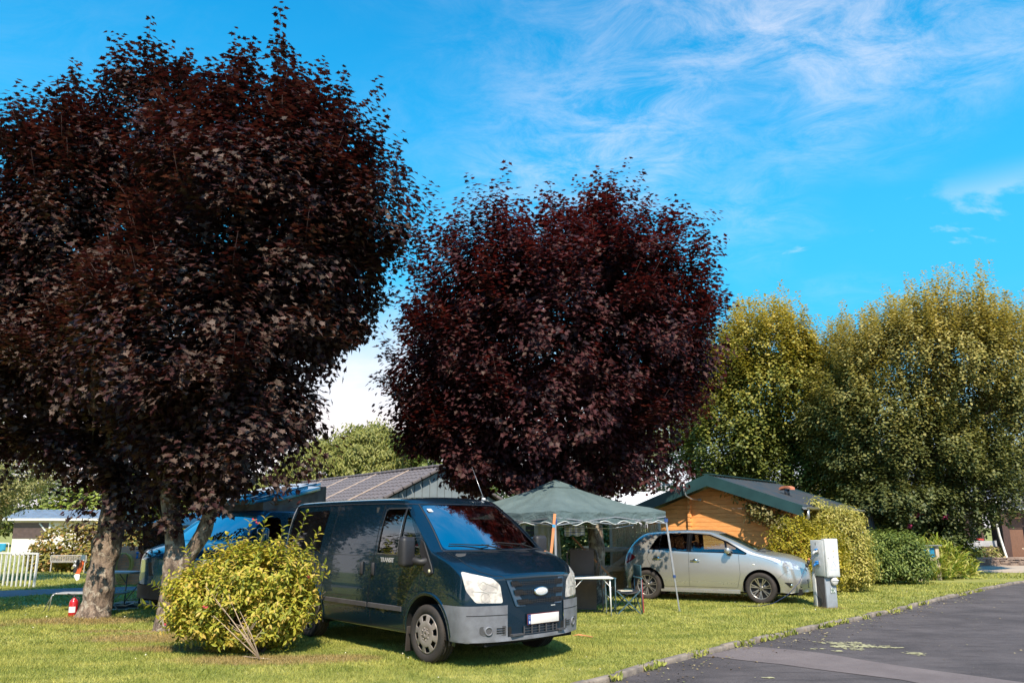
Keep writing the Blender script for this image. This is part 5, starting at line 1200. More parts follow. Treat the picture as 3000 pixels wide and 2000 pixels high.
# lower intake, fog lamps
mb = MB(); plate_on(snapv, mb, [(-.46, .355), (.46, .355), (.46, .455), (-.46, .455)], 'front', .006, .002); mb.build('lower_intake', M['dark_void'], van)
mb = MB()
for z_ in (.365, .395, .425): snapv.ribbon(mb, [(-.23, z_), (.30, z_)], .006, 'front', off=.016)
for y_ in (-.24, -.12, 0, .12, .24, .31): mb.bar(snapv.front(y_, .36)[0]+Vector((.014, 0, 0)), snapv.front(y_, .45)[0]+Vector((.014, 0, 0)), .008, .016)
mb.box((.935, -.35, .365), (.05, .18, .02)); mb.box((.935, .39, .365), (.05, .12, .02)); mb.build('intake_bar', pmat('intake_grey', (.06, .058, .065), .6), van)
for sg in (-1, 1):
    mb = MB(); mb.prism([(-.16, -.055), (.15, -.065), (.15, .05), (.12, .065), (-.15, .06)], 0, .004, (.90, sg*.64, .425), (sg*-.30, 1, 0), (0, 0, 1)); 
    mb2 = MB(); plate_on(snapv, mb2, roundpoly([(sg*.49, .365), (sg*.76, .375), (sg*.80, .40), (sg*.80, .475), (sg*.49, .475)], .02), 'front', .012, .002); mb2.build('fog_lamp_recess', M['bumper_grey'] if False else pmat('recess', (0.07, 0.068, 0.075), .6), van)
    p_, nn = snapv.front(sg*.70, .425)
    q_ = MB(); x_, y_, d_ = frame(nn); 
    ring = lambda r__, h__: [p_+nn*h__+x_*r__*math.cos(2*math.pi*k/20)+y_*r__*math.sin(2*math.pi*k/20) for k in range(20)]
    vs = ring(.052, .012)+ring(.048, .026)+ring(.038, .026)+ring(.034, .016); q_.add(vs, [(i*20+k, i*20+(k+1) % 20, (i+1)*20+(k+1) % 20, (i+1)*20+k) for i in range(3) for k in range(20)], True)
    fg = q_.build('fog_lamp', M['bumper_grey'], van)
    q_ = MB(); q_.add(ring(.035, .017), [tuple(range(20))]); q_.build('fog_lamp_lens', pmat('fog_glass', (0.10, 0.10, 0.11), .08, coat=1), fg)
    q_ = MB()
    for z_ in (.40, .425, .45): snapv.ribbon(q_, [(sg*.51, z_), (sg*.61, z_)], .010, 'front', off=.018)
    q_.build('fog_lamp_slat', M['dark_void'], van)
# grille
gf = MB(); 
def pad(mb, poly, push, th): plate_on(snapv, mb, roundpoly(poly, .02, 3), 'front', push, th)
gr = MB(); pad(gr, [(-.49, .985), (-.36, .675), (.42, .675), (.47, .985)], .004, .010); gro = gr.build('grille', pmat('grille_paint', (0.012, 0.045, 0.085), .3, coat=1.0, var=.02), van)
for q, (z0, z1) in enumerate(((.905, .965), (.80, .865), (.695, .755))):
    dx = (.97-(z0+z1)/2)*.42
    mb = MB(); pad(mb, [(-.455+dx, z1), (-.44+dx+.02, z0), (.44-dx*.2, z0), (.445-dx*.2, z1)], .015, .002); mb.build('grille_opening', M['dark_void'], gro)
    mb = MB()
    for k in range(27):
        y_ = -.43+dx+k*(.87-dx)/26; mb.bar(snapv.front(y_, z0+.005)[0]+Vector((.020, 0, 0)), snapv.front(y_, z1-.005)[0]+Vector((.020, 0, 0)), .006)
    for r_ in (1/3, 2/3): snapv.ribbon(mb, [(-.44+dx, z0+(z1-z0)*r_), (.44, z0+(z1-z0)*r_)], .006, 'front', off=.021)
    mb.build('grille_mesh', M['black_plastic'], gro)
p_, nn = snapv.front(.03, .835)
bd = MB(); n = 28
def ell(a, b_, h): return [p_+Vector((h, a*math.cos(2*math.pi*k/n), b_*math.sin(2*math.pi*k/n))) for k in range(n)]
bd.add(ell(.115, .053, .012)+ell(.113, .051, .030)+ell(.106, .044, .033)+ell(.10, .040, .030), [(i*n+k, i*n+(k+1) % n, (i+1)*n+(k+1) % n, (i+1)*n+k) for i in range(3) for k in range(n)], True); bgo = bd.build('badge', M['chrome'], van)
bd = MB(); bd.add(ell(.102, .042, .030)+ell(.06, .024, .036)+[p_+Vector((.038, 0, 0))], [(k, (k+1) % n, n+(k+1) % n, n+k) for k in range(n)]+[(n+k, n+(k+1) % n, 2*n) for k in range(n)], True); bd.build('badge_face', pmat('worn_badge', (0.70, 0.68, 0.68), .4, c2=(.58, .55, .54), scale=30), bgo)
# number plate (characters blank as in the photograph)
p_, nn = snapv.front(.07, .525)
pl = empty('number_plate', (p_.x+.016, .07, .520)); pl.parent = van
mb = MB(); mb.bbox((0, 0, 0), (.012, .54, .125), .004); mb.build('plate_holder', pmat('plate_red_edge', (0.12, 0.02, 0.02), .5), pl)
mb = MB(); mb.bbox((.008, .02, 0), (.006, .475, .108), .002); mb.build('plate_face', pmat('plate_white', (0.72, 0.67, 0.66), .45, var=.02), pl)
mb = MB(); mb.bbox((.008, -.241, 0), (.0062, .046, .108), .002); mb.build('plate_band', pmat('plate_blue', (0.01, 0.06, 0.28), .45), pl)
mb = MB(); text_mesh(mb, 'B', .040, (.0125, -.241, -.030), (0, 1, 0), (0, 0, 1), .002, .0012)
for k in range(12): mb.box((.012, -.241+.014*math.sin(k*math.pi/6), .024+.014*math.cos(k*math.pi/6)), (.002, .0034, .0034))
mb.build('plate_letter', M['white_metal'], pl)
mb = MB()
for y_ in (-.2, .235): mb.ball((.012, y_, .042), .004, 6, 4)
mb.build('plate_bolt', M['dark_void'], pl)
mb = MB(); p_, nn = snapv.front(.26, .655); mb.box(tuple(p_+Vector((.004, 0, 0))), (.004, .07, .007)); mb.build('paint_scratch', M['white_metal'], van)
# trims, seams, handles
mb = MB()
for sg in (-1, 1):
    for x0, x1 in ((-1.26, -.50), (-2.48, -1.31)):
        pts = [(x0+(x1-x0)*k/12, .585) for k in range(13)]
        vs = []
        for x, z in pts:
            for dz, o_ in ((-.032, .0), (-.028, .016), (.024, .018), (.030, .0)):
                p_, nn = snapv.side(x, z+dz, sg); vs.append(p_+nn*o_)
        mb.add(vs, [(4*i+k, 4*i+k+1, 4*i+k+5, 4*i+k+4) for i in range(12) for k in range(3)]+[(0, 1, 2, 3), (48, 49, 50, 51)], False)
mb.build('side_moulding', pmat('faded_plastic', (0.075, 0.068, 0.072), .6, c2=(.05, .045, .048)), van)
mb = MB()
for sg in (-1, 1):
    snapv.ribbon(mb, [(-1.20, .345), (-1.28, .70), (-1.20, 1.25), (-1.16, 1.88)], .009, sgn=sg)
    snapv.ribbon(mb, [(-1.20, .34), (-.46, .34)], .009, sgn=sg)
    snapv.ribbon(mb, [(-.47, .34), (-.43, .62), (-.32, .80), (-.155, .82), (-.10, 1.28)], .008, sgn=sg)
    snapv.ribbon(mb, [(-2.51, .33), (-2.57, .60), (-2.45, .90), (-2.43, 1.25), (-2.35, 1.88)], .009, sgn=sg)
    snapv.ribbon(mb, [(-2.5, .325), (-1.2, .325)], .008, sgn=sg)
    snapv.ribbon(mb, [(-3.84, 1.205), (-1.22, 1.205)], .005, sgn=sg)
snapv.ribbon(mb, [(.16, -.80), (.30, -.80), (.52, -.80), (.70, -.74), (.84, -.62), (.90, -.48)], .008, 'top')
snapv.ribbon(mb, [(.16, .80), (.30, .80), (.52, .80), (.70, .74), (.84, .62), (.90, .48)], .008, 'top')
snapv.ribbon(mb, [(-.50, .99), (.50, .99)], .008, 'front')
mb.build('panel_gap', M['dark_void'], van)
mb = MB()
for sg in (-1, 1): snapv.ribbon(mb, [(-3.86, 1.895), (-2, 1.905), (-1.0, 1.895), (-.62, 1.88)], .012, sgn=sg, off=.006)
mb.build('rain_channel', M['black_plastic'], van)
for x in (-1.47, -1.19):
    mb = MB(); p_, nn = snapv.side(x, 1.04); mb.bbox(tuple(p_+nn*.010), (.06, .03, .17), .012); mb.bbox(tuple(p_+nn*.024+Vector((.005, 0, 0))), (.032, .022, .15), .010); mb.build('door_handle', M['black_plastic'], van)
mb = MB(); p_, nn = snapv.side(-.88, 1.165); text_mesh(mb, 'TRANSIT', .078, p_+nn*.006, (1, 0, 0), (0, 0.02, 1), .004, .0016); mb.build('lettering', pmat('letter_grey', (.42, .40, .39), .4), van)
# black corner trim from mirror to wing, with side repeater
mb = MB(); poly = roundpoly([(-.18, 1.44), (-.10, 1.40), (.10, 1.12), (.13, 1.04), (.06, 1.02), (-.05, 1.06), (-.10, 1.20), (-.17, 1.28)], .02)
for sg in (-1, 1): plate_on(snapv, mb, poly, 'side', .006, .012, sg)
mb.build('mirror_trim', M['black_plastic'], van, bevel=.004)
mb = MB(); p_, nn = snapv.side(.065, 1.065); mb.ball(tuple(p_+nn*.018), (.022, .010, .022), 12, 8); mb.build('side_repeater', pmat('repeater', (0.75, 0.68, 0.45), .2, coat=1), van)
for sg in (-1, 1):
    mb = MB(); y0 = sg*1.15
    mb.bbox((-.18, y0, 1.29), (.13, .21, .36), .05, seg=4, rz=sg*-.15); mo = mb.build('wing_mirror', M['black_plastic'], van)
    mb = MB(); mb.tube([(-.16, sg*1.08, 1.19), (-.10, sg*1.00, 1.165), (-.03, sg*.93, 1.18)], [.05, .045, .055], 10); mb.build('mirror_arm', M['black_plastic'], mo)
    mb = MB(); mb.bbox((-.248, y0, 1.30), (.012, .16, .28), .006, rz=sg*-.15); mb.build('mirror_glass', M['chrome'], mo)
# window surrounds
mb = MB()
for sg in (-1, 1):
    snapv.ribbon(mb, [(-1.13, 1.235), (-.16, 1.235)], .022, sgn=sg, off=.004); snapv.ribbon(mb, [(-.645, 1.24), (-.632, 1.83)], .034, sgn=sg, off=.004)
    snapv.ribbon(mb, [(-1.14, 1.24), (-1.10, 1.80), (-1.06, 1.828), (-.60, 1.828)], .018, sgn=sg, off=.004)
mb.build('window_seal', pmat('seal', (0.03, 0.028, 0.03), .5), van)
mb = MB(); snapv.ribbon(mb, [(-1.12, 1.245), (-.68, 1.245)], .005, off=.009); snapv.ribbon(mb, [(-.668, 1.25), (-.655, 1.82)], .006, off=.009); mb.build('window_trim', M['chrome'], van)
mb = MB(); snapv.ribbon(mb, [(-.82, 1.30), (-.4, 1.295), (.4, 1.295), (.82, 1.30)], .03, 'front', off=.003)
snapv.ribbon(mb, [(-.82, 1.31), (-.67, 1.885)], .014, 'front', off=.003); snapv.ribbon(mb, [(.82, 1.31), (.67, 1.885)], .014, 'front', off=.003); snapv.ribbon(mb, [(-.66, 1.885), (.66, 1.885)], .012, 'front', off=.003)
mb.build('windscreen_seal', M['black_plastic'], van)
mb = MB()
for y0, y1, z1 in ((-.02, -.62, 1.36), (.62, .12, 1.375)):
    p0, n0 = snapv.front(y0, 1.305); p1, n1 = snapv.front(y1, z1); p2, n2 = snapv.front((y0+y1)/2+.02, 1.345)
    mb.tube([p0+n0*.012, p2+n2*.035], [.012, .007], 6)
    q0, m0 = snapv.front(y1-.08 if y1 < 0 else y1-.2, z1+.012); q1, m1 = snapv.front(y1+.45, z1-.005); mb.tube([q0+m0*.014, p2+n2*.024, q1+m1*.014], [.006, .009, .006], 6)
mb.build('wiper', M['dark_void'], van)
mb = MB()
P0 = []
for u_, v_ in roundpoly([(.36, -.32), (.36, .42), (.30, .40), (.30, -.34)], .01): P0.append((u_, v_))
plate_on(snapv, mb, P0, 'top', .003, .006); mb.build('bonnet_vent', M['black_plastic'], van)
mb = MB()
for x_ in (.312, .330, .348): snapv.ribbon(mb, [(x_, -.31), (x_, .39)], .005, 'top', off=.012)
for y_ in (-.1, .08, .26): snapv.ribbon(mb, [(.30, y_), (.36, y_)], .006, 'top', off=.012)
mb.build('vent_slat', M['van_paint'], van)
p_, nn = snapv.top(-.72, .55); mb = MB(); mb.bbox(tuple(p_+Vector((0, 0, .02))), (.06, .035, .04), .012); ao = mb.build('aerial_base', M['white_metal'], van)
mb = MB(); mb.tube([p_+Vector((0, 0, .03)), p_+Vector((-.27, .0, .50))], [.005, .0025], 6); mb.build('aerial', M['steel'], ao)
p_, nn = snapv.front(-.60, 1.80); mb = MB(); x_, y_, d_ = frame(nn); mb.prism([(-.035, -.035), (.035, -.035), (.035, .035), (-.035, .035)], .001, .003, p_, (0, 1, 0), nn.cross(Vector((0, 1, 0)))); mb.build('sticker', M['white_cloth'], van)
# sun visor on the passenger side seen through the glass
mb = MB(); mb.bbox((-.62, .42, 1.755), (.02, .46, .16), .01, ry=-.5); mb.build('sun_visor', pmat('visor', (0.62, 0.60, 0.56), .8), van)
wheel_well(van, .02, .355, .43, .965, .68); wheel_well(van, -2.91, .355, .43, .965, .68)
for x in (0.0, -2.93):
    for sg in (-1, 1): tyre(van, x, sg*.865, .335, .215, sg, .238, pmat('hubcap_grey', (0.30, 0.26, 0.24), .45, c2=(.22, .18, .16), metal=.2), 'hub')
mb = MB()
for sg in (-1, 1):
    for cx in (0, -2.93):
        vs = []
        for k in range(29):
            a = -.25+(math.pi+.5)*k/28
            for rr_, o_ in ((.428, .004), (.440, .014), (.465, .012), (.474, .001)):
                p_, nn = snapv.side(cx+.02+rr_*math.cos(a), .355+rr_*math.sin(a), sg); vs.append(p_+Vector((0, sg*o_, 0)) if rr_ > .43 else p_+Vector((0, sg*.0, 0)))
        mb.add(vs, [(4*i+k, 4*i+k+1, 4*i+k+5, 4*i+k+4) for i in range(28) for k in range(3)], True)
mb.build('wheel_arch', M['van_paint'], van)
mb = MB()
for sg in (-1, 1): mb.bbox((-.40, sg*.87, .24), (.02, .20, .30), .008, ry=.1)
mb.build('mud_flap', M['rubber'], van)
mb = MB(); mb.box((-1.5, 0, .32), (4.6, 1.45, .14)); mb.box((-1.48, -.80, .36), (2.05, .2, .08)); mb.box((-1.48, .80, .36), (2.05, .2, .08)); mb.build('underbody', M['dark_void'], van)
mb = MB(); mb.bbox((.10, 0, 1.12), (.55, 1.6, .30), .08); mb.bbox((-.2, .42, 1.16), (.2, .5, .2), .06); mb.build('dashboard', M['interior'], van)
mb = MB(); mb.lathe([(.185, 0), (.20, .015), (.185, .03), (.17, .015)], c=(0, 0, 0), n=24, close=True); so_ = mb.build('steering_wheel', M['black_plastic'], van); so_.location = (-.42, .42, 1.27); so_.rotation_euler = (0, R(-28), 0)
seat(van, -.80, -.45, .82, M['seat_fabric']); seat(van, -.80, .45, .82, M['seat_fabric'])
mb = MB(); mb.box((-1.32, 0, 1.1), (.04, 1.7, 1.5)); mb.build('bulkhead', M['interior'], van)
mb = MB(); mb.box((-.5, 0, .60), (1.7, 1.7, .05)); mb.build('floor_panel', M['interior'], van)
mb = MB(); mb.prism([(-.05, 0), (.05, 0), (.02, .16), (-.01, .19)], -.03, .03, (-.80, -.80, 1.20), (1, 0, 0), (0, 0, 1)); mb.build('plastic_bag', pmat('blue_bag', (0.25, 0.5, 0.7), .5), van)

# ---- the silver hatchback
car = empty('hatchback_car', (5.561, 16.853, 0), -.4164, 'silver five-door hatchback parked side-on in front of the log cabin', 'car')
xs = [.99, .86, .52, .10, -.35, -1.0, -1.7, -2.3, -2.78, -2.98]
ztop = [.765, .86, .965, 1.035, 1.03, 1.04, 1.06, 1.09, 1.03, .98]
zlow = [.235, .38, .60, .82]
wk = [.83, .865, .885, .87, .835, .735, .60]
kg = [[.16, -.35, -1.0, -1.7, -2.3, -2.76, -2.93], [-.32, -.66, -1.10, -1.7, -2.28, -2.60, -2.78], [-.86, -1.05, -1.35, -1.75, -2.20, -2.42, -2.56], [.24, .17, .10]]
zroof = [None, [1.275, 1.28, 1.29, 1.30, 1.29, 1.27, 1.23], [1.455, 1.475, 1.485, 1.48, 1.455, 1.43, 1.405]]
pf, oc, a_, b__, c__ = van_shape(xs, ztop, zlow, wk, None, None, zroof, 3, kg, .44, 2.4, .05, (1, .92, .5, .12))
def pf_car(i, j, k):
    p = pf(i, j, k)
    if k == 6: p.z -= .02
    if i >= 8 and abs(j-3) == 3 and k <= 4: p.x += (.10 if i == 9 else .02); p.y *= .94 if i == 9 else .985
    if i == 0 and k <= 4 and abs(j-3) == 3: p.y *= .95
    if i == 0 and k in (1, 2): p.x += .02
    if i == 0 and k == 4: p.x -= .05
    if i == 9 and k <= 1: p.x += .05
    if k == 2 and abs(j-3) == 3 and 2 < i < 8: p.y *= 1.0
    return p
def ccrease(p, q):
    (i, j, k), (i2, j2, k2) = p, q; e = 0
    if k == k2 == 6 and j == j2 and j in (0, 6): e = .25
    if k == k2 == 0: e = .7
    if k == k2 == 4 and i >= 3 and i2 >= 3 and j == j2 and j in (0, 6): e = .25
    return e
cb = cage_body(oc, pf_car, a_, b__, c__, 3, ccrease)
snapc = Snap(cb)
CW = (0.0, -2.42)
lf = lambda f: cen(f).y > .3 and abs(f.normal.y) > .30
rf = lambda f: cen(f).y < -.3 and abs(f.normal.y) > .30
for cx in CW:
    for fl_ in (lf, rf): cut(cb, circle(cx+.01, .33, .375), (1, 0, 0), (0, 0, 1), lambda f: fl_(f) and cen(f).z < .8).free()
wsp = roundpoly([(-.63, 1.10), (.63, 1.10), (.50, 1.435), (-.50, 1.435)], .06)
gl = cut(cb, wsp, (0, 1, 0), (0, 0, 1), lambda f: f.normal.x > .2 and cen(f).x > -1.1 and cen(f).z > 1.05); bm_obj('windscreen', gl, M['glass'], car, -.003)
gl = cut(cb, roundpoly([(-.52, 1.06), (.52, 1.06), (.44, 1.34), (-.44, 1.34)], .06), (0, 1, 0), (0, 0, 1), lambda f: f.normal.x < -.3 and cen(f).x < -2.2 and cen(f).z > 1.0); bm_obj('rear_window', gl, M['tinted_glass'], car, -.003)
FWp = [(-1.42, 1.055), (-1.40, 1.425), (-1.05, 1.395), (-.72, 1.265), (-.68, 1.06)]
QWp = [(-.64, 1.055), (-.665, 1.235), (-.28, 1.035), (-.30, 1.02)]
RWp = [(-2.10, 1.085), (-2.09, 1.385), (-1.90, 1.42), (-1.52, 1.430), (-1.52, 1.06)]
TWp = [(-2.33, 1.115), (-2.15, 1.365), (-2.125, 1.375), (-2.13, 1.09)]
DF = [(-1.475, .315), (-1.475, 1.00), (-1.455, 1.44), (-1.05, 1.42), (-.62, 1.25), (-.42, 1.00), (-.40, .60), (-.47, .315)]
DR = [(-2.02, .30), (-2.10, .45), (-2.28, .66), (-2.40, .90), (-2.34, 1.12), (-2.14, 1.40), (-1.455, 1.44), (-1.475, 1.00), (-1.475, .315)]
for sg, fl_ in ((-1, rf), (1, lf)):
    hi = lambda f: fl_(f) and cen(f).z > .95
    for nm, pl_, mt_, rr_ in (('front_window', FWp, M['glass'], .02), ('quarter_window', QWp, M['glass'], .01), ('rear_window', RWp, M['tinted_glass'], .02), ('rear_quarter_window', TWp, M['tinted_glass'], .01)):
        g1 = cut(cb, roundpoly(pl_, rr_), (1, 0, 0), (0, 0, 1), hi); bm_obj(nm, g1, mt_, car, -.004)
    # black frame round the glass: a ring of body left between glass and outline
    fr2 = [(-2.36, 1.085), (-2.15, 1.395), (-1.90, 1.437), (-1.45, 1.447), (-1.02, 1.415), (-.64, 1.27), (-.24, 1.03), (-.27, 1.0), (-.8, 1.03), (-1.45, 1.04)]
    g2 = cut(cb, roundpoly(fr2, .015), (1, 0, 0), (0, 0, 1), hi); bm_obj('window_frame', g2, pmat('black_gloss', (0.006, 0.006, 0.007), .10, var=0, spec=.3), car, .001)
    g3 = cut(cb, DF, (1, 0, 0), (0, 0, 1), fl_); fd = bm_obj('front_door', g3, M['silver_paint'], car, .0005)
    g4 = cut(cb, DR, (1, 0, 0), (0, 0, 1), fl_); rd_ = bm_obj('rear_door', g4, M['silver_paint'], car, .0005)
    for x_, par in ((-1.34, fd), (-2.17, rd_)):
        z_ = .855+(.035 if x_ < -2 else 0); p_, nn = snapc.side(x_, z_, sg); mb = MB(); mb.bbox(tuple(p_+nn*.022), (.20, .018, .026), .009); mb.ball(tuple(p_+nn*.0), (.055, .010, .045), 14, 8); mb.build('door_handle', M['chrome'], par)
    p_, nn = snapc.side(-.62, 1.04, sg); mb = MB(); mb.bbox(tuple(p_+Vector((.0, sg*.11, .045))), (.13, .22, .13), .055, seg=4, rz=sg*.15); mo = mb.build('wing_mirror', M['silver_paint'], car)
    mb = MB(); mb.bbox(tuple(p_+Vector((.02, sg*.05, -.02))), (.09, .12, .05), .02); mb.build('mirror_foot', M['black_plastic'], mo)
    # lamps
    n_ = Vector((.70, sg*.71, .15)).normalized(); U_ = Vector((-.71*sg, .70, 0)).normalized()
    hp = [Vector((.28, sg*.86, .845)), Vector((.48, sg*.80, .885)), Vector((.66, sg*.74, .865)), Vector((.88, sg*.56, .735)), Vector((.84, sg*.64, .700)), Vector((.66, sg*.80, .715))]
    g5 = cut(cb, roundpoly([(p.dot(U_), p.z) for p in hp], .02), U_, (0, 0, 1), lambda f: f.normal.dot(n_) > .15 and cen(f).x > .15 and cen(f).y*sg > .25)
    hl = bm_obj('headlamp', g5, None, car, .001)
    m, t, b = newmat('headlamp_lens'); t.links.new(mixc(t, ramp(t, noise(t, 14, 4), .42, .58), (0.62, 0.64, 0.68), (0.30, 0.31, 0.36)), b.inputs['Base Color']); b.inputs['Roughness'].default_value = .12; b.inputs['Metallic'].default_value = .4; b.inputs['Coat Weight'].default_value = 1; b.inputs['Coat Roughness'].default_value = .02; hl.data.materials.append(m)
    n_ = Vector((-.6, sg*.8, 0)); U_ = Vector((.8*sg, .6, 0)).normalized()*(1)
    tp = [(-2.90, .80), (-2.86, 1.00), (-2.80, 1.02), (-2.66, .92), (-2.72, .86), (-2.88, .77)]
    g6 = cut(cb, roundpoly(tp, .02), (1, 0, 0), (0, 0, 1), lambda f: cen(f).y*sg > .4 and abs(f.normal.y) > .12 and cen(f).x < -2.4); bm_obj('tail_lamp', g6, pmat('tail_red', (0.22, 0.008, 0.015), .12, coat=1.0, var=.1), car, .004)
    p_, nn = snapc.side(-.12, .80, sg); mb = MB(); mb.ball(tuple(p_), (.032, .008, .014), 10, 6); mb.build('side_repeater', pmat('rep2', (.7, .68, .62), .2), car)
body = bm_obj('body', cb, M['silver_paint'], car)
mb = MB()
for sg in (-1, 1):
    plate_on(snapc, mb, roundpoly([(.47, .455), (.62, .44), (.78, .365), (.80, .335), (.58, .35)], .01), 'side', .004, .003, sg)
mb.build('fog_lamp_recess', M['dark_void'], car)
mb = MB()
for sg in (-1, 1): p_, nn = snapc.side(.60, .395, sg); mb.ball(tuple(p_+nn*.004), (.028, .02, .028), 12, 8)
mb.build('fog_lamp', M['chrome'], car)
mb = MB(); plate_on(snapc, mb, roundpoly([(-.38, .735), (.38, .735), (.34, .66), (-.34, .66)], .02), 'front', .004, .004); plate_on(snapc, mb, roundpoly([(-.40, .50), (.40, .50), (.36, .32), (-.36, .32)], .03), 'front', .004, .004); mb.build('grille', M['black_plastic'], car)
mb = MB(); snapc.ribbon(mb, [(-.38, .705), (.38, .705)], .012, 'front', off=.012); mb.build('grille_trim', M['chrome'], car)
mb = MB()
for sg in (-1, 1):
    snapc.ribbon(mb, DF[0:3], .006, sgn=sg); snapc.ribbon(mb, [(-1.475, .315), (-.47, .315), (-.40, .60), (-.42, 1.00)], .006, sgn=sg)
    snapc.ribbon(mb, [(-1.475, .315), (-2.02, .30), (-2.10, .45), (-2.28, .66), (-2.40, .90), (-2.34, 1.10), (-2.15, 1.40)], .006, sgn=sg)
    snapc.ribbon(mb, [(.30, .86), (.10, .93), (-.20, 1.0)], .004, sgn=sg)
    snapc.ribbon(mb, [(.33, .50), (.50, .66), (.60, .70)], .004, sgn=sg); snapc.ribbon(mb, [(-2.72, .55), (-2.80, .72), (-2.84, .78)], .004, sgn=sg)
mb.build('panel_gap', M['dark_void'], car)
mb = MB()
for y_ in (-.55, .05):
    p0, n0 = snapc.front(y_, 1.085); p1, n1 = snapc.front(y_+.5, 1.10); p2, n2 = snapc.front(y_+.30, 1.10); mb.tube([p0+n0*.012, p2+n2*.02], .008, 6); mb.tube([p0+n0*.016, p1+n1*.010], .007, 6)
mb.build('wiper', M['dark_void'], car)
mb = MB(); snapc.ribbon(mb, [(-.66, 1.075), (0, 1.06), (.66, 1.075)], .05, 'front', off=.003); mb.build('cowl', M['black_plastic'], car)
mb = MB(); mb.bbox((-2.50, 0, 1.400), (.16, .98, .025), .010); mb.build('roof_spoiler', M['silver_paint'], car)
mb = MB(); mb.tube([(-2.30, 0, 1.46), (-2.36, 0, 1.56)], .006, 6); mb.tube([(-2.26, 0, 1.455), (-2.31, 0, 1.475)], .02, 8); mb.build('aerial', M['black_plastic'], car)
mb = MB()
for sg in (-1, 1): mb.bar((-2.1, sg*.84, .225), (-.42, sg*.84, .225), .08, .05, up=(0, 0, 1))
mb.build('sill_trim', M['silver_paint'], car)
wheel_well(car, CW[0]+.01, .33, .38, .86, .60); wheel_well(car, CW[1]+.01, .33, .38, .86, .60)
for cx in CW:
    for sg in (-1, 1): tyre(car, cx, sg*.755, .318, .205, sg, .222, pmat('alloy', (0.50, 0.46, 0.42), .3, metal=.8, c2=(.34, .30, .27)), 'alloy', steer=(-.12 if cx == 0 else 0))
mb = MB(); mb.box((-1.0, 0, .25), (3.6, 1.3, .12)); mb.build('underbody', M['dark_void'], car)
mb = MB(); mb.bbox((-.12, 0, .98), (.50, 1.25, .16), .05); mb.build('dashboard', M['interior'], car)
mb = MB(); mb.box((-1.3, 0, .42), (2.6, 1.35, .04)); mb.build('floor_panel', M['interior'], car)
for y_ in (-.36, .36): seat(car, -1.22, y_, .55, M['interior'], .22)
mb = MB(); mb.bbox((-2.20, 0, .86), (.16, 1.15, .62), .06, ry=-.25); mb.build('rear_seat', M['interior'], car)
mb = MB(); p_, nn = snapc.front(-.42, 1.13)
mb.prism([(-.05, -.03), (.05, -.03), (.05, .03), (-.05, .03)], .0, .002, p_+nn*-.006, (0, 1, 0), nn.cross(Vector((0, 1, 0)))); mb.build('sticker', pmat('green_sticker', (.3, .5, .45), .5), car)

# ---- the campervan with its raised roof
cv = empty('campervan', (-5.85, 14.45, 0), math.atan2(-.92, -.40), 'blue campervan with raised pop-up roof half hidden behind the forked maple', 'campervan')
xs = [.90, .80, .45, .05, -.35, -.95, -1.6, -2.3, -3.0, -3.7, -3.95]
ztop = [1.00, 1.10, 1.22, 1.31, 1.29, 1.28, 1.28, 1.28, 1.28, 1.28, 1.28]
wk = [.90, .93, .95, .945, .93, .88, .80]
kg = [[.15, -.3, -.9, -1.6, -2.3, -3.0, -3.7, -3.95], [-.25, -.5, -1.0, -1.6, -2.3, -3.0, -3.68, -3.90], [-.68, -.85, -1.15, -1.6, -2.3, -3.0, -3.62, -3.84], [.16, .13, .12]]
zroof = [None, [1.60]*8, [1.84, 1.88, 1.89, 1.89, 1.89, 1.89, 1.88, 1.87]]
pf, oc, a_, b__, c__ = van_shape(xs, ztop, [.32, .45, .70, .95], wk, None, None, zroof, 3, kg, .28)
cc_ = cage_body(oc, pf, a_, b__, c__, 3, vcrease); snapb = Snap(cc_)
for cx in (0.0, -3.0):
    for fl_ in (left_, right_): cut(cc_, circle(cx, .34, .40), (1, 0, 0), (0, 0, 1), lambda f: fl_(f) and cen(f).z < .85).free()
gl = cut(cc_, roundpoly([(-.78, 1.34), (.78, 1.34), (.66, 1.80), (-.66, 1.80)], .07), (0, 1, 0), (0, 0, 1), lambda f: f.normal.x > .25 and cen(f).x > -1.1 and cen(f).z > 1.25); bm_obj('windscreen', gl, M['screen_glass'], cv, -.003)
for sg, fl_ in ((-1, right_), (1, left_)):
    for nm, w_ in (('front_window', [(-1.10, 1.30), (-1.08, 1.76), (-.72, 1.76), (-.22, 1.30)]), ('side_window', [(-2.5, 1.28), (-2.5, 1.76), (-1.3, 1.76), (-1.3, 1.28)]), ('rear_window', [(-3.7, 1.28), (-3.66, 1.74), (-2.65, 1.76), (-2.65, 1.28)])):
        g1 = cut(cc_, roundpoly(w_, .04), (1, 0, 0), (0, 0, 1), lambda f: fl_(f) and cen(f).z > 1.1); bm_obj(nm, g1, M['tinted_glass'], cv, -.003)
    n_ = Vector((.80, .60*sg, 0)).normalized(); U_ = Vector((-n_.y, n_.x, 0))
    hp = [Vector((.62, sg*.90, 1.03)), Vector((.84, sg*.64, .99)), Vector((.90, sg*.60, .78)), Vector((.80, sg*.84, .76))]
    g6 = cut(cc_, roundpoly([(p.dot(U_), p.z) for p in hp], .03), U_, (0, 0, 1), lambda f: f.normal.dot(n_) > .2 and cen(f).x > .3 and cen(f).y*sg > .3); bm_obj('headlamp', g6, M['chrome'], cv, -.001)
fs = [f for f in cc_.faces if cen(f).x > .1]; geom = list({v for f in fs for v in f.verts})+list({e for f in fs for e in f.edges})+fs
bmesh.ops.bisect_plane(cc_, geom=geom, plane_co=(0, 0, .56), plane_no=(0, 0, 1), dist=1e-5)
bmp = split_off(cc_, [f for f in cc_.faces if cen(f).x > .15 and cen(f).z < .56 and f.normal.z > -.8]); bm_obj('front_bumper', bmp, M['black_plastic'], cv, .03)
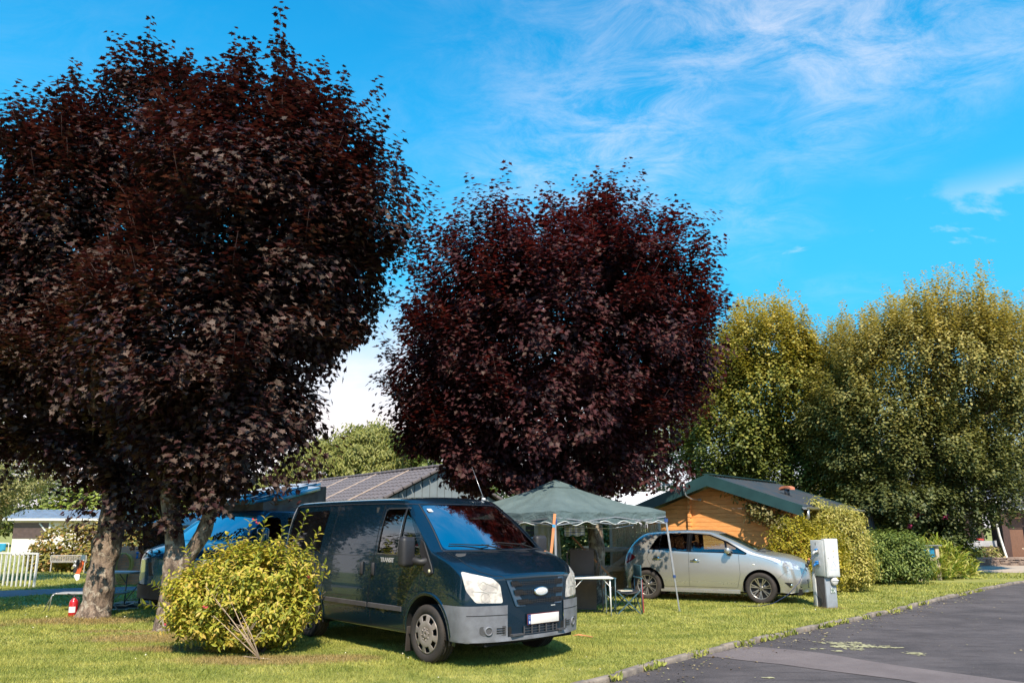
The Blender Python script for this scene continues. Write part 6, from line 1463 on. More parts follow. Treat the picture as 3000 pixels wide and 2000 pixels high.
bm_obj('body', cc_, M['blue_paint'], cv)
wheel_well(cv, 0, .34, .405, .93, .65); wheel_well(cv, -3.0, .34, .405, .93, .65)
for x in (0, -3.0):
    for sg in (-1, 1): tyre(cv, x, sg*.83, .33, .21, sg, .205, M['steel'], 'hub')
mb = MB(); plate_on(snapb, mb, roundpoly([(-.45, .95), (.45, .95), (.40, .72), (-.40, .72)], .02), 'front', .004, .01); mb.build('grille', M['black_plastic'], cv)
for sg in (-1, 1):
    mb = MB(); mb.bbox((-.30, sg*1.12, 1.42), (.14, .24, .30), .06, seg=4); mb.tube([(-.28, sg*1.02, 1.32), (-.2, sg*.90, 1.32)], .04, 8); mb.build('wing_mirror', M['blue_paint'], cv)
mb = MB(); mb.box((-1.5, 0, .33), (4.4, 1.4, .12)); mb.box((-1.5, 0, .75), (3.6, 1.6, .04)); mb.build('underbody', M['dark_void'], cv)
mb = MB(); mb.bbox((.0, 0, 1.16), (.4, 1.5, .26), .08); mb.build('dashboard', M['interior'], cv)
for y_ in (-.42, .42): seat(cv, -.9, y_, .85, M['interior'])
# pop-up roof: hinged over the cab, raised at the rear
pp = bmesh.new(); bmesh.ops.create_cube(pp, size=1)
bmesh.ops.bevel(pp, geom=list(pp.edges), offset=.2, segments=4, affect='EDGES'); 
for v in pp.verts: v.co = Vector((v.co.x*2.15, v.co.y*1.60, v.co.z*.13+.02*math.cos(v.co.y*5)))
ra = math.atan2(.46, 2.15); mr = Matrix.Rotation(ra, 4, 'Y'); bmesh.ops.transform(pp, matrix=Matrix.Translation((-1.72, 0, 2.28)) @ mr, verts=pp.verts)
for f in pp.faces: f.smooth = True
rf_ = bm_obj('pop_up_roof', pp, paint('roof_blue_sky_sheen', (0.02, 0.34, 0.62), .0, .3, 1.0), cv)  # sky reflected on the panel is put into its bright blue base colour
mb = MB()
for y_ in (-.5, -.25, .25, .5): mb.bar((-.85, y_, 2.150), (-2.6, y_, 2.525), .03, .02)
mb.build('roof_rib', M['blue_paint'], rf_)
mb = MB()
for x_ in (-1.0, -1.75): z_ = 2.19+(-x_-.85)*.214; mb.tube([(x_, .35, z_), (x_-.08, .45, z_+.06), (x_-.1, .62, z_+.05), (x_-.02, .66, z_-.01)], .012, 6)
mb.build('roof_rail_strap', M['dark_void'], rf_)
mb = MB(); 
for sg in (-1, 1):
    mb.add([(-.75, sg*.68, 1.90), (-2.72, sg*.68, 1.90), (-2.72, sg*.68, 2.46), (-.75, sg*.68, 2.06)], [(0, 1, 2, 3)])
mb.add([(-2.72, -.68, 1.90), (-2.72, .68, 1.90), (-2.72, .68, 2.46), (-2.72, -.68, 2.46)], [(0, 1, 2, 3)])
mb.add([(-.75, -.68, 1.90), (-.75, .68, 1.90), (-.75, .68, 2.06), (-.75, -.68, 2.06)], [(0, 3, 2, 1)])
mb.build('roof_canvas', pmat('grey_canvas', (0.17, 0.165, 0.17), .9, c2=(.09, .085, .09), scale=4), cv)

# ------------------------------------------------------------------ camping gear and other things
M['canopy'] = pmat('green_canopy', (0.108, 0.150, 0.155), .75, c2=(0.080, 0.118, 0.125), scale=2.5)
_t = M['canopy'].node_tree; bump(_t, _t.nodes['Principled BSDF'], noise(_t, 5, 6, .65, dist=1.5), .7, .05)
M['strap'] = pmat('orange_webbing', (0.62, 0.24, 0.10), .8)
gz = empty('gazebo', (.85, 14.7, 0), 0, 'green pop-up gazebo with scalloped white-edged valance between van and silver car', 'gazebo')
CN = [Vector((-.13, -2.1, 1.84)), Vector((2.15, 0, 1.88)), Vector((.13, 2.1, 1.84)), Vector((-2.15, 0, 1.84))]; AP = Vector((0, 0, 2.47))
mb = MB(); tr = MB()
for q in range(4):
    A_, B_ = CN[q], CN[(q+1) % 4]; ns, ntt = 60, 14; vs = []
    for it in range(ntt+1):
        t_ = it/ntt
        for i in range(ns+1):
            s_ = i/ns; p = A_.lerp(B_, s_).lerp(AP, t_)
            p.z -= .05*math.sin(math.pi*s_)*(1-t_)*(.4+t_)+.10*math.sin(math.pi*t_)*.6*(1-.5*math.sin(math.pi*s_))
            p.z += .050*mnoise.noise(Vector((s_*7+q*7, t_*4, 0)))*(1-t_)*min(1, t_*6)+.030*mnoise.noise(Vector((s_*9+q*7, 0, 0)))*(1-t_)
            if t_ > .80: p.z += .025
            vs.append(p)
    mb.add(vs, [(a*(ns+1)+i, a*(ns+1)+i+1, (a+1)*(ns+1)+i+1, (a+1)*(ns+1)+i) for a in range(ntt) for i in range(ns)], True)
    vs = []; low = []
    out = ((A_+B_)/2).normalized(); out.z = 0
    for it in range(9):
        for i in range(ns+1):
            s_ = i/ns; p = A_.lerp(B_, s_); p.z -= .05*math.sin(math.pi*s_)*.4; p.z += .030*mnoise.noise(Vector((s_*9+q*7, 0, 0)))
            dr = .20+.022*math.cos(2*math.pi*s_*6)-.02*math.sin(math.pi*s_)
            p = p+out*(.022*math.sin(s_*31+q)*it/8+.02*mnoise.noise(Vector((s_*14, it*.4, q*3)))); p.z -= dr*it/8
            vs.append(p)
            if it == 8: low.append(p)
    mb.add(vs, [(a*(ns+1)+i, (a+1)*(ns+1)+i, (a+1)*(ns+1)+i+1, a*(ns+1)+i+1) for a in range(8) for i in range(ns)], True)
    tr.tube(low, .007, 6)
cn_ = mb.build('canopy', M['canopy'], gz); tr.build('valance_piping', M['white_metal'], cn_)
mb = MB()
for q in range(4):
    A_, B_ = CN[q], CN[(q+1) % 4]; p0 = A_.lerp(AP, .80)+Vector((0, 0, -.02)); p1 = B_.lerp(AP, .80)+Vector((0, 0, -.02)); mb.bar(p0, p1, .012, .006)
mb.build('vent_seam', M['dark_void'], cn_)
feet = [(-.12, -2.14), (2.34, -.01), (.13, 2.14), (-2.2, 0)]
for q in range(4):
    tp_ = CN[q]+Vector((0, 0, -.16)); ft = Vector((*feet[q], 0)); md = tp_.lerp(ft, .62); mb = MB()
    mb.bar(tp_, md, .034); mb.bar(md, ft, .024); mb.box((ft.x, ft.y, .006), (.07, .07, .012)); lg = mb.build('leg', M['steel'], gz)
    mb = MB(); mb.box(tuple(tp_+Vector((0, 0, -.01))), (.07, .07, .07)); mb.box(tuple(md), (.05, .05, .05)); mb.build('bracket', pmat('blue_cap', (0.02, 0.06, 0.20), .5), lg)
mb = MB()
for q in range(4):
    A_, B_ = CN[q]+Vector((0, 0, -.10)), CN[(q+1) % 4]+Vector((0, 0, -.10))
    for h0, h1 in ((0, .5), (.5, 1)):
        a0, a1 = A_.lerp(B_, h0), A_.lerp(B_, h1); mb.bar(a0, a1+Vector((0, 0, -.13)), .018); mb.bar(a0+Vector((0, 0, -.13)), a1, .018)
    mb.bar(A_, AP+Vector((0, 0, -.25)), .02)
mb.build('scissor_frame', M['steel'], gz)
sp = MB(); P = [Vector((.715, 12.56, 1.80)), Vector((.66, 12.50, 1.30)), Vector((.60, 12.44, .85)), Vector((.48, 12.30, .02))]
for a, b_ in zip(P, P[1:]): sp.bar(a, b_, .045, .006, up=(0, 1, 0))
o = sp.build('tie_strap', M['strap'], label='orange webbing strap hanging down from the near corner of the gazebo', cat='strap')
mb = MB(); mb.bar(P[0].lerp(P[1], .35), P[0].lerp(P[1], .45), .047, .010, up=(0, 1, 0)); o2 = mb.build('blue_tape', pmat('tape', (.02, .3, .6), .5), o)
sp = MB(); sp.bar((1.22, 15.3, 1.38), (1.95, 15.0, .62), .035, .006, up=(0, 1, 0)); sp.bar((1.95, 15.0, .62), (1.75, 15.0, .40), .035, .006, up=(0, 1, 0)); sp.bar((1.60, 15.1, .55), (2.0, 15.1, .80), .012, .006)
sp.build('tie_strap', M['strap'], label='orange strap wound round the trunk of the middle maple', cat='strap')
sp = MB(); sp.tube([(2.65, 14.9, 1.55), (2.85, 15.3, 1.35), (2.45, 17.4, 1.02)], .0035, 5); sp.build('guy_rope', M['strap'], label='thin orange guy rope running from the gazebo to the reed screen', cat='rope')
sp = MB(); sp.tube([(-.1, 13.6, 1.66), (1.0, 14.5, 1.58), (2.0, 15.2, 1.55), (2.9, 18.1, 1.62)], .006, 5); sp.build('washing_line', M['white_cloth'], label='pale washing line strung below the gazebo edge', cat='line')
m, t, b = newmat('tea_towel'); co = t.nodes.new('ShaderNodeTexCoord').outputs['Object']; s_ = t.nodes.new('ShaderNodeSeparateXYZ'); t.links.new(co, s_.inputs[0])
w1 = M2(t, 'GREATER_THAN', M2(t, 'SINE', M2(t, 'MULTIPLY', s_.outputs['Z'], 130)), .72); w2 = M2(t, 'GREATER_THAN', M2(t, 'SINE', M2(t, 'MULTIPLY', s_.outputs['X'], 70)), .88)
t.links.new(mixc(t, M2(t, 'MAXIMUM', w1, M2(t, 'MULTIPLY', w2, .6)), (0.68, 0.69, 0.75), (0.12, 0.18, 0.45)), b.inputs['Base Color']); b.inputs['Roughness'].default_value = .9
mb = MB(); vs = []
for i in range(25):
    for k in range(8): vs.append((.38*i/24, .02*math.sin(i*.9)+.012*math.sin(k*1.3+i*.3), -.195*k/7-.012*math.sin(i*.5)))
mb.add(vs, [(i*8+k, i*8+k+1, (i+1)*8+k+1, (i+1)*8+k) for i in range(24) for k in range(7)], True)
o = mb.build('tea_towel', m, label='blue and white checked towel hanging under the gazebo edge', cat='towel'); o.location = (1.0, 14.35, 1.615); md = o.modifiers.new('s', 'SOLIDIFY'); md.thickness = .004
# white tent wall
mb = MB(); vs = []
for i in range(29):
    for k in range(12): vs.append((.52*i/28+.10*k/11, .03*math.sin(i*.8+k*.1)*(.3+k/11), -1.6*k/11))
mb.add(vs, [(i*12+k, i*12+k+1, (i+1)*12+k+1, (i+1)*12+k) for i in range(28) for k in range(11)], True)
o = mb.build('tent_wall', M['white_cloth'], label='white fabric side wall hanging behind the near gazebo leg', cat='tent wall'); o.location = (.53, 16.95, 1.66); md = o.modifiers.new('s', 'SOLIDIFY'); md.thickness = .004
sc_ = empty('garden_screen', (.30, 18.2, 0), 0, 'white slatted screen glimpsed between the van windscreen and tent wall', 'screen')
mb = MB()
for x in (-.02, .28): mb.box((x, 0, .85), (.09, .06, 1.7))
mb.box((-.35, 0, .85), (.16, .06, 1.7)); mb.build('post', M['white_metal'], sc_)
mb = MB()
for k in range(14): mb.box((.0, .04, .12+k*.11), (.95, .015, .085))
mb.build('slat_panel', M['dark_steel'], sc_)
# folding tables and chairs
tb = empty('folding_table', (1.47, 14.12, 0), R(2), 'silver-grey folding camping table under the gazebo beside the director chair', 'table')
mb = MB(); mb.bbox((0, .05, .665), (.74, .52, .028), .012); mb.build('tabletop', M['white_metal'], tb)
for x, y in ((-.33, -.16), (.31, -.16), (.29, .26), (-.31, .26)):
    mb = MB(); mb.tube([(x, y, .65), (x*1.04, y*1.0, 0)], .013, 8); mb.build('leg', M['white_metal'], tb)
mb = MB()
for sx in (-1, 1): mb.bar((sx*.33, -.16, .50), (sx*.18, -.16, .655), .012); mb.bar((sx*.32, -.16, .30), (sx*.31, .26, .34), .012)
mb.build('brace', M['white_metal'], tb)
ch = empty('director_chair', (2.13, 14.45, 0), R(8), 'teal folding director chair with a book on its seat beside the camping table', 'chair')
TEAL = pmat('teal_fabric', (0.035, 0.11, 0.15), .8, c2=(0.02, 0.07, 0.10)); TB = pmat('teal_tube', (0.05, 0.10, 0.13), .4)
mb = MB()
for y in (-.22, .22): mb.bar((-.23, y, 0), (.22, y, .42), .02); mb.bar((.23, y, 0), (-.22, y, .42), .02)
for x in (-.24, .24): mb.bar((x, -.22, .02), (x, .22, .42), .014); mb.bar((x, .22, .02), (x, -.22, .42), .014)
mb.build('cross_frame', TB, ch)
for x in (-.25, .25):
    for y in (-.22, .22):
        mb = MB(); mb.tube([(x, y, 0), (x, y, .64 if y < 0 or x < 0 else .84)], .011, 8); mb.build('leg', TB, ch)
for x in (-.25, .25):
    mb = MB(); mb.bbox((x, 0, .645), (.05, .46, .025), .01); mb.build('armrest', TEAL, ch)
mb = MB(); vs = []
for i in range(9):
    for y in (-.22, .22): vs.append((-.23+.46*i/8, y, .42-.05*math.sin(math.pi*i/8)))
mb.add(vs, [(2*i, 2*i+2, 2*i+3, 2*i+1) for i in range(8)], True); s0 = mb.build('seat', M['black_plastic'], ch); s0.modifiers.new('s', 'SOLIDIFY').thickness = .01
mb = MB(); mb.bbox((.25, 0, .78), (.02, .44, .20), .008); mb.bbox((-.235, .02, .56), (.02, .30, .14), .008); mb.build('backrest', TEAL, ch)
mb = MB(); mb.bar((.285, -.20, .03), (.275, -.16, .62), .018); mb.build('carry_strap', pmat('red_strap', (.32, .03, .03), .6), ch)
mb = MB(); mb.bbox((-.02, -.08, .415), (.24, .17, .022), .003, rz=.3); o = mb.build('book', pmat('book', (.55, .50, .42), .6), label='cream paperback lying on the director chair seat', cat='book'); o.location = ch.location
mb = MB(); mb.bbox((.03, -.07, .438), (.15, .085, .016), .006, rz=.25); o = mb.build('glasses_case', pmat('case', (.02, .05, .05), .4), label='small dark case on top of the book on the chair', cat='case'); o.location = ch.location
rcn = empty('folded_recliner', (1.36, 14.62, 0), R(-6), 'brown mesh sun recliner folded upright behind the camping table', 'recliner')
mb = MB(); mb.tube([(-.30, 0, .10), (-.30, .06, 1.08), (-.26, .06, 1.15), (-.20, .06, 1.17), (.18, .06, 1.17), (.24, .06, 1.15), (.28, .06, 1.08), (.30, .02, .60)], .013, 8)
mb.tube([(-.26, -.04, .02), (.33, -.04, .02), (.37, -.04, .06), (.37, -.03, .10), (.33, 0, .86), (.31, 0, .92), (.27, 0, .90), (.26, 0, .60)], .013, 8); mb.build('frame', pmat('brown_tube', (.13, .10, .095), .4, metal=.4), rcn)
RM = pmat('brown_mesh', (.135, .095, .085), .85, c2=(.10, .07, .065), scale=3, bmp=.3, bscale=300)
mb = MB(); mb.bbox((-.02, .05, .82), (.46, .012, .66), .004); mb.bbox((0, .0, .36), (.50, .012, .62), .004, ry=.02); mb.build('mesh_fabric', RM, rcn)
mb = MB()
for k in range(16):
    z = .14+k*.062
    for x0, x1 in ((-.29, -.245), (.25, .30)): mb.bar((x0, .035, z), (x1, .035, z+.035), .008)
mb.build('lacing', M['black_plastic'], rcn)
sn = empty('pitch_number_sign', (1.63, 16.07, 1.16), 0, 'small white pitch number plate on the trunk of the middle maple', 'sign')
sn.location = (1.50, 15.6, 1.13)
mb = MB(); mb.bbox((0, 0, 0), (.14, .012, .13), .004); mb.bar((0, .03, -1.13), (0, .03, .05), .02); mb.build('plate', M['white_metal'], sn); mb = MB(); text_mesh(mb, '#10', .06, (0, -.008, 0), (1, 0, 0), (0, 0, 1), .003); mb.build('number', M['dark_steel'], sn)
# timber gate, reed screen, pallet
gt = empty('wooden_gate', (2.62, 18.0, 0), R(-4), 'weathered timber field gate between the maple trunk and silver car', 'gate')
mb = MB()
for z, h in ((1.055, .12), (.62, .13)): mb.bbox((-.02, 0, z), (1.15, .05, h), .01)
mb.build('rail', M['grey_wood'], gt)
mb = MB(); mb.bar((-.62, -.03, .40), (.30, -.03, 1.02), .11, .04, up=(0, 1, 0)); mb.build('diagonal_brace', M['grey_wood'], gt)
mb = MB(); mb.bbox((.38, .01, .55), (.09, .07, 1.1), .01); mb.build('post', M['grey_wood'], gt)
pa = empty('wooden_pallet', (3.15, 18.15, 0), R(-4), 'grey wooden pallet propped upright behind the silver car boot', 'pallet')
mb = MB()
for k in range(6): mb.bbox((0, 0, .12+k*.17), (1.0, .02, .10), .004)
mb.build('board', M['grey_wood'], pa)
mb = MB()
for x in (-.42, 0, .42): mb.bbox((x, .06, .53), (.09, .09, 1.0), .006)
mb.build('block', M['grey_wood'], pa)
rs = empty('reed_screen', (2.95, 18.45, 0), R(-5), 'tan reed screen fixed to timber battens beside the log cabin', 'screen')
mb = MB(); rn = random.Random(12)
x = -.50
while x < .62: mb.tube([(x, rn.uniform(-.006, .006), .02), (x+rn.uniform(-.012, .012), rn.uniform(-.006, .006), 1.66+rn.uniform(-.03, .0))], .0085, 5, cap=False); x += .0105
mb.build('reeds', pmat('reed', (0.62, 0.40, 0.22), .8, c2=(0.46, 0.28, 0.15), scale=30), rs)
mb = MB()
for x in (-.53, .64): mb.bbox((x, .03, .83), (.07, .07, 1.66), .006)
mb.bbox((.05, .045, 1.4), (1.2, .03, .05), .004); mb.build('batten', M['pale_wood'], rs)

# electric pedestal and its cables
pd = empty('electric_pedestal', (6.25, 15.28, 0), R(22), 'white and grey electric hook-up pedestal with two blue plugs by the kerb', 'pedestal')
WP = pmat('pedestal_white', (0.66, 0.67, 0.70), .5, c2=(0.54, 0.54, 0.55), scale=6, rvar=.1)
mb = MB(); mb.bbox((.135, .16, .31), (.27, .34, .62), .008); mb.build('column', pmat('blue_grey_column', (0.30, 0.33, 0.39), .6, c2=(.24, .26, .30), scale=5), pd)
mb = MB(); mb.box((-.004, .125, .305), (.006, .215, .61)); mb.build('column_panel', pmat('dark_grey_panel', (0.105, 0.095, 0.105), .6), pd)
mb = MB(); mb.bbox((-.004, .285, .34), (.03, .09, .68), .006); mb.build('trim_strip', WP, pd)
mb = MB(); mb.bbox((.12, .14, .965), (.27, .34, .70), .008); mb.build('socket_cabinet', WP, pd)
mb = MB(); mb.bbox((.155, -.035, .975), (.33, .10, .745), .008); mb.build('door_cabinet', WP, pd, bevel=0)
mb = MB(); mb.bbox((.155, -.088, .98), (.30, .012, .71), .004); dc = mb.build('cabinet_door', WP, pd)
mb = MB(); mb.box((.03, -.096, .97), (.010, .006, .03)); mb.build('keyhole', M['dark_void'], dc)
mb = MB()
for x_, z_, w__, h__ in ((.16, 1.22, .19, .010), (.16, .745, .17, .008), (.20, 1.30, .012, .022)): mb.box((x_, -.0955, z_), (w__, .003, h__))
mb.bar((.10, -.0955, .80), (.16, -.0955, .90), .006, .003, up=(0, 1, 0)); mb.bar((.16, -.0955, .90), (.22, -.0955, .80), .006, .003, up=(0, 1, 0)); mb.box((.17, -.0955, 1.0), (.012, .003, .03))
mb.build('faded_marking', pmat('faded_blue', (0.45, 0.50, 0.66), .6), dc)
mb = MB(); mb.prism([(-.024, 0), (.024, 0), (0, .045)], 0, .003, (.18, -.094, 1.10), (1, 0, 0), (0, 0, 1)); wg = mb.build('warning_triangle', pmat('faded_yellow', (0.75, 0.52, 0.28), .6), dc)
mb = MB(); mb.bar((.182, -.0985, 1.108), (.178, -.0985, 1.133), .005, .002, up=(0, 1, 0)); mb.build('warning_mark', M['white_metal'], wg)
mb = MB(); text_mesh(mb, '1', .075, (-.017, .17, 1.245), (0, -1, 0), (0, 0, 1), .003, .001); mb.build('number', M['dark_void'], pd)
mb = MB(); mb.lathe([(.075, 0), (.085, -.01), (.085, -.035), (.07, -.055), (0, -.06)], c=(.20, -.015, .52), axis='Y', n=24); mb.build('lamp', pmat('lamp_white', (0.62, 0.60, 0.60), .4), pd)
mb = MB(); mb.bbox((.20, -.055, .535), (.15, .06, .018), .006); mb.build('lamp_hood', WP, pd)
sgn_ = MB(); sgn_.bbox((.165, -.016, .34), (.12, .008, .10), .002); sg_ = sgn_.build('safety_sign', pmat('sign_green', (0.10, 0.17, 0.13), .5), pd)
mb = MB()
for a, b_, w__ in (((.115, .382), (.145, .382), .010), ((.115, .365), (.150, .365), .008), ((.118, .34), (.118, .30), .010), ((.135, .34), (.135, .30), .008), ((.17, .305), (.195, .34), .012), ((.195, .34), (.185, .375), .014), ((.195, .34), (.215, .31), .012), ((.185, .365), (.212, .352), .008), ((.165, .36), (.185, .37), .008)):
    mb.bar((a[0], -.022, a[1]), (b_[0], -.022, b_[1]), w__, .003, up=(0, 1, 0))
for a, b_ in (((.107, .292), (.223, .292)), ((.107, .388), (.223, .388)), ((.107, .292), (.107, .388)), ((.223, .292), (.223, .388))): mb.bar((a[0], -.021, a[1]), (b_[0], -.021, b_[1]), .004, .002, up=(0, 1, 0))
mb.build('sign_pictogram', M['white_metal'], sg_)
BP = pmat('plug_blue', (0.01, 0.17, 0.50), .35)
for z_, on in ((1.10, 0), (.86, 1)):
    mb = MB(); mb.bbox((-.022, .12, z_), (.012, .075, .10), .004); sk = mb.build('socket_outlet', pmat('socket_grey', (.35, .34, .34), .5), pd)
    mb = MB(); mb.bbox((-.055, .13, z_+.035), (.06, .062, .022), .008, ry=-.35); mb.build('socket_flap', BP, sk)
    mb = MB(); mb.tube([(-.03, .125, z_+.01), (-.085, .14, z_-.015)], [.028, .026], 12); mb.tube([(-.085, .14, z_-.015), (-.11, .147, z_-.035), (-.115, .15, z_-.07)], [.024, .016, .009], 10); o = mb.build('plug', BP if on else M['white_metal'], sk)
def pw(x, y, z): c, s_ = math.cos(R(22)), math.sin(R(22)); return Vector((6.25+x*c-y*s_, 15.28+x*s_+y*c, z))
mb = MB(); mb.tube([pw(-.115, .15, 1.02), pw(-.16, .18, .93), pw(-.25, .2, .83), pw(-.33, .20, .72), (5.72, 15.25, .50), (5.45, 15.2, .26), (5.2, 15.3, .10), (5.0, 15.45, .03), (4.8, 15.6, .012), (4.6, 15.72, .01)], .0075, 7)
o = mb.build('hook_up_cable', pmat('blue_cable', (0.02, 0.03, 0.09), .4), label='blue-black cable drooping from the upper plug down across the grass', cat='cable')
mb = MB(); mb.ball(tuple(pw(-.215, .19, .875)), (.030, .030, .045), 10, 7); mb.ball(tuple(pw(-.25, .20, .82)), (.035, .03, .04), 10, 7); mb.build('connector', M['black_plastic'], o)
mb = MB(); mb.tube([pw(-.19, .19, .92), pw(-.20, .20, .96)], .022, 8); mb.build('tape', M['strap'], o)
mb = MB(); mb.tube([pw(-.115, .15, .79), pw(-.10, .16, .62), pw(-.05, .13, .42), pw(-.03, .06, .25), pw(-.03, .07, .10), pw(-.06, .15, .02), pw(-.07, .25, .012), pw(-.05, .31, .03), pw(-.03, .31, .14)], .0065, 7)
mb.build('hook_up_cable', M['black_plastic'], label='thin black cable looping down the face of the electric pedestal', cat='cable')
# wooden notice frame
nb = empty('notice_frame', (12.27, 22.85, 0), R(12), 'pale timber notice frame with blue panels left of the day lilies', 'notice board')
for x, y, h in ((0, 0, 1.02), (.62, .05, 1.0), (.12, .75, 1.0), (.74, .8, 1.0)):
    mb = MB(); mb.bbox((x, y, h/2), (.12, .07, h), .008); mb.build('post', M['pale_wood'], nb)
mb = MB(); mb.bbox((.32, .02, 1.02), (.85, .16, .035), .006); mb.bbox((.40, .78, 1.01), (.8, .1, .03), .006); mb.build('top_board', pmat('lead_top', (.16, .17, .18), .7), nb)
mb = MB(); mb.bbox((.30, .03, .62), (.50, .03, .08), .004); mb.bbox((.30, .03, .80), (.06, .03, .34), .004); mb.build('cross_rail', M['pale_wood'], nb)
mb = MB(); 
for x in (.17, .44): mb.bbox((x, .05, .82), (.19, .02, .28), .004)
mb.bbox((.28, .10, .45), (.40, .02, .16), .004); mb.build('blue_panel', pmat('blue_panel', (.01, .22, .42), .5), nb)
mb = MB(); mb.bbox((0, 0, .22), (.22, .2, .44), .03); mb.bbox((0, 0, .47), (.24, .22, .05), .02); o = mb.build('gas_bottle', pmat('red_bottle', (.42, .05, .03), .5), label='red container half hidden left of the timber notice frame', cat='container'); o.location = (12.0, 23.25, 0)
mb = MB(); mb.bbox((0, 0, .03), (.55, .4, .06), .01); o = mb.build('paving_slab', M['paving'], label='pinkish slab at the foot of the timber notice frame', cat='slab'); o.location = (12.0, 22.95, 0); o.rotation_euler = (0, 0, .2)
# closed parasol and a person behind the shrubs
pr = empty('closed_parasol', (11.95, 25.2, 0), 0, 'closed black parasol standing behind the rounded green shrub', 'parasol')
mb = MB(); mb.tube([(0, 0, 0), (0, 0, 2.45)], .022, 8); mb.build('pole', M['dark_steel'], pr)
mb = MB(); n = 24; vs = []
for z, r_ in ((.95, .13), (1.2, .15), (1.6, .13), (2.0, .09), (2.35, .04), (2.40, .01)):
    for k in range(n): a = 2*math.pi*k/n; q = r_*(1+.28*math.cos(a*8)); vs.append((q*math.cos(a), q*math.sin(a), z))
mb.add(vs, [(i*n+k, i*n+(k+1) % n, (i+1)*n+(k+1) % n, (i+1)*n+k) for i in range(5) for k in range(n)], True); mb.build('canopy', M['black_plastic'], pr)
def person(loc, rz):
    root = empty('person', loc, rz, 'brown-haired person almost hidden behind the shrubs next to the closed parasol', 'person')
    J = {'pel': ((0, 0, .95), .13), 'sp': ((0, 0, 1.12), .125), 'ch': ((0, .01, 1.30), .14), 'nk0': ((0, .01, 1.44), .07), 'nk': ((0, 0, 1.50), .052), 'hd': ((0, -.01, 1.57), .075), 'ht': ((0, -.01, 1.64), .092), 'hh': ((0, 0, 1.70), .080)}
    E = [('pel', 'sp'), ('sp', 'ch'), ('ch', 'nk0'), ('nk0', 'nk'), ('nk', 'hd'), ('hd', 'ht'), ('ht', 'hh')]
    for s_, q in ((-1, 'l'), (1, 'r')):
        J.update({q+'h': ((s_*.10, 0, .88), .095), q+'k': ((s_*.11, -.02, .50), .058), q+'a': ((s_*.11, .02, .09), .040), q+'f': ((s_*.12, -.13, .035), .032),
                  q+'s': ((s_*.19, .01, 1.38), .058), q+'e': ((s_*.26, .03, 1.10), .042), q+'w': ((s_*.24, -.12, .93), .028), q+'p': ((s_*.235, -.17, .88), .030)})
        E += [('pel', q+'h'), (q+'h', q+'k'), (q+'k', q+'a'), (q+'a', q+'f'), ('ch', q+'s'), (q+'s', q+'e'), (q+'e', q+'w'), (q+'w', q+'p')]
        for n_, (dx, ln) in enumerate(((-.022, .068), (-.008, .08), (.008, .076), (.022, .06))):
            J[q+'d%d' % n_] = ((s_*.235+dx, -.205, .855), .009); J[q+'t%d' % n_] = ((s_*.235+dx, -.205-ln*.5, .855-ln*.7), .008); E += [(q+'p', q+'d%d' % n_), (q+'d%d' % n_, q+'t%d' % n_)]
        J[q+'th'] = ((s_*.200, -.20, .875), .010); E.append((q+'p', q+'th'))
    ks = list(J); me = bpy.data.meshes.new('body'); me.from_pydata([J[k][0] for k in ks], [(ks.index(a), ks.index(b_)) for a, b_ in E], [])
    o = link('body', me, pmat('skin', (0.45, 0.26, 0.19), .6), root); sk_ = o.modifiers.new('skin', 'SKIN'); 
    for k, v in zip(ks, me.skin_vertices[0].data): v.radius = (J[k][1], J[k][1]*(.8 if k in ('pel', 'sp', 'ch') else 1)); v.use_root = (k == 'pel')
    o.modifiers.new('sub', 'SUBSURF').levels = 2; o.modifiers['sub'].render_levels = 2
    mb = MB(); mb.ball((0, .02, 1.685), (.095, .108, .095), 16, 10); mb.ball((0, .07, 1.60), (.085, .06, .11), 12, 8); mb.build('hair', pmat('hair_brown', (0.085, 0.035, 0.02), .6, bmp=.4), root)
    mb = MB(); n = 20; vs = []
    for z, rx, ry in ((.86, .19, .14), (1.0, .175, .13), (1.15, .17, .125), (1.32, .205, .13), (1.42, .17, .10), (1.46, .085, .075)):
        for k in range(n): a = 2*math.pi*k/n; vs.append((rx*math.cos(a), ry*math.sin(a), z))
    mb.add(vs, [(i*n+k, i*n+(k+1) % n, (i+1)*n+(k+1) % n, (i+1)*n+k) for i in range(5) for k in range(n)], True); mb.build('shirt', pmat('pale_shirt', (.6, .6, .6), .9), root)
    mb = MB(); mb.ball((-.032, -.098, 1.645), .009, 8, 5); mb.ball((.032, -.098, 1.645), .009, 8, 5); mb.build('eye', M['dark_void'], root)
    mb = MB(); mb.prism([(-.014, 0), (.014, 0), (0, .04)], 0, .022, (0, -.098, 1.595), (1, 0, 0), (0, 0, 1)); mb.ball((0, -.090, 1.572), (.024, .010, .006), 8, 5); mb.build('nose_and_mouth', pmat('lip', (.42, .2, .17), .6), root)
person((11.35, 24.6, -.04), R(40))
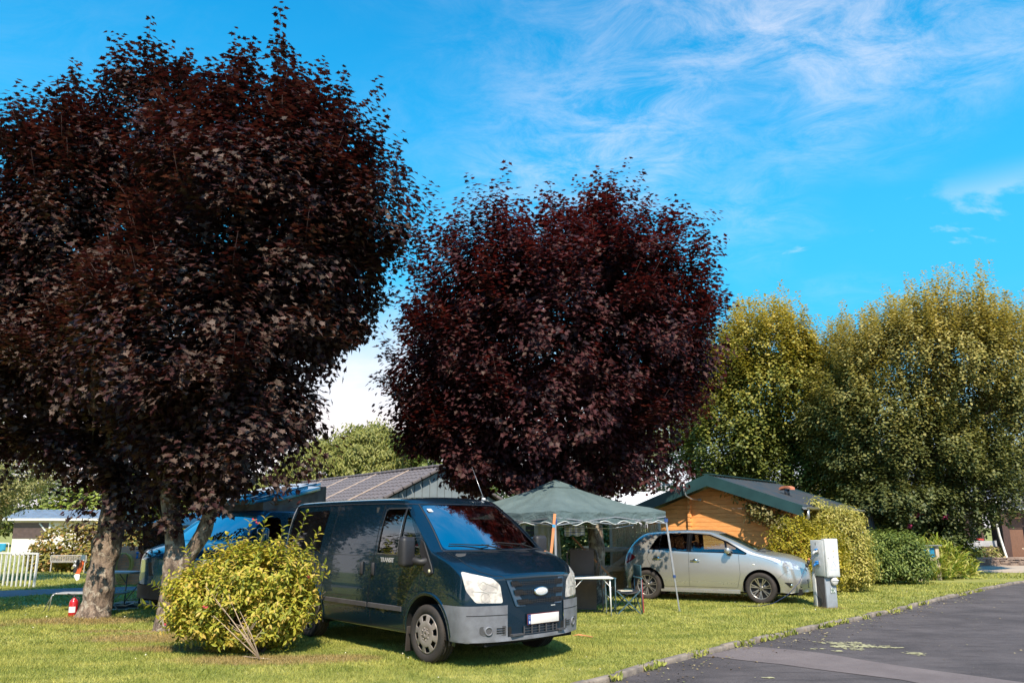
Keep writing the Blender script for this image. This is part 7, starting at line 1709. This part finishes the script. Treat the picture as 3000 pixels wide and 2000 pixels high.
# --- left side
fe = empty('white_railing', (-12.71, 20.38, 0), math.atan2(.36, -1.02), 'white metal railing standing on the grass at the left edge', 'railing')
for k in range(12):
    mb = MB(); mb.bar((.0+k*.165, 0, 0), (k*.165, 0, .86), .030 if k else .045); mb.build('baluster', M['white_metal'], fe)
mb = MB(); mb.bar((-.02, 0, .875), (2.0, 0, .875), .05, .045); mb.build('top_rail', M['white_metal'], fe)
bn = empty('metal_bench', (-15.55, 26.7, 0), R(3), 'pale grey metal bench with a pierced backrest in front of the left hedge', 'bench')
BG = pmat('bench_grey', (0.48, 0.45, 0.44), .6)
mb = MB()
for k in range(14):
    for r_ in range(3): 
        x = -.53+k*.082; z = .42+r_*.055; mb.bar((x-.03, 0, z-.018), (x+.03, 0, z+.018), .014); mb.bar((x-.03, 0, z+.018), (x+.03, 0, z-.018), .014)
mb.bar((-.60, 0, .585), (.60, 0, .585), .035); mb.bar((-.60, 0, .375), (.60, 0, .375), .035); mb.bar((-.60, 0, .375), (-.60, 0, .585), .035); mb.bar((.60, 0, .375), (.60, 0, .585), .035); mb.build('backrest', BG, bn)
mb = MB(); mb.bbox((0, .22, .34), (1.2, .42, .03), .008); mb.build('seat', BG, bn)
for x, y in ((-.57, 0), (.57, 0), (-.57, .4), (.57, .4)):
    mb = MB(); mb.bar((x, y, 0), (x, y, .40), .03); mb.build('leg', BG, bn)
bw = empty('brick_tap_wall', (-10.96, 21.12, 0), math.atan2(.36, .84), 'small orange brick wall panel carrying two taps and a hose', 'wall')
mt, t, b = newmat('brickwork'); br = N(t, 'ShaderNodeTexBrick', i_Scale=1.0); br.inputs['Brick Width'].default_value = .24; br.inputs['Row Height'].default_value = .075; br.inputs['Mortar Size'].default_value = .006
br.inputs['Color1'].default_value = (.80, .36, .20, 1); br.inputs['Color2'].default_value = (.62, .28, .18, 1); br.inputs['Mortar'].default_value = (.45, .30, .22, 1)
cx_ = t.nodes.new('ShaderNodeTexCoord').outputs['Object']; sx_ = t.nodes.new('ShaderNodeSeparateXYZ'); t.links.new(cx_, sx_.inputs[0]); cb_ = t.nodes.new('ShaderNodeCombineXYZ'); t.links.new(sx_.outputs[0], cb_.inputs[0]); t.links.new(sx_.outputs[2], cb_.inputs[1]); t.links.new(cb_.outputs[0], br.inputs['Vector'])
t.links.new(br.outputs['Color'], b.inputs['Base Color']); b.inputs['Roughness'].default_value = .85
mb = MB(); mb.bbox((.45, .06, .52), (1.12, .12, 1.04), .004); mb.build('brick_panel', mt, bw)
for x in (.50, .74):
    mb = MB(); mb.tube([(x, 0, .80), (x, -.05, .80), (x, -.08, .76), (x, -.08, .70)], .016, 8); mb.ball((x, -.05, .86), (.04, .03, .035), 10, 6); mb.ball((x, -.06, .74), (.03, .03, .045), 10, 6); mb.build('tap', BP, bw)
mb = MB(); mb.tube([(.74, -.03, .70), (.63, -.03, .70), (.63, -.03, .10)], .014, 8); mb.build('pipe', pmat('copper_pipe', (.62, .42, .24), .5), bw)
mb = MB(); pts = []; rn = random.Random(3)
for i in range(170):
    a = 2*math.pi*i/24; kk = i/24; rx = .17+.10*((int(kk)*37 % 5)/5)+.02*math.sin(a); rz_ = .27+.16*((int(kk)*53 % 7)/7)
    pts.append((.16+rx*math.sin(a), -.05-.012*(i/24), .86-rz_+rz_*math.cos(a)))
mb.tube([(x-.0, y, z) for x, y, z in pts], .016, 6); o = mb.build('garden_hose', pmat('yellow_hose', (0.62, 0.42, 0.10), .5), label='coiled yellow hose hanging on the brick tap wall', cat='hose'); o.location = bw.location; o.rotation_euler = bw.rotation_euler
lt = empty('camp_table', (-8.25, 15.75, 0), R(-10), 'grey folding table left of the campervan nose', 'table')
mb = MB(); mb.bbox((.0, .15, .66), (1.05, .6, .03), .008); mb.build('tabletop', pmat('table_grey', (.42, .42, .44), .5), lt)
for x in (-.42, .42):
    for y in (-.08, .38):
        mb = MB(); mb.tube([(x, y, .65), (x, y, 0)], .012, 8); mb.build('leg', M['dark_steel'], lt)
mb = MB(); mb.bar((.42, -.08, .1), (.75, .0, .55), .016); mb.bar((-.42, -.08, .12), (-.42, .38, .12), .014); mb.bar((.42, -.08, .12), (.42, .38, .12), .014); mb.bar((.42, -.08, .45), (.25, -.08, .64), .014); mb.build('brace', M['dark_steel'], lt)
sl_ = empty('folding_stool', (-8.05, 14.72, 0), R(4), 'low folding camp stool with silver tube legs behind the single-trunk maple', 'stool')
mb = MB(); mb.bbox((.0, .05, .34), (1.25, .34, .03), .012); mb.build('seat', pmat('stool_grey', (.34, .34, .36), .7), sl_)
mb = MB(); mb.tube([(-.62, -.05, .35), (-.70, -.02, .33), (-.86, .0, 0)], .011, 7); mb.tube([(-.62, -.12, .34), (-.66, -.14, .30), (-.68, -.16, 0)], .011, 7); mb.tube([(.25, -.1, .33), (.60, -.1, 0)], .011, 7); mb.tube([(.55, -.1, .33), (.20, -.1, .0)], .011, 7); mb.tube([(.2, -.12, .12), (.7, -.12, .12), (.75, .1, .14)], .009, 6); mb.build('leg_frame', M['steel'], sl_)
for k, (dx, rz_, lb) in enumerate(((0, .15, 'dark trainer with white sole lying on the grass, the nearer of the pair'), (.10, -.1, 'dark trainer with white sole lying on the grass, the farther of the pair'))):
    sh = empty('shoe', (-7.62+dx, 15.0+k*.2, 0), rz_, lb, 'shoe', 'pair of trainers by the camp table')
    mb = MB(); mb.bbox((0, 0, .015), (.29, .10, .03), .012); mb.build('sole', M['white_metal'], sh)
    mb = MB(); n = 12; vs = []
    for x, w_, h in ((-.135, .030, .05), (-.10, .040, .085), (-.03, .040, .085), (.03, .044, .06), (.09, .045, .04), (.135, .03, .025)):
        for q in range(n): a = math.pi*q/(n-1); vs.append((x, w_*math.cos(a), .03+h*math.sin(a)))
    mb.add(vs, [(i*n+q, i*n+q+1, (i+1)*n+q+1, (i+1)*n+q) for i in range(5) for q in range(n-1)]+[tuple(range(n)), tuple(range(5*n, 6*n))], True); mb.build('upper', M['black_plastic'], sh)
mb = MB(); mb.bbox((0, 0, .012), (1.7, 1.2, .012), .004); o = mb.build('ground_mat', pmat('pink_mat', (.26, .16, .16), .9), label='brownish-pink groundsheet under the camp table', cat='mat'); o.location = (-7.5, 16.1, .0); o.rotation_euler = (0, 0, .1)
fx = empty('fire_extinguisher', (-7.92, 13.92, 0), R(10), 'red fire extinguisher with white label at the foot of the single-trunk maple', 'fire extinguisher')
mb = MB(); mb.lathe([(0, 0), (.070, 0), (.075, .02), (.075, .24), (.060, .29), (.028, .315), (.028, .33), (0, .33)], n=24); mb.build('cylinder', pmat('red_enamel', (0.50, 0.015, 0.02), .25, coat=1), fx)
mb = MB(); vs = []
for k in range(9): a = -math.pi*.75+math.pi*.5*k/8; vs += [(.0765*math.cos(a), .0765*math.sin(a), .08), (.0765*math.cos(a), .0765*math.sin(a), .18)]
mb.add(vs, [(2*k, 2*k+2, 2*k+3, 2*k+1) for k in range(8)], True); mb.build('paper_label', M['white_cloth'], fx)
mb = MB(); mb.bbox((0, 0, .35), (.035, .04, .04), .008); mb.bar((-.01, 0, .37), (-.12, 0, .40), .016); mb.tube([(.03, 0, .35), (.08, 0, .32), (.095, 0, .2), (.085, 0, .12)], .009, 6); mb.build('valve', M['black_plastic'], fx)
# painted wooden bird fixed to the trunk
wb = empty('wooden_bird', (-7.72, 13.72, .86), R(8), 'painted wooden bird ornament in orange, black and white fixed to the maple trunk', 'ornament')
mb = MB(); mb.prism(roundpoly([(-.10, -.18), (.02, -.16), (.12, .20), (.02, .24), (-.02, .05)], .03), 0, .02, (0, 0, 0), (1, 0, 0), (0, 0, 1)); mb.build('body', pmat('orange_paint', (.72, .12, .03), .5), wb)
mb = MB(); mb.prism(roundpoly([(-.14, -.14), (-.06, -.12), (.0, .20), (-.06, .24), (-.12, .12)], .03), -.004, .016, (-.01, -.006, 0), (1, 0, 0), (0, 0, 1)); mb.build('head', M['black_plastic'], wb)
for z in (.06, .16):
    mb = MB(); mb.lathe([(.042, 0), (.042, -.012), (0, -.014)], c=(-.13, -.02, z), axis='Y', n=20); ey = mb.build('eye', M['white_metal'], wb); mb = MB(); mb.lathe([(.014, 0), (.014, -.006), (0, -.007)], c=(-.135, -.033, z), axis='Y', n=14); mb.build('pupil', M['dark_void'], ey)
mb = MB(); mb.prism(roundpoly([(-.13, -.20), (-.04, -.34), (.03, -.30), (.03, -.16), (-.08, -.15)], .03), .001, .018, (0, -.004, 0), (1, 0, 0), (0, 0, 1)); mb.prism(roundpoly([(.0, .22), (.03, .36), (.12, .34), (.13, .18)], .03), .001, .018, (0, -.004, 0), (1, 0, 0), (0, 0, 1)); mb.build('feathers', M['white_metal'], wb)
wb.scale = (.66, .66, .66); wb.location = (-7.76, 13.70, .86)
# awning, hanging bag, red chair
aw = empty('van_awning', (-7.25, 15.75, 0), R(-8), 'pale awning on a thin pole beside the campervan', 'awning')
mb = MB(); mb.add([(-.65, -.2, 1.60), (.9, -.2, 1.62), (.9, 1.6, 1.98), (-.1, 1.6, 1.95)], [(0, 1, 2, 3)]); mb.add([(-.65, -.2, 1.60), (.9, -.2, 1.62), (.9, -.2, 1.55), (-.65, -.2, 1.53)], [(0, 3, 2, 1)]); cn2 = mb.build('canopy', M['white_cloth'], aw); cn2.modifiers.new('s', 'SOLIDIFY').thickness = .01
mb = MB(); mb.tube([(.10, -.2, 0), (.10, -.2, 1.6)], .016, 8); mb.tube([(-.62, -.2, 1.56), (.9, -.2, 1.58)], .012, 6); mb.build('pole', M['steel'], aw)
mb = MB(); vs = []
for i in range(13):
    for k in range(9):
        u = i/12; v = k/8; wd = .27*(1-.25*v); vs.append(((u-.5)*2*wd, -.06*math.sin(math.pi*u)*math.sin(math.pi*min(v+.2, 1)), -.47*v*(1-.12*math.sin(u*7))))
mb.add(vs, [(i*9+k, i*9+k+1, (i+1)*9+k+1, (i+1)*9+k) for i in range(12) for k in range(8)], True)
o = mb.build('hanging_cloth', pmat('black_cloth', (.012, .008, .010), .9), label='black cloth hanging from the edge of the campervan awning', cat='cloth'); o.location = (-7.32, 15.5, 1.56); o.modifiers.new('s', 'SOLIDIFY').thickness = .02
rch = empty('folding_chair', (-7.55, 16.3, 0), R(60), 'dark red folding chair partly hidden behind the campervan nose', 'chair')
mb = MB(); mb.bbox((0, 0, .42), (.48, .46, .04), .015); mb.build('seat', pmat('dark_red', (.13, .012, .018), .8), rch)
mb = MB(); mb.bbox((-.24, 0, .74), (.05, .48, .58), .02, ry=-.15); mb.build('backrest', pmat('dark_red2', (.16, .012, .018), .8), rch)
for x, y in ((-.2, -.2), (.2, -.2), (.2, .2), (-.2, .2)):
    mb = MB(); mb.tube([(x, y, .40), (x*1.2, y*1.1, 0)], .012, 7); mb.build('leg', M['dark_steel'], rch)
# laundry at the far left, fallen leaf, tent peg strap end
mb = MB(); vs = []
for i in range(13):
    for k in range(6): vs.append((.6*i/12, .03*math.sin(i*1.1), -.28*k/5*(1-.3*math.sin(i*.7))))
mb.add(vs, [(i*6+k, i*6+k+1, (i+1)*6+k+1, (i+1)*6+k) for i in range(12) for k in range(5)], True); o = mb.build('hanging_towel', pmat('turquoise_cloth', (.03, .34, .55), .8), label='turquoise cloth hanging above the white railing at the left edge', cat='towel'); o.location = (-14.75, 21.2, 1.12); o.modifiers.new('s', 'SOLIDIFY').thickness = .006
mb = MB(); mb.tube([(-15.6, 21.2, 1.13), (-14.1, 21.25, 1.13), (-14.08, 21.25, 0)], .015, 6); mb.build('drying_rack', M['white_metal'], label='thin white drying rack behind the white railing', cat='rack')
mb = MB(); mb.add([(0, 0, .03), (.10, .02, .05), (.22, .01, .03), (.30, -.05, .02), (.28, -.09, .02), (.20, -.04, .03), (.08, -.02, .04)], [(0, 1, 5, 6), (1, 2, 3, 4, 5)]); o = mb.build('strap_end', M['strap'], label='orange strap end lying on the grass by the van bumper', cat='strap'); o.location = (.88, 11.35, 0); o.modifiers.new('s', 'SOLIDIFY').thickness = .004
mb = MB(); mb.bbox((0, 0, .06), (.22, .2, .10), .02); o = mb.build('red_cushion', pmat('red_cushion', (.5, .05, .04), .8), label='red cushion on the porch ledge of the reception', cat='cushion'); o.location = (20.45, 33.1, .95)

def litter():
    rng = np.random.default_rng(15); pts = np.array(along(KERB[2:15], 0.02)); n = 900; pr = pts[rng.integers(0, len(pts), n)]
    off = np.abs(rng.normal(size=n))*.35+.03; far_ = rng.uniform(size=n) < .12; off[far_] = rng.uniform(.3, 4, far_.sum())
    P = np.stack([pr[:, 0]+off*.7, pr[:, 1]-off*.7, rng.uniform(.012, .02, n)], 1)
    A = rng.normal(size=(n, 3))*np.array([1, 1, .1]); Nn = rng.normal(size=(n, 3))*.25+np.array([0, 0, 1.])
    return leaves('fallen_leaves', P, A, Nn, rng.uniform(.012, .045, n), 'oval', rng.uniform(0, 1, n))
def clover():
    rng = np.random.default_rng(19); n = 420; r_ = np.sqrt(rng.uniform(50, 500, n)); a = rng.uniform(R(-36), R(36), n); x = r_*np.sin(a); y = r_*np.cos(a)
    k = (lawn_ok(x, y) > .2) & ~in_strip(x, y); x, y = x[k], y[k]; n = len(x)
    return leaves('clover_flowers', np.stack([x, y, rng.uniform(.025, .05, n)], 1), rng.normal(size=(n, 3)), rng.normal(size=(n, 3))*.4+np.array([0, 0, 1.]), rng.uniform(.015, .028, n), 'oval', rng.uniform(0, 1, n))
link('clover_flowers', clover(), leafmat('clover_white', [(.5, .46, .36), (.7, .66, .56)], 0), kind='stuff')
link('fallen_leaves', litter(), leafmat('litter', [(.10, .06, .03), (.22, .15, .07), (.34, .28, .16), (.16, .17, .06)], 0), kind='stuff')
# ------------------------------------------------------------------ trees out of frame on the left; the van's side mirrors them
for k, (x, y, r_, lb) in enumerate([(-22, 1.5, 5.5, 'first dark tree out of frame on the left'), (-23, 10.5, 5.2, 'second dark tree out of frame on the left, beyond the railing'), (-15, -9, 5.0, 'dark tree behind the camera on the left')]):
    broadleaf('roadside_tree', (x, y, 0), lb, [(x, y, 0), (x, y, 3)], [.35, .25], [(x, y, 5.2, r_*.8, r_*.8, 4.4), (x-2, y+1.5, 3.6, 3, 3, 3.0), (x+1.5, y-2, 3.6, 3, 3, 3.0), (x+1, y+2.5, 3.2, 2.8, 2.8, 2.8)], 1500, 70+k, .34, GD, inner=.6, step=.3, length=.9, matname='roadside', thin=-.5)
# ------------------------------------------------------------------ one object per separate piece where a part was drawn as a pair
def split_loose(o):
    me = o.data; n = len(me.vertices); par = list(range(n))
    def find(a):
        while par[a] != a: par[a] = par[par[a]]; a = par[a]
        return a
    for e in me.edges:
        a, b_ = find(e.vertices[0]), find(e.vertices[1])
        if a != b_: par[a] = b_
    roots = {}
    for p_ in me.polygons: roots.setdefault(find(p_.vertices[0]), []).append(p_)
    if len(roots) < 2: return
    pieces = []
    for ps in roots.values():
        mp_ = {}; vs = []; fs = []; sm = []
        for p_ in ps:
            f = []
            for v in p_.vertices:
                if v not in mp_: mp_[v] = len(vs); vs.append(tuple(me.vertices[v].co))
                f.append(mp_[v])
            fs.append(f); sm.append(p_.use_smooth)
        m2 = bpy.data.meshes.new(me.name); m2.from_pydata(vs, [], fs); m2.polygons.foreach_set('use_smooth', sm)
        for mt_ in me.materials: m2.materials.append(mt_)
        pieces.append(m2)
    nm = o.name.split('.')[0]; first = True
    for m2 in pieces:
        if first: o.data = m2; first = False
        else:
            c = o.copy(); c.data = m2; col.objects.link(c)
for nm in ('wheel_well', 'twig', 'stem', 'dead_twig', 'post', 'pole', 'railing_post', 'socket_plate', 'bumper_groove', 'plate_bolt', 'window_seal', 'lamp_divider', 'lamp_reflector_ring', 'batten', 'mud_flap', 'side_moulding', 'mirror_trim', 'wheel_arch', 'sill_trim', 'fog_lamp', 'armrest'):
    for o in [o for o in col.objects if o.name.split('.')[0] == nm and o.type == 'MESH']: split_loose(o)
